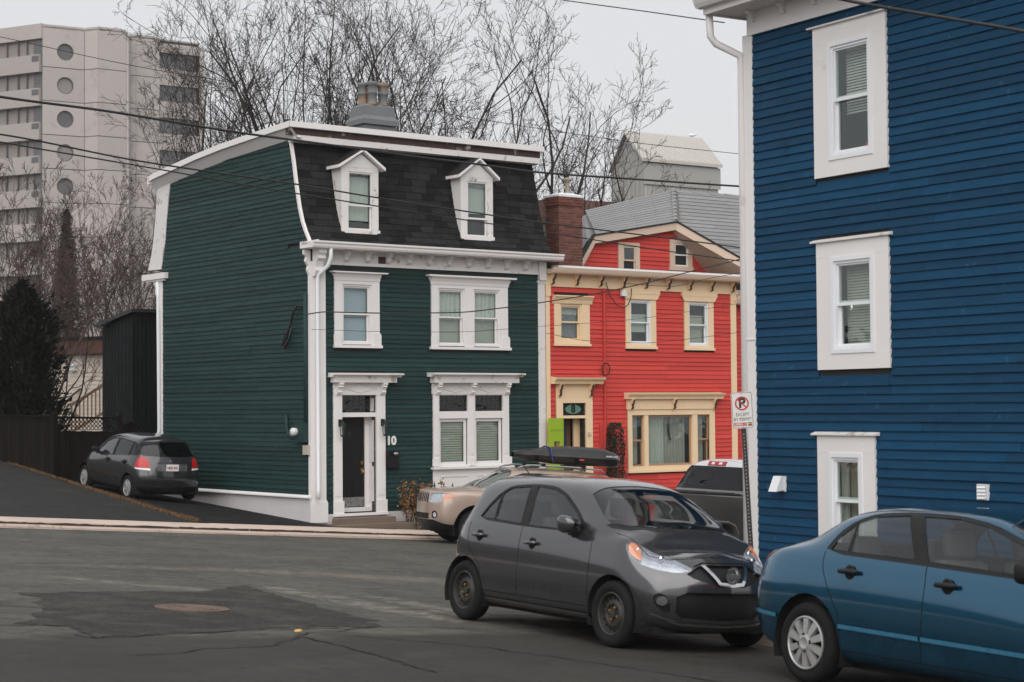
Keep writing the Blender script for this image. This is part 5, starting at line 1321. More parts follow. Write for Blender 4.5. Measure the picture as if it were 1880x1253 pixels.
mb = MB(); mb.box(cx0-.03, cx1+.03, cy0-.03, cy1+.03, cz1, cz1+.05); mb.add([(cx0-.03,cy0-.03,cz1+.05),(cx1+.03,cy0-.03,cz1+.05),(cx1+.03,cy1+.03,cz1+.05),(cx0-.03,cy1+.03,cz1+.05),(cx0+.2,cy0+.15,cz1+.12),(cx1-.2,cy0+.15,cz1+.12),(cx1-.2,cy1-.15,cz1+.12),(cx0+.2,cy1-.15,cz1+.12)], [(0,1,5,4),(1,2,6,5),(2,3,7,6),(3,0,4,7),(4,5,6,7)]); mb.obj('chimney_cap', m_vinyl, cho)
mb = MB(); mb.lathe([(.06,0),(.06,.34),(.10,.35),(.10,.38),(.13,.39),(.13,.42),(0,.46)], 12, (8.12,1.18,cz1+.08)); mb.obj('flue_pipe', pm('weathered_flue', (.30,.26,.2), .6, .3, 8), cho)
base = Vector((6.5, 0, -.95))
RH.location = O + S*base.x + Vector((0, 0, base.z))
for c_ in RH.children: c_.location = c_.location - base

# dark ivy on a trellis pot beside the window (own thing)
def leaf_mass(name, par, count, fn, size, mat, rng):
    mb = MB()
    for _ in range(count):
        p = Vector(fn(rng)); a = Vector((rng.gauss(0,1), rng.gauss(0,1), rng.gauss(0,1))).normalized(); b = a.orthogonal().normalized(); l_ = size*rng.uniform(.6,1.3)
        c_ = a.cross(b); mb.add([p-b*l_*.5, p+c_*l_*.35, p+b*l_*.6, p-c_*l_*.35+a*l_*.15], [(0,1,2,3)])
    return mb.obj(name, mat, par)
IV = empty('ivy_column', O + S*8.43 - T*.25 + Vector((0,0,-.9)), ANG, 'dark clipped ivy column against the red wall beside the big cream window', 'plant')
def ivf(r_):
    z = r_.uniform(1.2, 2.92); w_ = .27*(1 if z < 2.7 else (1-(z-2.7)/.3)); a = r_.uniform(0, 6.28); k_ = math.sqrt(r_.uniform(.35, 1))
    return (w_*k_*math.cos(a)*(1+.12*math.sin(z*9)), .2*k_*math.sin(a), z)
o = leaf_mass('foliage', IV, 2600, ivf, .05, m_ivy, random.Random(2))
mb = MB(); mb.tube([(0,0,.5),(0,0,2.6)], .04, 6); mb.obj('stem', m_bark, IV)
mb = MB(); mb.lathe([(.2,0),(.28,.5),(.25,.5),(.2,.45)], 14); mb.obj('pot', m_black, IV)
# ------------------------------------------------------------------ blue house: local x = b along the wall towards the camera, y into the house, z = world height
BH = empty('blue_house', B0 + Vector((0,0,-.45)), ANGB, 'tall deep blue clapboard house with white sash windows at the street corner', 'house')
rng = random.Random(44)
BZ = .45    # children use world z + BZ
E2 = 0.1125
bx = lambda z: z+BZ
b_holes = [(1.30,2.62,bx(5.02),bx(6.96)), (1.30,2.62,bx(2.57),bx(4.20)), (1.27,2.32,bx(-.4),bx(1.75))]
b_open = [(1.62,2.36,bx(5.25),bx(6.75)), (1.62,2.33,bx(2.8),bx(3.97)), (1.56,2.06,bx(-.2),bx(1.50))]
sh = MB(); wall_panels(sh, 0.0, 9.0, -.4, bx(7.35), b_open, 0.0, .16)
sh.box(0, .16, .16, 8, -.4, bx(7.35)); sh.box(8.84, 9.0, .16, 8, -.4, bx(7.35)); sh.box(.16, 8.84, 7.84, 8, -.4, bx(7.35)); sh.box(0, 9, 0, 8, bx(7.4), bx(7.5)); sh.obj('wall', m_dark_in, BH)
bmb = board_mesh(E2, m_blue, .03)
lay_boards(BH, bmb, 0.06, 9.0, 0.0, bx(7.16), E2, b_holes, rng, maxlen=3.8)
cb = MB(); cb.box(-.14, .06, -.03, .0, -.2, bx(7.12)); cb.box(-.14, .0, 0, .12, -.2, bx(7.12)); cb.box(-.15, .07, -.04, -.0305, bx(3.0), bx(3.02)); cb.obj('corner_board', m_white, BH)
# eaves: frieze, soffit, gutter, dentil brackets
fz = MB(); fz.box(-.02, 9, -.05, 0, bx(7.10), bx(7.42)); fz.obj('frieze', m_white, BH)
ev = MB(); ev.box(-.30, 9, -.46, 0, bx(7.42), bx(7.46)); ev.box(-.30, 9, -.52, -.46, bx(7.40), bx(7.60)); ev.box(-.36, -.30, -.52, 8.2, bx(7.40), bx(7.60)); ev.box(-.3, 0, 0, 8, bx(7.42), bx(7.46)); ev.obj('soffit', m_white_old, BH)
gt = MB(); gt.prism([(-.52,bx(7.48)),(-.60,bx(7.49)),(-.63,bx(7.54)),(-.66,bx(7.62)),(-.52,bx(7.62))], -.42, 9, 'yz'); gt.prism([(-.36,bx(7.48)),(-.42,bx(7.49)),(-.44,bx(7.54)),(-.46,bx(7.62)),(-.36,bx(7.62))], -.60, 8.2, 'xz') ; gt.obj('gutter', m_white_old, BH)
for i in range(11):
    mb = MB(); x = .12+.62*i; mb.prism([(-.051,bx(7.42)),(-.17,bx(7.42)),(-.17,bx(7.385)),(-.12,bx(7.36)),(-.10,bx(7.30)),(-.085,bx(7.26)),(-.051,bx(7.26))], x-.035, x+.035, 'yz'); mb.obj('bracket', m_white, BH)
rf = MB(); rf.prism([(-.6,bx(7.62)),(4,bx(9.2)),(8.2,bx(7.62))], -.5, 9.2, 'yz'); rf.obj('roof', m_shingle, BH)
dp = MB(); dp.tube([(-.36,-.42,bx(7.44)),(-.36,-.40,bx(7.12)),(-.32,-.34,bx(7.02)),(-.16,-.06,bx(6.86)),(-.16,-.04,bx(6.7)),(-.16,-.04,-.2)], .05, 8); dp.obj('downspout', m_white, BH, smooth=True)
def bwin(x0, x1, z0, z1, cx0_, cx1_, cz0_, cz1_, zm, g):
    z0, z1, cz0_, cz1_, zm = map(bx, (z0, z1, cz0_, cz1_, zm))
    mb = MB(); mb.box(cx0_, x0, -.05, 0, z0, z1); mb.box(x1, cx1_, -.05, 0, z0, z1); mb.box(cx0_, cx1_, -.0515, 0, z1, cz1_); mb.box(cx0_, cx1_, -.0515, 0, cz0_, z0)
    for xa in (x0, x1): mb.box(xa-.006, xa+.006, 0, .14, z0, z1)
    w = mb.obj('window', m_white, BH)
    h = MB(); h.prism([(0,cz1_),(-.09,cz1_),(-.09,cz1_+.02),(0,cz1_+.05)], cx0_-.08, cx1_+.06, 'yz'); h.obj('drip_cap', m_white_old, w)
    fr_ = MB(); s_ = .055
    for (d_, yy) in ((0, -.065), (.035, -.045)):
        a, b, c_, e = x0+d_, x1-d_, z0+d_, z1-d_
        fr_.box(a, a+s_, yy, .05, c_, e); fr_.box(b-s_, b, yy, .05, c_, e); fr_.box(a+s_, b-s_, yy+.001, .05, e-s_, e); fr_.box(a+s_, b-s_, yy+.001, .05, c_, c_+s_)
    fr_.obj('frame', m_vinyl, w)
    sash(w, x0+.075, x1-.075, zm-.03, z1-.075, -.025, .04, m_vinyl, m_glass); sash(w, x0+.075, x1-.075, z0+.075, zm+.035, .01, .045, m_vinyl, m_glass)
    room(w, x0, x1, z0, z1, .25); return w
w = bwin(1.58,2.38,5.22,6.72, 1.30,2.63,5.02,6.95, 5.99, 0)
blind(w, 1.72, 2.30, bx(5.80), bx(6.66), .14, m_blind, .036, .75); mb = MB(); mb.box(2.05, 2.3, .4, .6, bx(5.2), bx(5.45)); mb.obj('white_box_inside', m_blind, w)
mb = MB(); mb.lathe([(0,0),(.07,.02),(.09,.08),(.05,.14),(0,.15)], 10, (1.95,.3,bx(5.28))); mb.obj('red_ornament', m_red, w)
w = bwin(1.58,2.37,2.77,3.99, 1.31,2.62,2.57,4.19, 3.40, 0)
blind(w, 1.66, 2.30, bx(2.85), bx(3.93), .15, m_blind_w, .036, .9); mb = MB(); mb.tube([(1.95,-.04,bx(3.36)),(1.97,-.06,bx(3.33)),(1.95,-.05,bx(3.31))], .012, 6); mb.obj('sash_pull', m_vinyl, w)
w = bwin(1.50,2.11,-.15,1.52, 1.28,2.33,-.4,1.74, .93, 0)
m_beige = pm('beige_curtain', (.36,.30,.24), .9, .1, 3); curtain(w, 1.56, 2.06, bx(-.1), bx(1.46), .14, m_beige, 16, .012); curtain(w, 1.56, 1.72, bx(-.1), bx(1.46), .10, m_curtain, 5, .02)
# dryer vent, louvred vent
mb = MB(); mb.box(.46, .64, -.05, -.02, bx(1.0), bx(1.2)); mb.prism([(-.05,bx(1.2)),(-.05,bx(1.02)),(-.19,bx(1.0)),(-.10,bx(1.2))], .47, .63, 'yz'); mb.obj('vent_hood', m_vinyl, BH)
mb = MB(); mb.box(4.0, 4.17, -.05, -.015, bx(1.02), bx(1.2)); mb.box(4.02, 4.15, -.065, -.051, bx(1.19), bx(1.195))
v = mb.obj('louvre_vent', m_vinyl, BH)
for i in range(4):
    mb = MB(); z = bx(1.035+.04*i); mb.add([(4.02,-.075,z),(4.15,-.075,z),(4.15,-.052,z+.036),(4.02,-.052,z+.036),(4.02,-.052,z),(4.15,-.052,z)], [(0,1,2,3),(4,5,1,0)]); mb.obj('slat', m_vinyl, v)
# ------------------------------------------------------------------ grey hatchback in the middle of the picture
p_grey = paint('grey_metallic_paint', (.082,.083,.089), .75, .17, 1.0, dirt=(.05,.048,.045))
HB = car_root('parked_hatchback', (0.146, 18.93), R(-56), 'glossy grey hatchback with black steel wheels, nose to tail with the blue sedan', 'car', 'cars parked along the streets')
hb = dict(
 rear=dict(prof=[(.2,-.48),(.33,-.565),(.5,-.60),(.7,-.595),(.86,-.56),(1.0,-.50),(1.2,-.41),(1.36,-.31),(1.44,-.22)], d=(0,.02,.07,.15,.27), D=.33, w=.80, zb=.22, zs=.31, zbelt=1.02, wb=.735, z7=1.32, w7=.575, zr=1.425),
 front=dict(prof=[(.18,3.02),(.28,3.11),(.42,3.155),(.58,3.16),(.7,3.12),(.78,3.05),(.84,2.97),(.90,2.88)], d=(0,.02,.07,.15,.27), D=.36, w=.81, zb=.19, zs=.27, zbelt=.83, wb=.70, z7=.865, w7=.46, zr=.885),
 mid=[(.0,.826,.2,.29,1.03,.765,1.355,.60,1.47),(.5,.832,.2,.28,1.022,.775,1.395,.615,1.505),(1.0,.8325,.2,.28,1.005,.78,1.41,.62,1.515),(1.45,.8325,.2,.28,.99,.78,1.395,.615,1.50),(1.72,.832,.2,.28,.985,.775,1.335,.625,1.445),(1.95,.832,.2,.28,.985,.768,1.215,.665,1.335),(2.15,.832,.2,.28,.985,.755,1.105,.70,1.215),(2.33,.832,.2,.28,.98,.745,1.04,.655,1.12),(2.52,.83,.2,.28,.965,.735,1.005,.56,1.045)])
PAIRED = {'side_window','quarter_window','turn_signal','rear_quarter','fog_lamp','fog_lamp_bay','tail_light','headlight','side_skirt','window_trim','reverse_light','moulding'}
def build_car(root, sp, pnt, feats, doors, wheel, wb, track, r, arch_r, arch_dr, glass_tint=None, smooth_it=4, zc=None):
    zc = zc or r
    G = car_grid(sp, smooth_it=smooth_it); sh = Shell(G)
    for x, ra in ((0, arch_r[0]), (wb, arch_r[1])): sh.cut('side', [(x+ra*math.cos(R(a)), zc+ra*math.sin(R(a))) for a in range(-60, 241, 10)], 'void', thr=.05, on=('body',), box=lambda c: True)
    feats(sh)
    sh.part('body', 'body', pnt, root)
    arch_liner(root, wb, max(arch_r), zc, sp['mid'][3][1])
    for lab, name, mat, off in sp.get('parts', ()):
        if name in PAIRED: sh.pair(lab, name, mat, root, off)
        else: sh.part(lab, name, mat, root, off)
    for lab, hs in doors:
        for mir in (True, False):
            d = sh.part(lab, 'door', pnt, root, both=False, mirror=mir)
            if d:
                sg = -1 if mir else 1
                handle_part(d, hs[0], sg*hs[1], hs[2], hs[3], sg, hs[4])
    add_wheels(root, wheel, wb, track, r)
    un = MB(); un.box(-.3, wb+.4, -sp['mid'][3][1]+.22, sp['mid'][3][1]-.22, .16, .3); un.obj('underbody', m_under, root)
    return sh
def hbf(s):
    # side glass with black surround, doors, sills
    rg = [(.17,1.045),(.25,1.15),(.37,1.275),(.52,1.35),(.84,1.378),(.90,1.02)]; fg = [(1.02,1.012),(.97,1.38),(1.22,1.37),(1.45,1.305),(1.70,1.17),(1.93,1.005)]
    sur = [(.13,1.02),(.23,1.17),(.355,1.295),(.51,1.375),(.9,1.405),(1.24,1.398),(1.47,1.335),(1.73,1.195),(2.02,.985),(1.0,.99)]
    s.cut('side', rounded(sur, 1), 'trim', thr=.05); s.cut('side', rg, 'rglass', on=('trim',), thr=.05); s.cut('side', fg, 'glass', on=('trim',), thr=.05)
    s.cut('side', [(.1,1.0),(.42,1.0),(.385,1.4),(.1,1.4)], 'qglass', on=('rglass',), thr=.05)
    s.strip('side', [(.39,1.33),(.43,1.02)], .03, 'trim', on=('rglass','qglass'), thr=.05)
    s.cut('side', [(.305,.33),(.305,.45),(.26,.58),(.16,.66),(.05,.73),(.025,.85),(.03,.985),(.955,.985),(.945,.6),(.94,.33)], 'rdoor', thr=.02, on=('body',))
    s.cut('side', [(.94,.33),(.945,.6),(.955,.985),(2.06,.965),(2.10,.85),(2.09,.33)], 'fdoor', thr=.02, on=('body',))
    for ln in ([(.305,.33),(.305,.45),(.26,.58),(.16,.66),(.05,.73),(.025,.85),(.03,.99)], [(.955,1.0),(.945,.6),(.94,.33)], [(2.08,.97),(2.10,.85),(2.09,.33)], [(.3,.33),(2.09,.33)]): s.strip('side', ln, .009, 'gap', thr=.02, on=('body','rdoor','fdoor'))
    s.cut('side', [(.33,.20),(.33,.275),(2.1,.27),(2.1,.19)], 'sill', thr=-.3, on=('body',))
    # windscreen, wiper cowl, hood line
    s.cut('top', [(2.44,-.01),(2.42,.33),(2.33,.55),(2.215,.672),(2.1,.675),(1.78,.585),(1.74,.4),(1.72,-.01)], 'screen', thr=.1)
    s.cut('top', [(2.53,-.01),(2.50,.36),(2.40,.60),(2.25,.70),(2.18,.71),(2.21,.672),(2.33,.55),(2.42,.33),(2.44,-.01)], 'cowl', thr=.1)
    s.strip('top', [(2.34,.705),(2.55,.672),(2.72,.60),(2.86,.48),(2.93,.30),(2.955,-.02)], .008, 'gap', thr=.1)
    # nose
    s.cut('front', rounded([(.34,.735),(.50,.705),(.65,.725),(.745,.775),(.772,.86),(.74,.94),(.69,.955),(.58,.895),(.46,.815)], 1), 'lamp', thr=.03)
    s.cut('front', rounded([(.70,.80),(.735,.80),(.765,.86),(.735,.935),(.69,.95),(.63,.91),(.67,.86)],1), 'amber', thr=.03, on=('lamp',))
    s.strip('front', rounded([(.36,.735),(.50,.735),(.64,.765),(.735,.80),(.765,.86),(.735,.935),(.69,.95),(.58,.885),(.46,.81)], 1), .014, 'lamprim', closed=True, thr=.03, on=('lamp',)) if False else None
    s.cut('front', [(-.01,.785),(.22,.785),(.30,.77),(.43,.70),(.38,.665),(.16,.60),(-.01,.60)], 'grille', thr=.1)
    s.strip('front', [(.255,.79),(.13,.625),(-.01,.615)], .034, 'chrome', thr=.1, on=('grille',))
    s.strip('front', [(-.01,.80),(.24,.80),(.34,.765)], .012, 'gap', thr=.1)
    s.cut('front', rounded([(-.01,.545),(.44,.545),(.53,.50),(.52,.36),(.44,.29),(-.01,.27)][0:0] or [(0,.545),(.44,.545),(.53,.50),(.52,.36),(.44,.29),(0,.27)], 0), 'intake', thr=.1)
    s.cut('front', rounded([(.555,.36),(.60,.35),(.685,.42),(.70,.50),(.655,.53),(.60,.50)], 1), 'fogbay', thr=.03)
    s.cut('front', circ(.635,.46,.042,18), 'fog', thr=.03, on=('fogbay',))
    s.strip('front', [(.50,.285),(.60,.31),(.70,.345)], .02, 'chrome', thr=.03)
    s.strip('front', [(-.01,.245),(.46,.26),(.54,.285)], .022, 'chrome', thr=-.2)
    # tail: lamps, hatch glass, shut line
    s.cut('side', [(-.62,.985),(-.36,.985),(-.33,.84),(-.45,.73),(-.62,.73)], 'tail', thr=.06)
    s.cut('rear', [(-.01,1.03),(.58,1.05),(.56,1.33),(.48,1.385),(-.01,1.40)], 'backglass', thr=.1)
    s.cut('rear', [(-.01,.66),(.26,.66),(.26,.80),(-.01,.80)], 'platebay', thr=.1)
m_foglens = pm('fog_lamp_lens', (.16,.165,.17), .15, .4, 20, metal=.5)
hb['parts'] = [('trim','window_trim',m_blkpl,.002),('glass','side_window',g_car,.008),('rglass','side_window',g_car,.008),('qglass','quarter_window',g_car,.008),('screen','windscreen',g_car,.006),('cowl','wiper_cowl',m_blkpl,.004),('gap','shut_line',m_gap,.008),('sill','side_skirt',paint('grey_sill_paint',(.10,.10,.106),.4,.35),-.012),('lamp','headlight',m_lamp,.045),('amber','turn_signal',m_amber,.008),('grille','grille',m_blkpl,.03),('chrome','chrome_trim',m_chrome,-.004),('intake','lower_intake',m_blkpl,.05),('fogbay','fog_lamp_bay',m_blkpl,.02),('fog','fog_lamp',m_foglens,.006),('tail','tail_light',m_redl,-.004),('backglass','rear_window',g_tint,.005),('platebay','plate_bay',m_blkpl,.01)]
W_STEEL = wheel_mesh(.297, .185, 'steel')
sh = build_car(HB, hb, p_grey, hbf, [('rdoor',(.245,.822,.865,p_grey,.17)),('fdoor',(1.17,.824,.845,p_grey,.17))], W_STEEL, 2.45, .735, .297, (.345,.35), 0)
# headlight lens and inner bulbs, badge, wipers, mirrors, seats
sh.pair('lamp', 'headlight_lens', g_lens, HB, 0.0, rim=False)
for sg in (-1, 1):
    for (yy, zz, rr) in ((.535,.815,.028),(.655,.87,.034)):
        xs = sh.surf('front', yy, zz)-.075; mb = MB(); mb.lathe([(0,0),(rr*.6,.006),(rr,.032),(rr*1.05,.045)], 18, (xs, sg*yy, zz), 'x'); mb.obj('headlight_reflector', m_chrome, HB, smooth=True)
    mirror_part(HB, 1.80, sg*.74, 1.055, p_grey, sg, .22, .17)
mb = MB(); mb.lathe([(.075,0),(.078,.012),(.058,.012),(.055,0)], 28, (3.135,0,.70), 'x'); mb.box(3.135,3.153,-.082,.082,.685,.715); mb.obj('badge', m_chrome, HB, smooth=False)
mb = MB(); mb.tube([(2.47,.45,1.075),(2.36,.05,1.125),(2.36,-.25,1.118)], .012, 5); mb.tube([(2.43,-.15,1.075),(2.33,-.45,1.085),(2.26,-.60,1.075)], .012, 5); mb.obj('wiper', m_blkpl, HB)
cabin(HB, -.1, 2.3, .73, .32, .955, 2.12)
for y in (-.36, .36): headrest_seat(HB, 1.12, y, .55, 1.31, .48, m_seat)
for y in (-.4, 0, .4): headrest_seat(HB, .22, y, .58, 1.22, .40, m_seat)
mb = MB(); mb.cbox(1.12, 1.28, .22, .46, .75, 1.16, .05); mb.obj('red_reflection_block', pm('dark_red_reflection', (.13,.008,.01), .8), HB)  # added block standing in for a red reflection in the windscreen
mb = MB(); mb.cbox(1.86, 1.89, -.11, .11, 1.28, 1.335, .012); mb.obj('rear_view_mirror', m_blkpl, HB)
mb = MB(); mb.tube([(-.1,0,1.47),(-.3,0,1.62)], .006, 5); mb.obj('antenna', m_blkpl, HB)

# ------------------------------------------------------------------ blue sedan at the right edge
p_blue = paint('blue_metallic_paint', (.006,.088,.165), .8, .17, 1.0, dirt=(.03,.05,.07))
SD = car_root('parked_sedan', (2.99, 14.84), R(-58.5), 'metallic blue four-door sedan with silver ten-spoke wheel covers beside the blue house', 'car', 'cars parked along the streets')
sd = dict(
 rear=dict(prof=[(.2,-.78),(.33,-.88),(.5,-.93),(.72,-.925),(.88,-.90),(.98,-.865),(1.05,-.83)], d=(0,.02,.06,.13,.24), D=.27, p=3.0, w=.84, zb=.24, zs=.32, zbelt=1.0, wb=.74, z7=1.03, w7=.5, zr=1.045),
 front=dict(prof=[(.18,3.48),(.3,3.58),(.45,3.62),(.6,3.60),(.7,3.52),(.78,3.40)], d=(0,.03,.10,.22,.36), D=.5, w=.85, zb=.2, zs=.28, zbelt=.74, wb=.72, z7=.77, w7=.46, zr=.79),
 mid=[(-.42,.866,.22,.30,1.025,.775,1.075,.60,1.095),(-.2,.87,.2,.29,1.04,.79,1.135,.615,1.185),(.0,.874,.2,.28,1.04,.80,1.23,.625,1.295),(.22,.876,.2,.28,1.04,.805,1.31,.64,1.38),(.6,.876,.2,.28,1.035,.81,1.365,.655,1.435),(1.1,.876,.2,.28,1.025,.81,1.385,.66,1.45),(1.55,.876,.2,.28,1.01,.805,1.375,.66,1.45),(1.9,.876,.2,.28,.99,.80,1.285,.68,1.375),(2.2,.876,.2,.28,.97,.785,1.14,.70,1.24),(2.5,.876,.2,.28,.94,.77,1.0,.68,1.08),(2.8,.876,.2,.28,.90,.75,.95,.56,.975)])
def sdf(s):
    rg = [(.17,1.06),(.22,1.17),(.34,1.265),(.55,1.335),(.90,1.362),(1.10,1.045)]; fg = [(1.24,1.04),(1.06,1.362),(1.40,1.362),(1.72,1.318),(2.06,1.205),(2.46,1.0)]
    sur = [(.10,1.03),(.18,1.19),(.32,1.29),(.54,1.362),(.95,1.39),(1.40,1.388),(1.74,1.343),(2.09,1.225),(2.56,.965),(1.2,1.005)]
    s.cut('side', rounded(sur, 1), 'trim', thr=.05); s.cut('side', rg, 'rglass', on=('trim',), thr=.05); s.cut('side', fg, 'glass', on=('trim',), thr=.05)
    s.cut('side', [(.1,1.0),(.38,1.0),(.36,1.4),(.1,1.4)], 'qglass', on=('rglass',), thr=.05); s.strip('side', [(.36,1.29),(.385,1.04)], .025, 'trim', on=('rglass','qglass'), thr=.05)
    s.cut('side', [(.40,.30),(.37,.57),(.24,.75),(.155,.9),(.12,1.03),(1.24,1.02),(1.27,.9),(1.26,.30)], 'rdoor', thr=.02)
    s.cut('side', [(1.26,.30),(1.27,.9),(1.24,1.02),(2.42,.95),(2.46,.8),(2.43,.30)], 'fdoor', thr=.02)
    for ln in ([(.40,.30),(.37,.57),(.24,.75),(.155,.9),(.12,1.04)], [(1.24,1.03),(1.27,.9),(1.26,.30)], [(2.42,.96),(2.46,.8),(2.43,.30)], [(.4,.30),(2.43,.30)]): s.strip('side', ln, .009, 'gap', thr=.02, on=('body','rdoor','fdoor'))
    for ln, lb in (([(.385,.485),(1.25,.480)], 'mould'), ([(1.27,.480),(2.42,.475)], 'mould2'), ([(-.84,.525),(-.36,.50)], 'mould3')): s.strip('side', ln, .032, lb, thr=.02, on=('rdoor','fdoor','body'))
    s.cut('top', [(-.44,-.01),(-.42,.40),(-.36,.60),(-.25,.63),(.10,.60),(.17,.4),(.19,-.01)], 'backglass', thr=.1)
    s.cut('top', [(2.68,-.01),(2.64,.4),(2.54,.66),(2.4,.69),(1.86,.62),(1.78,.4),(1.76,-.01)], 'screen', thr=.1)
    s.cut('side', [(-.99,.97),(-.905,.975),(-.88,.9),(-.90,.77),(-.99,.74)], 'tail', thr=.02, on=('body',))
    s.cut('rear', [(.40,.74),(.76,.74),(.76,.97),(.42,.93)], 'tail', thr=.05)
    s.strip('top', [(-.74,.62),(-.44,.62)], .008, 'gap', thr=.3); s.cut('rear', [(-.01,.72),(.28,.72),(.28,.88),(-.01,.88)], 'platebay', thr=.1)
    s.cut('front', rounded([(.40,.60),(.62,.60),(.80,.66),(.82,.74),(.62,.72)],1), 'lamp', thr=.03); s.cut('front', [(-.01,.56),(.34,.58),(.36,.66),(-.01,.67)], 'grille', thr=.1); s.cut('front', [(-.01,.28),(.5,.30),(.54,.46),(-.01,.47)], 'intake', thr=.1)
p_mould = paint('blue_moulding_paint',(.04,.18,.30),.3,.25,dirt=(.04,.18,.30))
sd['parts'] = [('trim','window_trim',m_blkpl,.003),('glass','side_window',g_car,.008),('rglass','side_window',g_car,.008),('qglass','quarter_window',g_car,.008),('screen','windscreen',g_car,.006),('backglass','rear_window',g_car,.006),('gap','shut_line',m_gap,.008),*[(q_,'moulding',p_mould,-.012) for q_ in ('mould','mould2','mould3')],('tail','tail_light',m_redl,-.003),('platebay','plate_bay',m_blkpl,.01),('lamp','headlight',m_lamp,.01),('grille','grille',m_blkpl,.03),('intake','lower_intake',m_blkpl,.03)]
W_COVER = wheel_mesh(.316, .195, 'cover')
build_car(SD, sd, p_blue, sdf, [('rdoor',(.47,.864,.905,m_blkpl,.2)),('fdoor',(1.50,.866,.885,m_blkpl,.2))], W_COVER, 2.70, .775, .316, (.385,.39), 0)
cabin(SD, -.3, 2.4, .77, .32, .98, 2.3)
for y in (-.37, .37): headrest_seat(SD, 1.2, y, .55, 1.27, .48, m_seat2)
for y in (-.42, .42): headrest_seat(SD, .22, y, .58, 1.17, .5, m_seat2)
for sg in (-1, 1): mirror_part(SD, 2.30, sg*.80, 1.03, m_blkpl, sg, .2, .15)
mb = MB(); mb.cbox(-.86, -.78, -.1, .1, 1.03, 1.06, .01); mb.obj('trunk_handle', m_vinyl, SD)

# ------------------------------------------------------------------ beige SUV across the street, nose up the hill
p_beige = paint('beige_metallic_paint', (.37,.285,.235), .25, .35)
def on_street(s, t): p = W3(s, t); return (p.x, p.y)
SV = car_root('parked_suv', (1.40, 39.2), R(199), 'pale beige SUV carrying a black roof box in front of the green house', 'car', 'cars parked along the streets')
sv = dict(
 rear=dict(prof=[(.25,-.75),(.4,-.84),(.6,-.88),(.85,-.87),(1.05,-.84),(1.25,-.74),(1.5,-.58),(1.6,-.5)], d=(0,.03,.09,.18,.3), D=.36, w=.87, zb=.26, zs=.40, zbelt=1.12, wb=.80, z7=1.48, w7=.64, zr=1.595),
 front=dict(prof=[(.2,3.38),(.34,3.50),(.5,3.56),(.8,3.56),(.98,3.545),(1.07,3.51),(1.13,3.40)], d=(0,.02,.06,.13,.24), D=.28, p=3.0, w=.89, zb=.24, zs=.36, zbelt=1.05, wb=.81, z7=1.10, w7=.54, zr=1.12),
 mid=[(-.1,.90,.24,.36,1.13,.825,1.50,.66,1.625),(.5,.905,.24,.36,1.11,.83,1.535,.675,1.65),(1.1,.905,.24,.36,1.09,.835,1.545,.68,1.655),(1.6,.905,.24,.36,1.075,.835,1.525,.675,1.635),(1.85,.905,.24,.36,1.07,.83,1.45,.68,1.57),(2.1,.905,.24,.36,1.065,.82,1.31,.70,1.44),(2.35,.905,.24,.36,1.085,.82,1.19,.735,1.32),(2.58,.905,.24,.36,1.085,.82,1.13,.70,1.20),(2.85,.905,.24,.36,1.085,.82,1.13,.58,1.155)])
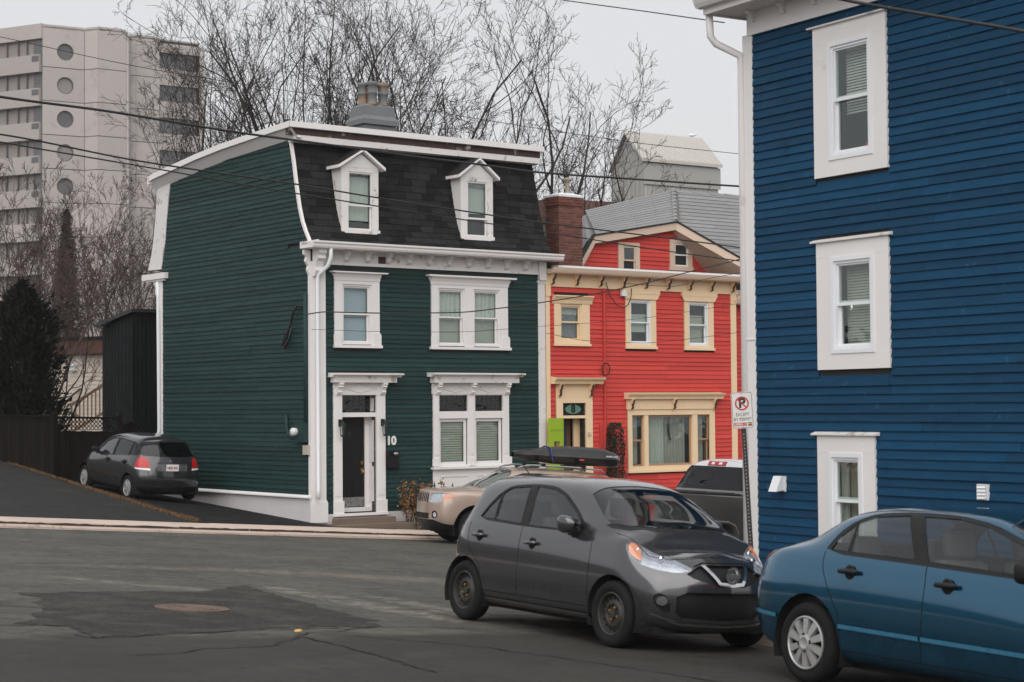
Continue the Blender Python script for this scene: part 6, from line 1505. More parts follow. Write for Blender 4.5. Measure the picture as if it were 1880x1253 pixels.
def svf(s):
    rg = [(.52,1.13),(.50,1.50),(1.20,1.515),(1.24,1.11)]; qg = [(-.38,1.20),(-.22,1.42),(-.02,1.47),(.42,1.495),(.44,1.14)]; fg = [(1.32,1.11),(1.30,1.515),(1.58,1.50),(1.84,1.42),(2.1,1.27),(2.36,1.10)]
    sur = [(-.45,1.18),(-.26,1.44),(-.02,1.50),(.5,1.525),(1.25,1.54),(1.6,1.525),(1.87,1.44),(2.14,1.285),(2.44,1.085),(1.3,1.09),(.4,1.115)]
    s.cut('side', sur, 'trim', thr=.05)
    for g_, l_ in ((rg,'rglass'),(fg,'glass'),(qg,'qglass')): s.cut('side', g_, l_, on=('trim',), thr=.05)
    s.cut('side', [(.38,.40),(.36,.62),(.30,.78),(.30,1.12),(1.28,1.09),(1.28,.40)], 'rdoor', thr=.02); s.cut('side', [(1.28,.40),(1.28,1.09),(2.36,1.07),(2.34,.40)], 'fdoor', thr=.02)
    for ln in ([(.38,.40),(.36,.62),(.30,.78),(.30,1.12)], [(1.28,1.1),(1.28,.40)], [(2.38,1.08),(2.34,.40)], [(.38,.40),(2.34,.40)]): s.strip('side', ln, .011, 'gap', thr=.02, on=('body','rdoor','fdoor'))
    s.cut('side', [(-.95,.22),(-.95,.50),(-.55,.50),(2.2,.50),(2.2,.22)][0:0] or [(.3,.2),(.3,.41),(2.3,.41),(2.3,.2)], 'clad', thr=-.3)
    for x in (0, 2.635): s.strip('side', [(x+.415*math.cos(R(a)), .36+.415*math.sin(R(a))) for a in range(-15, 196, 15)], .055, 'clad', thr=.02, on=('body','rdoor','fdoor'))
    s.cut('front', [(-.01,.2),(.95,.2),(.95,.36),(.78,.42),(.58,.47),(-.01,.47)], 'bump', thr=.02)
    s.cut('rear', [(-.01,.2),(.95,.2),(.95,.52),(-.01,.52)], 'rbump', thr=.02)
    s.cut('front', rounded([(.42,.83),(.60,.82),(.74,.84),(.86,.90),(.84,1.03),(.66,1.03),(.44,1.02)], 1), 'lamp', thr=.03); s.cut('front', [(.78,.8),(.92,.8),(.92,1.1),(.80,1.1)], 'amber', on=('lamp',), thr=.0)
    for i in range(4):
        y = .055*i*2-.035 if i else -.01; a = .02+.10*i; s.cut('front', rounded([(a,.82),(a+.062,.82),(a+.062,1.02),(a,1.02)], 1), 'grille', thr=.1)
    s.cut('front', rounded([(.55,.50),(.70,.52),(.72,.60),(.66,.66),(.56,.64)], 1), 'fogbay', thr=.03); s.cut('front', circ(.635,.575,.05,16), 'fog', on=('fogbay',), thr=.03)
    s.cut('front', [(-.01,.48),(.42,.48),(.46,.60),(-.01,.60)], 'intake', thr=.1)
    s.cut('top', [(2.62,-.01),(2.60,.4),(2.5,.68),(2.40,.73),(1.88,.655),(1.80,.5),(1.77,-.01)], 'screen', thr=.08)
    s.strip('top', [(2.42,.80),(2.8,.76),(3.15,.68),(3.3,.5),(3.36,.2),(3.37,-.02)], .010, 'gap', thr=.1)
    s.cut('rear', [(-.01,1.15),(.66,1.16),(.60,1.46),(-.01,1.50)], 'backglass', thr=.1); s.cut('rear', rounded([(.66,.90),(.88,.90),(.88,1.12),(.70,1.12)], 1), 'tail', thr=.03)
sv['parts'] = [('trim','window_trim',m_blkpl,.003),('glass','side_window',g_car,.008),('rglass','side_window',g_tint,.008),('qglass','quarter_window',g_tint,.008),('screen','windscreen',g_car,.006),('backglass','rear_window',g_tint,.006),('gap','shut_line',m_gap,.008),('clad','cladding',m_blkpl,-.012),('bump','bumper_cladding',m_blkpl,-.004),('rbump','rear_bumper_cladding',m_blkpl,-.004),('lamp','headlight',m_lamp,.03),('amber','turn_signal',m_amber,.006),('grille','grille_slot',m_blkpl,.02),('fogbay','fog_lamp_bay',m_blkpl,.02),('fog','fog_lamp',m_lamp,0),('intake','lower_intake',m_blkpl,.03),('tail','tail_light',m_redl,-.002)]
W_SUV = wheel_mesh(.355, .215, 'alloy', m_alu_dk)
sh = build_car(SV, sv, p_beige, svf, [('rdoor',(.50,.895,.98,p_beige,.2)),('fdoor',(1.52,.897,.965,p_beige,.2))], W_SUV, 2.635, .79, .355, (.455,.46), 0, zc=.36)
sh.pair('lamp', 'headlight_lens', g_lens, SV, 0.0, rim=False)
cabin(SV, -.5, 2.3, .80, .45, 1.04, 2.25)
for y in (-.38, .38): headrest_seat(SV, 1.2, y, .7, 1.42, .48, m_seat); headrest_seat(SV, .25, y, .72, 1.36, .5, m_seat)
for sg in (-1, 1):
    mirror_part(SV, 2.08, sg*.82, 1.14, p_beige, sg, .2, .17)
    mb = MB(); mb.tube([(-.25,sg*.60,1.62),(-.15,sg*.60,1.68),(.5,sg*.61,1.705),(1.4,sg*.61,1.70),(1.62,sg*.60,1.66),(1.7,sg*.6,1.62)], .02, 8); mb.obj('roof_rail', m_galv, SV, smooth=True)
for x in (.25, 1.15): mb = MB(); mb.cbox(x-.03, x+.03, -.66, .66, 1.725, 1.755, .01); mb.box(x-.04,x+.04,-.66,-.58,1.69,1.75); mb.box(x-.04,x+.04,.58,.66,1.69,1.75); mb.obj('crossbar', m_blkpl, SV)
# roof box (rests on the crossbars: a thing of its own)
RB = empty('roof_box', mat=SV.matrix_world.copy(), label='long glossy black roof box strapped on top of the beige SUV', cat='roof box')
m_box = pm('glossy_black_plastic', (.009,.009,.010), .38, .2, 3, coat=.25)
def hull(zs, name, mat, par, taper):
    mb = MB(); nx = 26; ny = 12; 
    for i in range(nx+1):
        f = i/nx; x = -.80+2.42*f
        for j in range(ny+1):
            y = -1+2*j/ny; prof = zs(f); w = .40*min(1, (min(f, 1-f)/.10+.02))**.4
            mb.v.append((x, y*w-.02, prof[0]+(prof[1]-prof[0])*(max(0, 1-abs(y)**3.2))**.5 if taper else prof[0]+(prof[1]-prof[0])*(abs(y)**6)))
    for i in range(nx):
        for j in range(ny): a = i*(ny+1)+j; mb.f.append((a, a+ny+1, a+ny+2, a+1)); mb.mi.append(0)
    return mb.obj(name, mat, par, smooth=True)
topz = lambda f: (1.92, 1.92+.235*max(0, min(1, min((f+.03)/.24, (1.02-f)/.50)))**.55)
lid = hull(topz, 'lid', m_box, RB, True); hull(lambda f: (1.755+.10*max(0, (f-.6)/.4)**1.5+.02*max(0,(.10-f)/.10), 1.92), 'base', m_box, RB, False)
mb = MB(); mb.tube([(.86,.44,1.78),(.90,.425,1.93),(.90,.34,2.08),(.90,0,2.13),(.90,-.35,2.08),(.90,-.43,1.93)], .014, 5); mb.obj('strap', pm('blue_strap', (.01,.03,.16), .6), RB)
m_prt = pm('white_print', (.6,.6,.6), .5)
mb = MB(); rr_ = random.Random(3); x = -.60
while x < -.34:
    w_ = rr_.uniform(.010,.02); h_ = rr_.choice((.022,.022,.034)); mb.box(x, x+w_, .402, .41, 1.965, 1.965+h_); x += w_+.008
mb.obj('white_lettering', m_prt, RB)
mb = MB(); mb.box(.16,.26,.396,.404,1.86,1.89); mb.obj('red_badge', m_red, RB)

# ------------------------------------------------------------------ grey pickup seen from behind on the near side of the hill
p_pick = paint('dark_grey_truck_paint', (.17,.163,.158), .25, .30, dirt=(.10,.095,.09))
p_roof = paint('silver_truck_paint', (.68,.68,.69), .15, .35)
PK = car_root('parked_pickup', on_street(-2.08, -13.75), R(37.3), 'grey pickup truck with black bed cover and red roof brake light, beyond the sign post', 'pickup truck', 'cars parked along the streets')
def plate(poly, y0, y1, name, mat, par, bev=.02):
    bm = bmesh.new(); vs = [bm.verts.new((p[0], y0, p[1])) for p in poly]; f = bm.faces.new(vs); r_ = bmesh.ops.extrude_face_region(bm, geom=[f]); 
    for v in r_['geom']:
        if isinstance(v, bmesh.types.BMVert): v.co.y = y1
    bmesh.ops.recalc_face_normals(bm, faces=bm.faces[:])
    if bev: bmesh.ops.bevel(bm, geom=[e for e in bm.edges if abs((e.verts[0].co-e.verts[1].co).y) < 1e-6], offset=bev, segments=3, affect='EDGES', profile=.5)
    me = bpy.data.meshes.new(name); bm.to_mesh(me); bm.free(); me.materials.append(mat); me.polygons.foreach_set('use_smooth', [True]*len(me.polygons)); me.set_sharp_from_angle(angle=R(50))
    return lk(bpy.data.objects.new(name, me), par)
arch = [(.50*math.cos(R(a)), .44+.50*math.sin(R(a))) for a in range(170, 9, -10)]
archq = [(-.53,.5),(-.50,.72),(-.42,.83),(-.30,.875),(.30,.875),(.42,.83),(.50,.72),(.53,.5)]
bedpoly = [(-1.18,.52)]+archq+[(.76,.50),(.76,1.33),(-1.20,1.33),(-1.22,1.0)]
for sg in (-1, 1):
    plate(bedpoly, sg*.78, sg*1.0, 'bed_side', p_pick, PK, .03)
    b = MB(); b.tube([(-.56,sg*.995,.5),(-.54,sg*.998,.73),(-.45,sg*1.0,.86),(-.30,sg*1.0,.91),(.30,sg*1.0,.91),(.45,sg*1.0,.86),(.54,sg*.998,.73),(.56,sg*.995,.5)], .03, 8); b.obj('wheel_arch_lip', p_pick, PK, smooth=True)
    b = MB(); b.cbox(-1.2,.76,sg*.80 if sg > 0 else -.99,.99 if sg > 0 else sg*.80,1.325,1.345,.008); b.obj('bed_rail', m_blkpl, PK)
    b = MB(); b.box(-.7,.7,sg*.3 if sg > 0 else -.76,.76 if sg > 0 else sg*.3,.45,1.05); b.obj('wheel_housing', m_under, PK)
plate([(-1.24,.6),(-1.2,.6),(-1.2,1.31),(-1.24,1.31)], -.80, .80, 'tailgate', p_pick, PK, .01)
b = MB(); b.cbox(-1.36,-1.2,-.98,.98,.48,.66,.03); b.obj('rear_bumper', m_chrome, PK)
for sg in (-1, 1): b = MB(); b.cbox(-1.25,-1.19,min(sg*.8,sg*1.0),max(sg*.8,sg*1.0),.85,1.27,.015); b.obj('tail_light', m_redl, PK)
b = MB(); b.cbox(-1.2,.75,-.80,.80,1.335,1.36,.01); b.obj('bed_cover', pm('soft_black_cover', (.022,.022,.024), .6, .15, 3), PK)
for x in (-.6, 0, .6): b = MB(); b.box(x-.01,x+.01,-.80,.80,1.361,1.368); b.obj('cover_rib', m_blkpl, PK)
# cab: lofted half shell
ck = dict(
 rear=dict(prof=[(.4,.81),(.6,.80),(1.2,.80),(1.36,.805),(1.8,.96),(1.92,1.05)], d=(0,.02,.05,.09), D=.12, p=5, w=.97, zb=.42, zs=.5, zbelt=1.38, wb=.93, z7=1.76, w7=.74, zr=1.875),
 front=dict(prof=[(.4,4.55),(.6,4.62),(1.0,4.62),(1.2,4.55),(1.3,4.4)], d=(0,.03,.1,.25), D=.35, p=4, w=.97, zb=.42, zs=.5, zbelt=1.18, wb=.92, z7=1.22, w7=.6, zr=1.25),
 mid=[(1.25,.99,.42,.5,1.38,.94,1.79,.76,1.91),(2.3,1.0,.42,.5,1.37,.94,1.80,.77,1.92),(2.75,1.0,.42,.5,1.36,.94,1.66,.77,1.78),(3.1,1.0,.42,.5,1.34,.94,1.45,.8,1.55),(3.4,1.0,.42,.5,1.32,.93,1.36,.7,1.39),(4.0,1.0,.42,.5,1.26,.93,1.30,.7,1.33)])
ck['parts'] = [('roof','roof',p_roof,0),('backglass','rear_window',g_tint,.006),('glass','side_window',g_tint,.006),('stop','brake_light',m_redl,-.012),('cargo','turn_signal',m_vinyl,-.012),('screen','windscreen',g_car,.006)]
def ckf(s):
    s.cut('side', [(.6,1.76),(.6,2.0),(2.75,2.0),(2.75,1.80),(2.4,1.8)], 'roof', thr=-1.1, on=('body',))
    s.cut('rear', rounded([(-.9,1.40),(.86,1.40),(.80,1.60),(.70,1.775),(-.9,1.775)], 0), 'backglass', thr=.05, on=('body','roof'))
    s.cut('rear', [(-.01,1.785),(.20,1.785),(.20,1.85),(-.01,1.85)], 'stop', thr=.05, on=('roof','body','backglass')); s.cut('rear', [(.05,1.80),(.12,1.80),(.12,1.835),(.05,1.835)], 'cargo', thr=.05, on=('stop',))
    s.cut('side', [(1.55,1.42),(1.62,1.72),(2.35,1.74),(2.95,1.42)], 'glass', thr=.05); s.cut('top', [(3.3,-.01),(3.2,.75),(2.7,.74),(2.6,-.01)], 'screen', thr=.08)
    for ln in ([(.95,.5),(.95,1.38)], [(2.25,.5),(2.25,1.38)]): s.strip('side', ln, .01, 'body', thr=.02)
G = car_grid(ck, smooth_it=2); sh = Shell(G); ckf(sh); sh.cut('side', [(3.60+.5*math.cos(R(a)), .44+.5*math.sin(R(a))) for a in range(-60,241,10)], 'void', thr=.05)
sh.part('body', 'cab', p_pick, PK)
for lab, name, mat, off in ck['parts']:
    (sh.pair if name in PAIRED else sh.part)(lab, name, mat, PK, off)
add_wheels(PK, wheel_mesh(.40, .26, 'alloy'), 3.6, .83, .40)
b = MB(); b.box(-1.1,4.3,-.6,.6,.42,.6); b.box(1.2,1.24,-.9,.9,.5,1.3); b.obj('chassis', m_under, PK)
m_x = pm('red_decal', (.30,.02,.02), .5)
text_mesh('decal', '4x4', .13, m_x, PK, Matrix.Translation((-.85,-1.004,1.20)) @ Matrix.Rotation(R(90), 4, 'X'), ext=.002, sx=1.5, bold=.006)

# ------------------------------------------------------------------ small grey hatchback in the driveway, seen from behind
p_dgrey = paint('charcoal_metallic_paint', (.045,.046,.05), .6, .22, dirt=(.035,.034,.032))
DH = car_root('driveway_hatchback', on_street(-1.98, 3.95), R(127.3), 'small charcoal hatchback with red tail lamps parked in the driveway beside the green house', 'car', 'cars parked along the streets')
p0 = W3(-2.02, 3.95); DH.matrix_world.translation = Vector((p0.x, p0.y, back_z(-2.02, 3.95)))
_f = (T + Vector((0, 0, .075)) + S*0.02).normalized(); _l = Vector((0,0,1)).cross(_f).normalized(); _l = (_l + Vector((0,0,.03))).normalized(); _n = _f.cross(_l).normalized(); _l = _n.cross(_f)
DH.matrix_world = Matrix(((_f.x,_l.x,_n.x,p0.x),(_f.y,_l.y,_n.y,p0.y),(_f.z,_l.z,_n.z,back_z(-2.02,3.95)+.0),(0,0,0,1)))
dh = dict(
 rear=dict(prof=[(.2,-.55),(.33,-.64),(.5,-.68),(.66,-.67),(.78,-.63),(.95,-.59),(1.1,-.52),(1.3,-.38),(1.42,-.26)], d=(0,.02,.06,.13,.24), D=.28, p=2.7, w=.825, zb=.22, zs=.31, zbelt=1.0, wb=.755, z7=1.32, w7=.60, zr=1.425),
 front=dict(prof=[(.18,3.05),(.3,3.15),(.5,3.19),(.65,3.15),(.75,3.05),(.8,2.95)], d=(0,.02,.07,.15,.26), D=.36, w=.81, zb=.19, zs=.27, zbelt=.82, wb=.72, z7=.86, w7=.46, zr=.88),
 mid=[(.0,.838,.2,.29,1.0,.78,1.36,.62,1.475),(.5,.84,.2,.28,.99,.79,1.39,.63,1.50),(1.0,.84,.2,.28,.98,.79,1.39,.63,1.505),(1.4,.84,.2,.28,.97,.79,1.36,.63,1.47),(1.7,.84,.2,.28,.96,.78,1.26,.65,1.36),(2.0,.84,.2,.28,.95,.77,1.08,.69,1.20),(2.25,.84,.2,.28,.94,.76,1.0,.62,1.05)])
def dhf(s):
    sur = [(-.28,1.07),(-.16,1.27),(.05,1.35),(.9,1.385),(1.25,1.36),(1.55,1.27),(1.98,.96),(.9,.97)]
    s.cut('side', sur, 'trim', thr=.05); s.cut('side', [(.16,1.0),(.14,1.34),(.88,1.36),(.92,.99)], 'rglass', on=('trim',), thr=.05); s.cut('side', [(1.0,.985),(.97,1.36),(1.22,1.34),(1.5,1.25),(1.88,.98)], 'glass', on=('trim',), thr=.05); s.cut('side', [(-.2,1.07),(-.1,1.25),(.08,1.32),(.10,1.01)], 'qglass', on=('trim',), thr=.05)
    s.cut('side', [(.32,.30),(.28,.55),(.12,.72),(.08,.98),(.95,.97),(.95,.30)], 'rdoor', thr=.02); s.cut('side', [(.95,.30),(.95,.97),(2.0,.95),(2.05,.30)], 'fdoor', thr=.02)
    for ln in ([(.32,.30),(.28,.55),(.12,.72),(.08,.98)], [(.95,.98),(.95,.30)], [(2.03,.95),(2.05,.30)]): s.strip('side', ln, .01, 'gap', thr=.02, on=('body','rdoor','fdoor'))
    s.cut('rear', rounded([(-.9,1.045),(.60,1.055),(.70,1.11),(.68,1.24),(.58,1.35),(.45,1.375),(-.9,1.385)], 1), 'backglass', thr=.05)
    s.cut('rear', [(.52,.74),(.78,.76),(.85,.80),(.85,1.02),(.64,1.04),(.545,.98)], 'tail', thr=.02, box=lambda c: c[0] < -.30); s.cut('rear', [(.5,.70),(.9,.70),(.9,.79),(.5,.79)], 'rev', on=('tail',), thr=.0)
    s.cut('rear', [(-.01,.735),(.37,.735),(.39,.90),(-.01,.915)], 'platebay', thr=.1)
    for ln in ([(.56,.62),(.58,.72)], [(.56,.62),(-.01,.60)]): s.strip('rear', ln, .01, 'gap', thr=.1)
    s.cut('rear', [(-.01,.2),(.8,.2),(.8,.36),(-.01,.36)], 'bump', thr=.12)
    s.cut('top', [(2.3,-.01),(2.2,.62),(1.62,.60),(1.55,-.01)], 'screen', thr=.1)
dh['parts'] = [('trim','window_trim',m_blkpl,.003),('glass','side_window',g_car,.008),('rglass','side_window',g_tint,.008),('qglass','quarter_window',g_tint,.008),('backglass','rear_window',g_tint,.006),('tail','tail_light',m_redl,-.004),('rev','reverse_light',m_vinyl,-.004),('gap','shut_line',m_gap,.008),('platebay','plate_bay',paint('plate_bay_paint',(.11,.11,.115),.4,.3,dirt=(.11,.11,.11)),.018),('bump','bumper_cladding',m_blkpl,.0),('screen','windscreen',g_car,.006)]
W_AL = wheel_mesh(.29, .18, 'alloy', m_alu)
sh = build_car(DH, dh, p_dgrey, dhf, [('rdoor',(.22,.83,.88,m_blkpl,.16)),('fdoor',(1.15,.83,.86,m_blkpl,.16))], W_AL, 2.48, .74, .29, (.35,.355), 0)
xb = sh.surf('rear', 0, .82)
b = MB(); b.cbox(xb-.012, xb+.004, -.155, .155, .735, .885, .004); lp = b.obj('licence_plate', m_vinyl, DH)
text_mesh('plate_number', 'HEX 041', .085, m_redl, lp, Matrix.Translation((xb-.014,0,.805)) @ Matrix.Rotation(R(-90), 4, 'Z') @ Matrix.Rotation(R(90), 4, 'X'), ext=.001, sx=.85, bold=.003)
b = MB(); b.cbox(sh.surf('rear',0,.96)-.012, sh.surf('rear',0,.96)+.01, -.055, .055, .945, .975, .006); b.obj('badge', m_chrome, DH)
for sg in (-1, 1): mirror_part(DH, 1.72, sg*.79, 1.04, m_blkpl, sg, .18, .13)
cabin(DH, -.2, 2.0, .75, .32, .95, 1.95)
for y in (-.36, .36): headrest_seat(DH, 1.1, y, .55, 1.28, .46, m_seat); headrest_seat(DH, .2, y, .55, 1.2, .46, m_seat)
# ------------------------------------------------------------------ apartment tower far behind on the left
m_tower = pm('pale_precast_concrete', (.40,.365,.35), .85, .08, .25, objvar=.05, wear=(.31,.285,.275), wearamt=(.5,.75), wscale=.5)
m_tdark = pm('tower_window_grey', (.10,.10,.105), .35, .2, .4)
m_tpan = pm('tower_window_blind', (.23,.205,.195), .6, .12, .5)
m_tband = pm('tower_band_concrete', (.34,.31,.295), .85, .08, .3)
tc = {k: at(u, 500, Y) for k, (u, Y) in dict(Z=(-160,168), A0=(-80,164.5), A1=(77,160), B=(155,161.9), C=(180,161.3), D=(232,162.8), E=(236,164.6), F=(250,164.8), G=(367,168.2), H=(330,182)).items()}
ZR = 36.4
TW = empty('apartment_tower', Vector((tc['B'].x, tc['B'].y, -5)), 0, 'pale concrete apartment tower with a column of round windows, far behind the bare trees', 'building')
TO = TW.location
def fac(p, q):
    d = (q-p); d.z = 0; L = d.length; d.normalize(); nrm = Vector((d.y, -d.x, 0))
    if nrm.y > 0: nrm = -nrm
    def P(x, z, o): r_ = p + d*x + nrm*o; return (r_.x-TO.x, r_.y-TO.y, z-TO.z)
    return P, L
def fbox(mb, P, x0, x1, z0, z1, o0, o1):
    mb.add([P(x0,z0,o0),P(x1,z0,o0),P(x1,z0,o1),P(x0,z0,o1),P(x0,z1,o0),P(x1,z1,o0),P(x1,z1,o1),P(x0,z1,o1)], [(0,1,2,3),(7,6,5,4),(4,5,1,0),(5,6,2,1),(6,7,3,2),(7,4,0,3)])
core = MB(); ring = [tc[k] for k in ('Z','A0','A1','B','C','D','E','F','G','H')]; cen = sum(ring, Vector())/len(ring)
rr = [(p + (cen-p).normalized()*.5) for p in ring]
core.prism([(p.x-TO.x, p.y-TO.y) for p in rr], 0, ZR-.3-TO.z, 'xy'); core.obj('core', m_tdark, TW)
FH = 2.97; z_of = lambda v, Y=161: 2.1+(758.5-v)/3360*Y
zj = [z_of(v) for v in (122,184.5,247,309.5,372,434,497,559,621,684,746,808)]
levels = [ZR]+zj
def plain(p, q, name='wall_panel'):
    P, L = fac(p, q)
    for a, b in zip(levels, levels[1:]):
        mb = MB(); fbox(mb, P, .02, L-.02, b+.03, a-.03, -.4, 0); mb.obj(name, m_tower, TW)
for a, b in (('B','C'),('C','D'),('E','F')): plain(tc[a], tc[b])
P, L = fac(tc['D'], tc['E']); mb = MB(); fbox(mb, P, 0, L, -5, ZR-.5, -.2, 0); mb.obj('wall_panel', m_tower, TW)
# round window façade
P, L = fac(tc['A1'], tc['B']); rw = .76
for i, (a, b) in enumerate(zip(levels, levels[1:])):
    cz = z_of(92+62.3*i); cx = L*.545
    mb = MB(); n_ = 28; z0, z1 = b+.03, a-.03
    outer = []
    for k in range(n_):
        th = 2*math.pi*(k+.5)/n_; ca, sa = math.cos(th), math.sin(th)
        tx = ((L-.02-cx) if ca > 0 else (cx-.02))/abs(ca) if abs(ca) > 1e-6 else 1e9; tz = ((z1-cz) if sa > 0 else (cz-z0))/abs(sa) if abs(sa) > 1e-6 else 1e9
        k_ = min(tx, tz); outer.append((cx+ca*k_, cz+sa*k_))
    inner = [(cx+rw*math.cos(2*math.pi*(k+.5)/n_), cz+rw*math.sin(2*math.pi*(k+.5)/n_)) for k in range(n_)]
    mb.add([P(x,z,0) for x, z in outer]+[P(x,z,0) for x, z in inner]+[P(x,z,-.3) for x, z in inner], [f for k in range(n_) for f in ((k,(k+1)%n_,n_+(k+1)%n_,n_+k),(n_+k,n_+(k+1)%n_,2*n_+(k+1)%n_,2*n_+k))])
    for cxx, czz in ((0.02,z0),(L-.02,z0),(L-.02,z1),(.02,z1)):
        q = sorted(range(n_), key=lambda k: (outer[k][0]-cxx)**2+(outer[k][1]-czz)**2)[:2]; mb.add([P(cxx,czz,0), P(*outer[q[0]],0), P(*outer[q[1]],0)], [(0,1,2)])
    mb.obj('wall_panel', m_tower, TW)
    g = MB(); g.add([P(x,z,-.22) for x, z in inner], [tuple(range(n_))]); w = g.obj('round_window', m_tpan if i % 2 else m_tdark, TW)
    fr = MB(); fr.tube([P(cx+rw*.96*math.cos(2*math.pi*k/n_), cz+rw*.96*math.sin(2*math.pi*k/n_), -.2) for k in range(n_+1)], .06, 5, cap=False); fr.obj('frame', m_tdark, w)
# banded façade with balconies on the left
P, L = fac(tc['A0'], tc['A1'])
for i in range(12):
    zt, zb = z_of(70+62.3*i), z_of(100+62.3*i); nz = z_of(70+62.3*(i+1)) if i < 11 else -5
    mb = MB(); fbox(mb, P, 0, L-.15, nz if i < 11 else -5, zb, -.3, .25); mb.obj('balcony_band', m_tband, TW)
    if i == 0: mb = MB(); fbox(mb, P, 0, L, zt, ZR, -.3, .1); mb.obj('parapet', m_tower, TW)
    w = MB(); fbox(w, P, 0, L-.1, zb, zt, -.35, -.3); w = w.obj('window', m_tpan, TW)
    g = MB(); fbox(g, P, L-1.15, L-.12, zb+.02, zt-.02, -.28, -.2); g.obj('pane', m_tdark, w)
    for x in (L-1.9, L-2.9, L-4.2, L-5.4): g = MB(); fbox(g, P, x-.05, x+.05, zb, zt, -.28, -.12); g.obj('mullion', m_tdark, w)
    g = MB(); fbox(g, P, L-.95, L-.2, zb-.58, zb-.12, .22, .30); g.obj('air_vent', m_tdark, TW)
P, L = fac(tc['F'], tc['G']); xw = L*.37
for i, (a, b) in enumerate(zip(levels, levels[1:])):
    zt, zb = z_of(93+60.5*i, 166), z_of(123+60.5*i, 166)
    mb = MB(); fbox(mb, P, 0, xw-.03, b+.03, a-.03, -.4, 0); mb.obj('wall_panel', m_tower, TW)
for i in range(12):
    zt, zb = z_of(93+60.5*i, 166), z_of(123+60.5*i, 166); zn = z_of(93+60.5*(i+1), 166)
    if i == 0: mb = MB(); fbox(mb, P, xw, L, zt, ZR-.6, -.4, .05); mb.obj('parapet', m_tower, TW)
    mb = MB(); fbox(mb, P, xw, L-.06, max(zn,-5), zb, -.4, -.05); mb.obj('wall_panel', m_tower, TW)
    w = MB(); fbox(w, P, xw, L-.1, zb, zt, -.6, -.5); w = w.obj('window', m_tpan, TW)
    g = MB(); fbox(g, P, xw+.05, xw+1.55, zb, zt, -.45, -.4); g.obj('pane', m_tdark, w)
P, L = fac(tc['G'], tc['H']); mb = MB(); fbox(mb, P, 0, L, -5, ZR-.6, -.4, 0); mb.obj('wall_panel', m_tower, TW)
rf = MB(); rf.prism([(p.x-TO.x, p.y-TO.y) for p in ring], ZR-.35-TO.z, ZR-.2-TO.z, 'xy'); rf.obj('roof', m_tband, TW)

# ------------------------------------------------------------------ grey metal-clad headhouse behind the red house
m_clad = pm('grey_metal_cladding', (.33,.325,.31), .6, .06, .6); m_cladroof = pm('pale_metal_roof', (.46,.44,.41), .5, .05, .6)
FL_, FR_, BL_ = at(1182, 290, 100), at(1318, 294, 103), at(1122, 300, 105)
ez = FL_.z; rz = at(1150, 246, 102.5).z; BR_ = FR_+BL_-FL_
MH = empty('metal_headhouse', Vector((FL_.x, FL_.y, -5)), 0, 'tall grey metal-clad building with a pale ridged roof behind the red house', 'building')
def rel(p, z): return Vector((p.x-FL_.x, p.y-FL_.y, z+5))
mb = MB(); c4 = [FL_, FR_, BR_, BL_]
mb.add([rel(p, -5) for p in c4]+[rel(p, ez-.1) for p in c4]+[rel((FL_+BL_)/2, rz-.15), rel((FR_+BR_)/2, rz-.15)], [(0,1,5,4),(1,2,6,5),(2,3,7,6),(3,0,4,7),(7,4,8),(5,6,9)]); mb.obj('wall', m_clad, MH)
dS = (FR_-FL_); dS.z = 0; LS = dS.length; dS.normalize(); nS = Vector((dS.y, -dS.x, 0)); dE = (BL_-FL_); dE.z = 0; LE = dE.length; dE.normalize(); nE = -dS
for i in range(19): p = FL_+dS*(LS*(i+.5)/19); mb = MB(); a = rel(p, 0); mb.add([rel(p-dS*.05, -5), rel(p+dS*.05, -5), rel(p+dS*.05, ez-1.5), rel(p-dS*.05, ez-1.5), rel(p+nS*.06, -5), rel(p+nS*.06, ez-1.5)], [(0,4,5,3),(4,1,2,5)]); mb.obj('cladding_rib', m_clad, MH)
for i in range(8): p = FL_+dE*(LE*(i+.5)/8); mb = MB(); mb.add([rel(p-dE*.05, -5), rel(p+dE*.05, -5), rel(p+dE*.05, ez-.3), rel(p-dE*.05, ez-.3), rel(p+nE*.06, -5), rel(p+nE*.06, ez-.3)], [(0,4,5,3),(4,1,2,5)]); mb.obj('cladding_rib', m_clad, MH)
mb = MB(); o_ = .22; A_, B_ = FL_-dS*o_, FR_+dS*o_; RA, RB_ = (FL_+BL_)/2-dS*o_, (FR_+BR_)/2+dS*o_; C_, D_ = BR_+dS*o_, BL_-dS*o_
fo = -dE*.25
mb.add([rel(A_+fo, ez-.22), rel(B_+fo, ez-.22), rel(RB_, rz), rel(RA, rz), rel(C_, ez-.2), rel(D_, ez-.2), rel(A_+fo, ez-.05), rel(B_+fo, ez-.05), rel(RB_, rz+.15), rel(RA, rz+.15)], [(0,1,7,6),(6,7,8,9),(8,2,4),(1,2,8,7),(0,6,9,3),(2,4,5,3),(0,3,2,1)]); mb.obj('roof', m_cladroof, MH)
for i in range(27):
    f = (i+.5)/27; p, q = A_.lerp(B_, f)+fo, RA.lerp(RB_, f); mb = MB(); w_ = dS*.03
    mb.add([rel(p-w_, ez-.04), rel(p+w_, ez-.04), rel(q+w_, rz+.16), rel(q-w_, rz+.16), rel(p, ez+.02), rel(q, rz+.22)], [(0,4,5,3),(4,1,2,5)]); mb.obj('roof_seam', m_cladroof, MH)
mb = MB(); mb.add([rel(FL_+nS*.1-dS*.1, ez-1.45), rel(FR_+nS*.1+dS*.1, ez-1.45), rel(FR_+nS*.1+dS*.1, ez-.25), rel(FL_+nS*.1-dS*.1, ez-.25)], [(0,1,2,3)]); mb.obj('fascia_band', m_clad, MH)
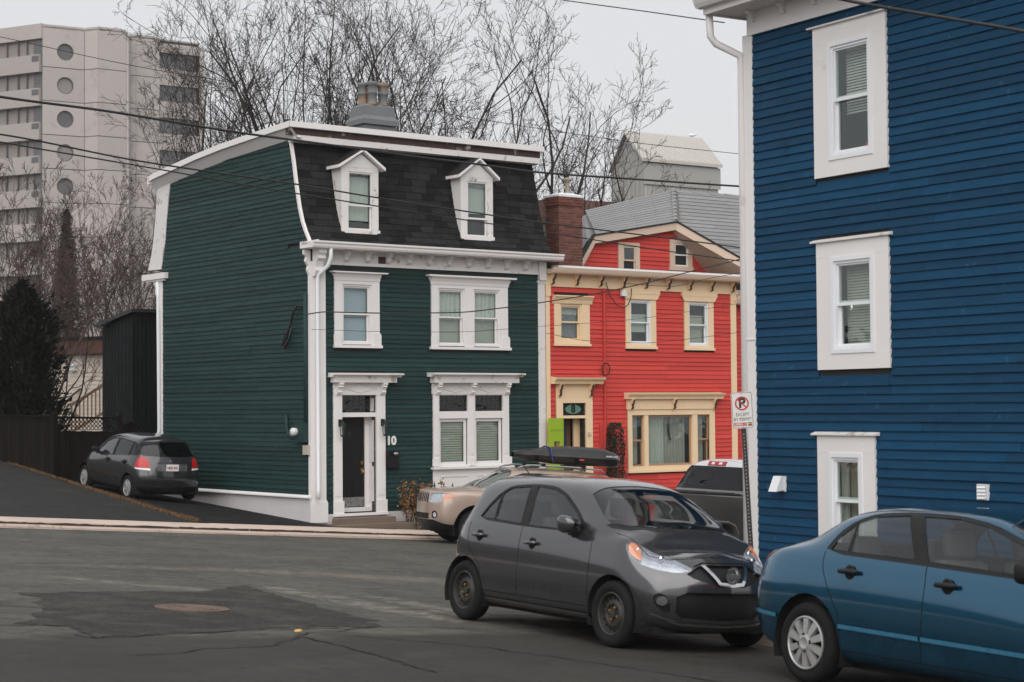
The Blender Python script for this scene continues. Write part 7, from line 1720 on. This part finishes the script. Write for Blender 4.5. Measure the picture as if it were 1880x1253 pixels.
# gull on its ridge
GU = empty('seagull', Vector((RB_.x-.6, RB_.y, rz+.15)), .5, 'small white gull perched at the end of the pale metal roof ridge', 'bird')
b = MB(); b.lathe([(0,-.28),(.07,-.18),(.10,0),(.08,.14),(.05,.2),(.065,.26),(.05,.31),(.015,.34),(0,.4)], 12, axis='x'); b.v = [(x, y, z+.2+max(0, x-.1)*.45) for x, y, z in b.v]; b.tube([(0,.03,.12),(.01,.03,0)], .008, 4); b.tube([(0,-.03,.12),(.01,-.03,0)], .008, 4); b.obj('body', m_vinyl, GU, smooth=True)
# ------------------------------------------------------------------ low brown brick block between them
m_bb = pm('brown_brick_wall', (.13,.065,.052), .9, .2, 1.2, wear=(.2,.12,.10), wearamt=(.55,.7), wscale=1.5)
p = at(1130, 500, 72); BB = empty('brick_block', Vector((p.x, p.y, -4)), R(30), 'low brown brick building half hidden behind the branches and brick chimney', 'building')
zt = at(1130, 372, 72).z+4
mb = MB(); mb.box(-3, 4.2, 0, 8, 0, zt-.9); mb.obj('wall', pm('grey_stucco', (.16,.15,.145), .9, .1, 1), BB)
mb = MB(); mb.box(-3.1, 4.3, -.1, 8.1, zt-.9, zt); mb.obj('parapet', m_bb, BB)
for i in range(4): mb = MB(); mb.box(-2.6+1.7*i, -1.9+1.7*i, -.08, .02, zt-2.9, zt-.92); mb.obj('pier', m_bb, BB)

# ------------------------------------------------------------------ cream building with brown fascia, stair rail; dark shed
m_creamw = pm('cream_siding', (.56,.49,.43), .7, .05, 1, stretch=(1,1,8)); m_fasc = pm('brown_fascia', (.095,.040,.028), .7, .1, 1)
p0, p1 = at(60, 700, 64), at(215, 700, 62); zt = at(150, 622, 63).z; zf = at(150, 651, 63).z
CB = empty('cream_outbuilding', Vector((p0.x, p0.y, .5)), math.atan2(p1.y-p0.y, p1.x-p0.x), 'low cream building with a brown fascia behind the garden fence', 'building')
L = (p1-p0).length
mb = MB(); mb.box(0, L, 0, 6, 0, zf-.5); mb.obj('wall', m_creamw, CB)
for i in range(18): z = .6+.14*i*1.0; mb = MB(); mb.add([(0,-.025,z),(L,-.025,z),(L,-.005,z+.145),(0,-.005,z+.145),(0,0,z),(L,0,z)], [(0,1,2,3),(4,5,1,0)]); (mb.obj('siding_board', m_creamw, CB) if z < zf-.65 else None)
mb = MB(); mb.box(-.2, L+.2, -.25, 6, zf-.5, zt-.55); mb.obj('fascia', m_fasc, CB); mb = MB(); mb.box(-.25, L+.25, -.32, 6.1, zt-.55, zt-.47); mb.obj('roof', m_black, CB)
pl = at(137, 676, 63); lx = (pl-p0).length
mb = MB(); mb.cbox(lx-.11, lx+.11, -.2, 0, pl.z-.5-.11, pl.z-.5+.11, .02); mb.prism([(0,pl.z-.5+.11),(-.26,pl.z-.5+.05),(-.26,pl.z-.5+.08),(0,pl.z-.5+.16)], lx-.13, lx+.13, 'yz'); mb.obj('wall_light', m_vinyl, CB)
m_rail = pm('tan_stair_wood', (.16,.10,.06), .8, .15, 3)
q0, q1 = at(128, 748, 60), at(194, 708, 60)
SR = empty('stair_railing', Vector((q0.x, q0.y, q0.z-1)), math.atan2(q1.y-q0.y, q1.x-q0.x), 'brown wooden stair railing rising against the cream building', 'railing')
L2 = math.hypot(q1.x-q0.x, q1.y-q0.y); H2 = q1.z-q0.z
mb = MB(); mb.add([(0,-.04,1),(L2,-.04,1+H2),(L2,-.04,1.1+H2),(0,-.04,1.1),(0,.04,1),(L2,.04,1+H2),(L2,.04,1.1+H2),(0,.04,1.1)], [(0,1,2,3),(7,6,5,4),(3,2,6,7),(0,4,5,1)]); mb.obj('handrail', m_rail, SR)
for i in range(9): x = L2*(i+.5)/9; z = 1+H2*(i+.5)/9; mb = MB(); mb.box(x-.02, x+.02, -.02, .02, z-.9, z); mb.obj('baluster', m_rail, SR)
mb = MB(); mb.add([(0,-.04,.1),(L2,-.04,.1+H2),(L2,-.04,.2+H2),(0,-.04,.2),(0,.04,.1),(L2,.04,.1+H2),(L2,.04,.2+H2),(0,.04,.2)], [(0,1,2,3),(7,6,5,4),(3,2,6,7),(0,4,5,1)]); mb.obj('stringer', m_rail, SR)
m_shed = pm('dark_green_black_siding', (.004,.0065,.007), .8, .2, 1.5, objvar=.15, spec=.15)
k0, kL, kR = at(245, 600, 53), at(189, 600, 56), at(312, 600, 55); zk, zl, zr_ = at(245, 574, 53).z, at(189, 602, 56).z, at(312, 576, 55).z
SHD = empty('dark_shed', Vector((k0.x, k0.y, .8)), 0, 'tall dark green shed with sloping roof beside the back of the green house', 'shed')
rs = lambda p, z: (p.x-k0.x, p.y-k0.y, z-.8)
kB = kL+kR-k0
mb = MB(); mb.add([rs(k0,.8),rs(kR,.8),rs(kB,.8),rs(kL,.8),rs(k0,zk),rs(kR,zr_),rs(kB,zl),rs(kL,zl)], [(0,1,5,4),(1,2,6,5),(2,3,7,6),(3,0,4,7),(4,5,6,7)]); mb.obj('wall', m_shed, SHD)
def battens(p, q, za, zb, n_, dn):
    for i in range(n_):
        c = p.lerp(q, (i+.5)/n_); d = (q-p); d.z = 0; w_ = d.length/n_*.46; d.normalize(); z = za+(zb-za)*(i+.5)/n_-.06; o = dn*.03
        mb = MB(); mb.add([rs(c-d*w_,.8),rs(c+d*w_,.8),rs(c+d*w_,z),rs(c-d*w_,z),rs(c-d*w_+o,.8),rs(c+d*w_+o,.8),rs(c+d*w_+o,z),rs(c-d*w_+o,z)], [(4,5,6,7),(0,4,7,3),(5,1,2,6),(3,7,6,2)]); mb.obj('board', m_shed, SHD)
battens(kL, k0, zl, zk, 9, Vector((-.5,-.86,0))); battens(k0, kR, zk, zr_, 9, Vector((.4,-.9,0)))
mb = MB(); up_ = .1; ext = [(k0+Vector((0,-.25,0)), zk), (kR+Vector((.2,-.2,0)), zr_), (kB, zl), (kL+Vector((-.25,-.1,0)), zl)]
mb.add([rs(p, z) for p, z in ext]+[rs(p, z+up_) for p, z in ext], [(3,2,1,0),(4,5,6,7),(0,1,5,4),(3,0,4,7)]); mb.obj('roof', m_black, SHD)

# ------------------------------------------------------------------ garden fence, board by board
rng = random.Random(77)
bmesh_unit = MB(); bmesh_unit.box(-.5,.5,-.5,.5,0,1); BU = bmesh_unit.mesh('fence_board', m_fencew)
def fence(name, label, a, b, ztop, lattice=False):
    d = Vector((b[0]-a[0], b[1]-a[1], 0)); L = d.length; ang = math.atan2(d.y, d.x)
    w0 = W3(a[0], a[1]); zb = min(back_z(*a), back_z(*b))
    F_ = empty(name, Vector((w0.x, w0.y, zb)), ANG+ang, label, 'fence')
    n_ = int(L/.15)
    for i in range(n_):
        x = (i+.5)*L/n_; s_, t_ = a[0]+d.x*x/L, a[1]+d.y*x/L; g0 = back_z(s_, t_)-.02
        top = ztop(x/L) + rng.uniform(-.012, .012) - (.34 if lattice else 0)
        inst('fence_board', BU, F_, (x, rng.uniform(-.004,.004), g0-zb), (0,0,0), (L/n_-.008, .022, top-g0))
    for i in range(int(L/2.4)+2):
        x = min(L, i*2.4); s_, t_ = a[0]+d.x*x/L, a[1]+d.y*x/L; g0 = back_z(s_, t_)
        mb = MB(); mb.box(x-.055, x+.055, -.09, .02, g0-zb, ztop(x/L)-zb+.06); mb.prism([(x-.07, ztop(x/L)-zb+.06),(x+.07, ztop(x/L)-zb+.06),(x, ztop(x/L)-zb+.12)], -.10, .03, 'xz'); mb.obj('post', m_fencew, F_)
    mb = MB(); mb.add([(0,-.05,ztop(0)-zb-.03),(L,-.05,ztop(1)-zb-.03),(L,.05,ztop(1)-zb-.03),(0,.05,ztop(0)-zb-.03),(0,-.05,ztop(0)-zb+.02),(L,-.05,ztop(1)-zb+.02),(L,.05,ztop(1)-zb+.02),(0,.05,ztop(0)-zb+.02)], [(0,3,2,1),(4,5,6,7),(0,1,5,4),(2,3,7,6)]); mb.obj('cap_rail', m_fencew, F_)
    if lattice:
        mb = MB(); z0 = ztop(0)-zb-.34; k = int(L/.11)
        for i in range(-3, k+3):
            for sg in (-1, 1):
                x0 = i*.11; x1 = x0+.30*sg
                if min(x0, x1) < 0 or max(x0, x1) > L: continue
                mb.add([(x0-.015,-.01*sg,z0),(x0+.015,-.01*sg,z0),(x1+.015,-.01*sg,z0+.30),(x1-.015,-.01*sg,z0+.30)], [(0,1,2,3)])
        o = mb.obj('lattice', m_fencew, F_); o['kind'] = 'stuff'
    return F_
fence('board_fence', 'long dark brown board fence running back along the lane at the far left', (-2.9, 8.0), (-8.5, 24.0), lambda f: 2.02+.25*f)
fence('lattice_fence', 'short dark brown fence with lattice top behind the driveway car', (-2.85, 8.05), (-1.0, 8.3), lambda f: 2.0-.04*f, True)
GG = empty('garden_gate', W3(-.98, 8.4, back_z(-.98, 8.4)), ANG, 'low arched dark wooden gate between lattice fence and green house', 'gate')
gb = 1.86-back_z(-.98, 8.4)
for i in range(5): x = .07+.14*i; inst('fence_board', BU, GG, (x, 0, 0), (0,0,0), (.132, .025, gb-.35*abs((x-.35)/.35)**2))
mb = MB(); mb.tube([(0,-.02,gb-.36),(.12,-.02,gb-.12),(.35,-.02,gb+.01),(.58,-.02,gb-.12),(.7,-.02,gb-.36)], .03, 6); mb.obj('arch_rail', m_fencew, GG)

# ------------------------------------------------------------------ trees
def rv(r_, a=1.0): return Vector((r_.gauss(0,a), r_.gauss(0,a), r_.gauss(0,a)))
def bare_tree(name, label, u, Y, vtop, seed, tr=.16, limbs=8, spread=.55, lean=(0,0), mat=None, zb=-1.0, start=.35, depth=4, dens=1.0, group='bare trees behind the houses', minr=.008, up=.13):
    r_ = random.Random(seed); b = at(u, 700, Y); zt = at(u, vtop, Y).z; H = zt-zb; mat = mat or m_bark
    E_ = empty(name, Vector((b.x, b.y, zb)), 0, label, 'tree', group)
    tk = MB(); cr = MB(); path = []; p = Vector((0,0,0)); d = Vector((lean[0], lean[1], 1)).normalized(); n_ = 12; hl = H*.50
    for i in range(n_+1):
        path.append(p.copy()); d = (d+rv(r_, .05)+Vector((lean[0]*.02, lean[1]*.02, .02))).normalized(); p = p+d*hl/n_
    rad = [tr*(1-.78*i/n_) for i in range(n_+1)]; tk.tube(path, rad, 8)
    def grow(p, d, L, r0, dep):
        n = 9 if dep > 2 else 6 if dep > 1 else 4 if dep else 3; pts = [p.copy()]; dd = d.copy(); q = p.copy()
        for i in range(n):
            dd = (dd+rv(r_, .15)+Vector((0,0,up*.6))).normalized(); q = q+dd*L/n; pts.append(q.copy())
        rr_ = [max(minr*.7, r0*(1-.72*i/n)) for i in range(n+1)]
        cr.tube(pts, rr_, 5 if r0 > .04 else 3, cap=False)
        if dep <= 0: return
        k = int(max(2, round((4.4 if dep > 2 else 3.8 if dep else 3.2)*dens)))
        for j in range(k):
            f = .25+.73*(j+r_.random()*.8)/k; i = min(n-1, int(f*n)); pp = pts[i].lerp(pts[i+1], f*n-i) if f*n-i < 1 else pts[i+1]
            base = (pts[i+1]-pts[i]).normalized(); sd = base.cross(rv(r_)).normalized(); a = r_.uniform(.42, .92)
            nd = (base*math.cos(a)+sd*math.sin(a)).normalized()
            grow(pp, nd, L*r_.uniform(.42, .66)*(1-.40*f), max(minr, rr_[i]*.64), dep-1)
    for j in range(limbs):
        f = start+(1-start)*(j+.5*r_.random())/limbs; i = min(n_-1, int(f*n_)); pp = path[i].lerp(path[i+1], f*n_-i)
        az = j*2.4+r_.uniform(-.5,.5); a = spread*r_.uniform(.75,1.25)*(1.15-.55*f); nd = Vector((math.cos(az)*math.sin(a), math.sin(az)*math.sin(a), math.cos(a)))
        grow(pp, nd, (H-pp.z)*r_.uniform(.72,1.0), rad[i]*.60, depth)
    grow(path[-1], d, H-path[-1].z, rad[-1], depth)
    tk.obj('trunk', mat, E_, smooth=True); cr.obj('crown', mat, E_); return E_
bare_tree('bare_tree', 'bare tree left of the black-roofed house, its twigs crossing the tower edge', 404, 62, 100, 1, .12, 5, .45, (-.06,0))
bare_tree('bare_tree', 'slender bare tree behind the left end of the black mansard roof', 458, 60, 22, 2, .16, 6, .55, (-.03,0))
bare_tree('bare_tree', 'tall bare tree rising behind the roof left of the grey chimney', 522, 64, -20, 3, .2, 7, .55, (.02,0))
bare_tree('bare_tree', 'thin straight bare tree close to the left of the grey chimney', 580, 70, -10, 4, .17, 6, .5)
bare_tree('bare_tree', 'large bare tree directly behind the chimney pots, reaching past the top of the photo', 648, 62, -45, 5, .25, 8, .6, (.0,0))
bare_tree('bare_tree', 'broad bare tree just right of the grey chimney', 722, 63, -8, 6, .24, 8, .68, (.03,0))
bare_tree('bare_tree', 'dense upright bare tree above the right end of the mansard roof', 902, 60, 52, 7, .2, 9, .6, (0,0), start=.2, dens=1.0)
bare_tree('bare_tree', 'leaning bare tree above the brick chimney, branches sweeping to the right', 992, 58, 175, 8, .17, 9, .8, (.16,0), start=.2, dens=1.0, up=.10)
bare_tree('bare_tree', 'reddish bare tree in front of the tower base, left of the green wall', 183, 78, 330, 9, .13, 9, .7, (.02,0), m_bark2, dens=1.1, start=.12)
bare_tree('bare_tree', 'reddish bare tree touching the edge of the green side wall', 268, 74, 345, 10, .12, 8, .75, (.02,0), m_bark2, dens=1.1, start=.12)
bare_tree('bare_tree', 'bushy brown bare tree at the far left edge before the tower', 12, 60, 345, 11, .12, 10, .8, (.05,0), m_bark2, dens=1.08, start=.05)
bare_tree('bare_tree', 'low twiggy brown tree between the conifer and the left edge', 70, 72, 420, 12, .12, 10, .85, (0,0), m_bark2, dens=1.08, start=.05)
bare_tree('bare_tree', 'small twiggy brown tree right behind the dark shed', 232, 66, 430, 13, .10, 9, .8, (0,0), m_bark2, dens=1.08, start=.05)
# conifers: drooping sprays on whorled boughs
m_needle = pm('dark_conifer_needles', (.010,.0125,.007), .85, .35, 5, objvar=.2); m_needle2 = pm('brownish_conifer_needles', (.042,.034,.026), .8, .35, 5)
def conifer(name, label, u, Y, vtop, width, seed, mat, zb, count, col=False):
    r_ = random.Random(seed); b = at(u, 700, Y); H = at(u, vtop, Y).z-zb
    E_ = empty(name, Vector((b.x, b.y, zb)), 0, label, 'tree', None)
    tk = MB(); tk.tube([(0,0,0),(.03,0,H*.5),(0,.02,H*.97)], [.16,.1,.02], 7); tk.obj('trunk', m_bark, E_)
    mb = MB()
    for _ in range(count):
        f = r_.random()**(.75 if not col else .95); az = r_.uniform(0, 6.28)
        lump = 1+.22*math.sin(az*3+f*23)+.15*math.sin(az*5-f*41)
        prof = (1-f)**.8 if not col else (1-f**5)**.8*(.8+.2*math.sin(az*2+f*9))
        R_ = width*prof*lump*r_.uniform(.25, 1.0)**.5; z = H*f+r_.gauss(0,.1)
        c_ = Vector((R_*math.cos(az), R_*math.sin(az), z)); out = Vector((math.cos(az), math.sin(az), r_.uniform(-.6,.5) if not col else r_.uniform(.2,1.4))).normalized()
        sd = out.cross(Vector((0,0,1))+rv(r_,.3)).normalized(); l_ = r_.uniform(.12,.28)*(1 if not col else .75); w_ = l_*.28
        mb.add([c_-out*l_*.4, c_+sd*w_, c_+out*l_*.7+rv(r_,.02), c_-sd*w_], [(0,1,2,3)])
    mb.obj('crown', mat, E_); return E_
bare_tree('bare_tree', 'dark brown leafless shrub-like tree overlapping the evergreen beside the fence', 95, 51, 545, 41, .07, 9, .7, (0,0), m_bark, zb=.8, start=.1, depth=2, dens=1.3)
conifer('evergreen_tree', 'broad dark evergreen standing behind the fence at the far left edge', 38, 49, 528, 1.35, 31, m_needle, .6, 17000, True)
conifer('evergreen_tree', 'hazy brownish conifer in front of the lower tower storeys', 122, 80, 388, 1.25, 32, m_needle2, -1, 9000)
# ------------------------------------------------------------------ parking sign on its leaning perforated post
pb = Vector((at(1383, 1022, 22.9).x, 22.9, 0)); s_, t_ = st(pb); zb = road_z(s_, t_)+.12
SG = empty('parking_sign', Vector((pb.x, pb.y, zb)), 0, 'white no-parking permit sign on a leaning perforated steel post at the blue corner', 'sign')
ptop = at(1361, 722, 22.9); lean = math.atan2(ptop.x-pb.x, ptop.z-zb); PL = math.hypot(ptop.x-pb.x, ptop.z-zb)
LM = Matrix.Rotation(lean, 4, 'Y') @ Matrix.Rotation(R(-12), 4, 'Z')
mb = MB(); mb.box(-.028,.028,.004,.06,-.3,PL); po = mb.obj('post', m_galv, SG); po.matrix_local = LM
po.data.materials[0] = pm('dull_steel_post', (.035,.035,.036), .55, .2, 6, metal=.4)
mb = MB()
for i in range(52):
    z = .1+i*.045
    if z > PL-.48: break
    mb.lathe([(0,.0025),(.0095,.0025)], 8, (0,0,z), 'y')
h = mb.obj('post_hole', pm('pale_hole', (.35,.35,.34), .8), po); h['kind'] = 'stuff'
SW, SHh = .265, .455; zc = PL-.215
def rrect(w, h, r_, n_=5): return [(cx+r_*math.cos(R(a0+90*k/n_)), cz+r_*math.sin(R(a0+90*k/n_))) for cx, cz, a0 in ((w/2-r_,h/2-r_,0),(-w/2+r_,h/2-r_,90),(-w/2+r_,-h/2+r_,180),(w/2-r_,-h/2+r_,270)) for k in range(n_+1)]
m_sw = pm('reflective_white_sheet', (.60,.595,.58), .45, .03, 4); m_sr = pm('sign_red', (.42,.02,.022), .45, .04, 4); m_sb = pm('sign_black', (.015,.015,.016), .5, .04, 4)
SN = MB(); SN.prism([(x, z+zc) for x, z in rrect(SW, SHh, .03)], -.012, -.006, 'xz'); sn = SN.obj('sign_plate', m_sw, SG); sn.matrix_local = LM
def ringm(mb, R0, R1, cx, cz, y, n_=32):
    b = len(mb.v); mb.add([(cx+r_*math.cos(2*math.pi*k/n_), y, cz+r_*math.sin(2*math.pi*k/n_)) for r_ in (R0, R1) for k in range(n_)], [(k, n_+k, n_+(k+1)%n_, (k+1)%n_) for k in range(n_)])
bd = MB(); o_, i_ = rrect(SW-.012, SHh-.012, .026), rrect(SW-.022, SHh-.022, .022); k_ = len(o_); bd.add([(x,-.0128,z+zc) for x, z in o_]+[(x,-.0128,z+zc) for x, z in i_], [(k,k_+k,k_+(k+1)%k_,(k+1)%k_) for k in range(k_)]); bd.obj('border', m_sb, sn)
cz = zc+.085
text_mesh('letter_p', 'P', .165, m_sb, sn, Matrix.Translation((0,-.0128,cz)) @ Matrix.Rotation(R(90), 4, 'X'), ext=.0004, bold=.007)
mb = MB(); ringm(mb, .087, .069, 0, cz, -.0145); a = R(-45); c_, s2 = math.cos(a), math.sin(a); w_ = .0085; mb.add([(-.075*c_-w_*s2*-1,-.0146,cz-.075*s2-w_*c_),( .075*c_+w_*s2,-.0146,cz+.075*s2-w_*c_),(.075*c_-w_*s2,-.0146,cz+.075*s2+w_*c_),(-.075*c_-w_*s2,-.0146,cz-.075*s2+w_*c_)], [(0,1,2,3)]); mb.obj('red_ring', m_sr, sn)
for body, z, sz in (('EXCEPT', zc-.055, .058), ('BY PERMIT', zc-.115, .058)): text_mesh('lettering', body, sz, m_sb, sn, Matrix.Translation((0,-.0128,z)) @ Matrix.Rotation(R(90), 4, 'X'), ext=.0004, sx=.82)
mb = MB(); mb.box(-.11,.045,-.0135,-.0125,zc-.195,zc-.155); mb.obj('red_band', m_sr, sn)
text_mesh('lettering', 'AREA 1', .042, m_sw, sn, Matrix.Translation((-.033,-.0140,zc-.175)) @ Matrix.Rotation(R(90), 4, 'X'), ext=.0003, bold=.001)
for i, c in enumerate(((.03,.03,.03),(.42,.02,.02),(.5,.33,.03),(.02,.16,.05))):
    z0 = zc-.197+.011*i; mb = MB(); mb.add([(.058,-.0131,z0),(.11,-.0131,z0),(.11,-.0131,z0+.011),(.058+(.02 if i in (1,2) else 0),-.0131,z0+.011)], [(0,1,2,3)]); mb.obj('arrow_mark', pm('mark_%d' % i, c, .5), sn)
for z in (zc+.205, zc-.21): mb = MB(); mb.lathe([(.008,-.012),(.008,-.017),(0,-.018)], 8, (0,0,z), 'y'); mb.obj('bolt', m_galv, sn)

# ------------------------------------------------------------------ manhole cover, leaf
ms, mt = -13.09, -19.09
MN = empty('manhole_cover', mat=Matrix.Translation(W3(ms, mt, road_z(ms, mt))) @ NRM.to_track_quat('Z', 'Y').to_matrix().to_4x4(), label='round rusty iron manhole cover set in the dark asphalt', cat='manhole cover')
m_iron2 = pm('rusty_cast_iron', (.13,.09,.07), .75, .2, 12, bump=.4, bscale=60)
mb = MB(); mb.lathe([(.36,0),(.36,.014),(.325,.014),(.32,.004),(.315,.004)], 40); mb.obj('ring_frame', m_iron2, MN)
mb = MB(); mb.lathe([(.312,.0),(.312,.010),(0,.011)], 40); co = mb.obj('cover', m_iron2, MN)
for k in range(1, 5): mb = MB(); mb.lathe([(.065*k-.012,.010),(.065*k-.010,.017),(.065*k+.010,.017),(.065*k+.012,.010)], 36); mb.obj('raised_ring', m_iron2, co)
for k in range(8): a = math.pi*k/8; mb = MB(); c_, s2 = math.cos(a), math.sin(a); w_ = .008; mb.add([(.06*c_-w_*s2,.06*s2+w_*c_,.016),(.30*c_-w_*s2,.30*s2+w_*c_,.016),(.30*c_+w_*s2,.30*s2-w_*c_,.016),(.06*c_+w_*s2,.06*s2-w_*c_,.016)], [(0,1,2,3)]); mb.obj('raised_rib', m_iron2, co)
ls, lt = -13.21, -21.31
LF = MB(); LF.add([(-.045,0,.0),(-.015,.03,.012),(.03,.022,.02),(.055,0,.012),(.03,-.022,.022),(-.015,-.03,.01),(.0,0,.003)], [(0,6,1),(1,6,2),(2,6,3),(3,6,4),(4,6,5),(5,6,0)])
lf = LF.obj('fallen_leaf', pm('yellow_leaf', (.55,.33,.10), .7), None, loc=W3(ls, lt, road_z(ls, lt)+.012), rot=(.2,.1,.8)); tag(lf, 'tiny dry yellow leaf lying on the open asphalt near the crack', 'leaf')

# ------------------------------------------------------------------ iron fence and brown shrub before the green house
IF = empty('iron_fence', W3(1.95, -.72, plane_z(1.95,-.72)), ANG, 'low black wrought-iron fence with spear points before the green house', 'fence')
zs = lambda x: plane_z(1.95+x, -.72)-plane_z(1.95, -.72)
for i in range(17):
    x = .12+.255*i; z = zs(x); mb = MB(); tall = i % 2 == 0; top = 1.0 if tall else .92
    mb.box(x-.009,x+.009,-.009,.009,z,z+top); mb.lathe([(.012,top),(.032,top+.06),(.0,top+.17)], 4, (x,0,z)); mb.lathe([(.01,top-.06),(.026,top-.04),(.01,top-.02)], 6, (x,0,z)); pk = mb.obj('picket', m_iron, IF)
    if tall:
        for sg in (-1, 1):
            m2 = MB(); m2.tube([(x+sg*(.055+(.05-.0055*k)*math.cos(k*.62+2.6)), 0, z+top-.02+(.05-.0055*k)*math.sin(k*.62+2.6)) for k in range(9)], .008, 4); m2.obj('scroll', m_iron, pk)
for h_ in (.15, .80):
    mb = MB(); mb.tube([(0,0,zs(0)+h_),(4.3,0,zs(4.3)+h_)], .012, 4); mb.obj('rail', m_iron, IF)
m_dead = pm('dry_brown_leaves', (.20,.095,.032), .8, .4, 8)
SHB = empty('dry_shrub', W3(2.42, -.42, plane_z(2.42,-.4)), ANG, 'dry brown-leaved shrub behind the iron fence beside the door', 'shrub')
r_ = random.Random(9); mb = MB(); tips = []
for i in range(34):
    x0 = r_.uniform(-.55, .95); p = Vector((x0*.8, r_.uniform(-.1,.1), .1)); q = Vector((x0+r_.gauss(0,.12), r_.uniform(-.18,.18), r_.uniform(.65,1.12))); mb.tube([p, p.lerp(q,.5)+rv(r_,.03), q], [.012,.009,.004], 4); tips += [p.lerp(q, f) for f in (.45,.6,.75,.85,.95,1)]
mb.obj('stems', m_bark, SHB)
leaf_mass('foliage', SHB, 1500, lambda rr_: tips[rr_.randrange(len(tips))]+Vector((rr_.gauss(0,.05), rr_.gauss(0,.05), rr_.gauss(0,.05))), .06, m_dead, random.Random(4))

# ------------------------------------------------------------------ overhead cables
def cable(label, pts, r_, Y0, Y1, u0, u1, sub=10):
    P = [at(u, v, Y0+(Y1-Y0)*(u-u0)/(u1-u0)) for u, v in pts]
    x = np.array([u for u, v in pts], float); A_ = np.array([p[:] for p in P]); xs = np.linspace(x[0], x[-1], sub*len(pts)); Q = pchip(x, A_, xs)
    mb = MB(); mb.tube([tuple(q) for q in Q], r_, 6); o = mb.obj('overhead_cable', m_cable, None, smooth=True); return tag(o, label, 'cable', 'overhead cables')
cable('thick black cable, highest of the heavy ones, crossing before the mansard roof', [(-60,168),(0,178),(200,205),(440,244),(566,261),(684,277),(787,291),(870,301),(992,317),(1146,328),(1367,343),(1480,349)], .026, 33, 47, 0, 1370)
cable('upper cable of the close pair passing over both dormer windows', [(-60,238),(0,247),(250,295),(540,338),(684,362),(840,386),(980,407),(1230,438),(1368,456),(1480,470)], .018, 33, 47, 0, 1370)
cable('lower cable of the close pair passing over both dormer windows', [(-60,250),(0,261),(250,304),(540,355),(700,380),(859,405),(980,423),(1181,455),(1368,481),(1480,497)], .015, 33, 47, 0, 1370)
cable('thin cable high at the left, crossing the tower and the bare trees', [(-60,56),(0,68),(250,122),(480,160),(760,200),(1000,238),(1180,264),(1367,284),(1480,297)], .010, 52, 60, 0, 1370)
cable('black service wire running low across the fronts, rising toward the right', [(560,578),(600,573),(680,575),(840,574),(920,566),(986,557),(1080,542),(1164,525),(1260,501),(1368,474),(1480,446)], .013, 40, 45, 560, 1370)
cable('hair-thin wire sagging below the upstairs windows of both houses', [(572,605),(690,609),(830,610),(985,600),(1150,588),(1368,556),(1480,540)], .005, 40, 45, 560, 1370)
cable('thin wire sagging across the lower red front, rising to the corner', [(1002,612),(1080,626),(1180,630),(1270,622),(1368,609),(1480,594)], .006, 43, 45, 1000, 1370)
cable('thin dipping wire joining the cream frieze to the corner post', [(1150,521),(1230,526),(1300,512),(1368,500),(1480,486)], .007, 43.5, 45, 1150, 1370)
cable('thin wire in the empty sky running to the blue eaves', [(900,-20),(1030,0),(1190,22),(1330,42)], .008, 30, 24.5, 900, 1330)
cable('dark cable across the top corner of the blue wall', [(1500,-12),(1560,2),(1700,27),(1880,58),(1960,74)], .014, 15, 14, 1500, 1960)
cable('faint grey wire low at the left in front of the brown trees', [(-40,420),(0,425),(150,452),(290,476)], .006, 48, 52, 0, 290)
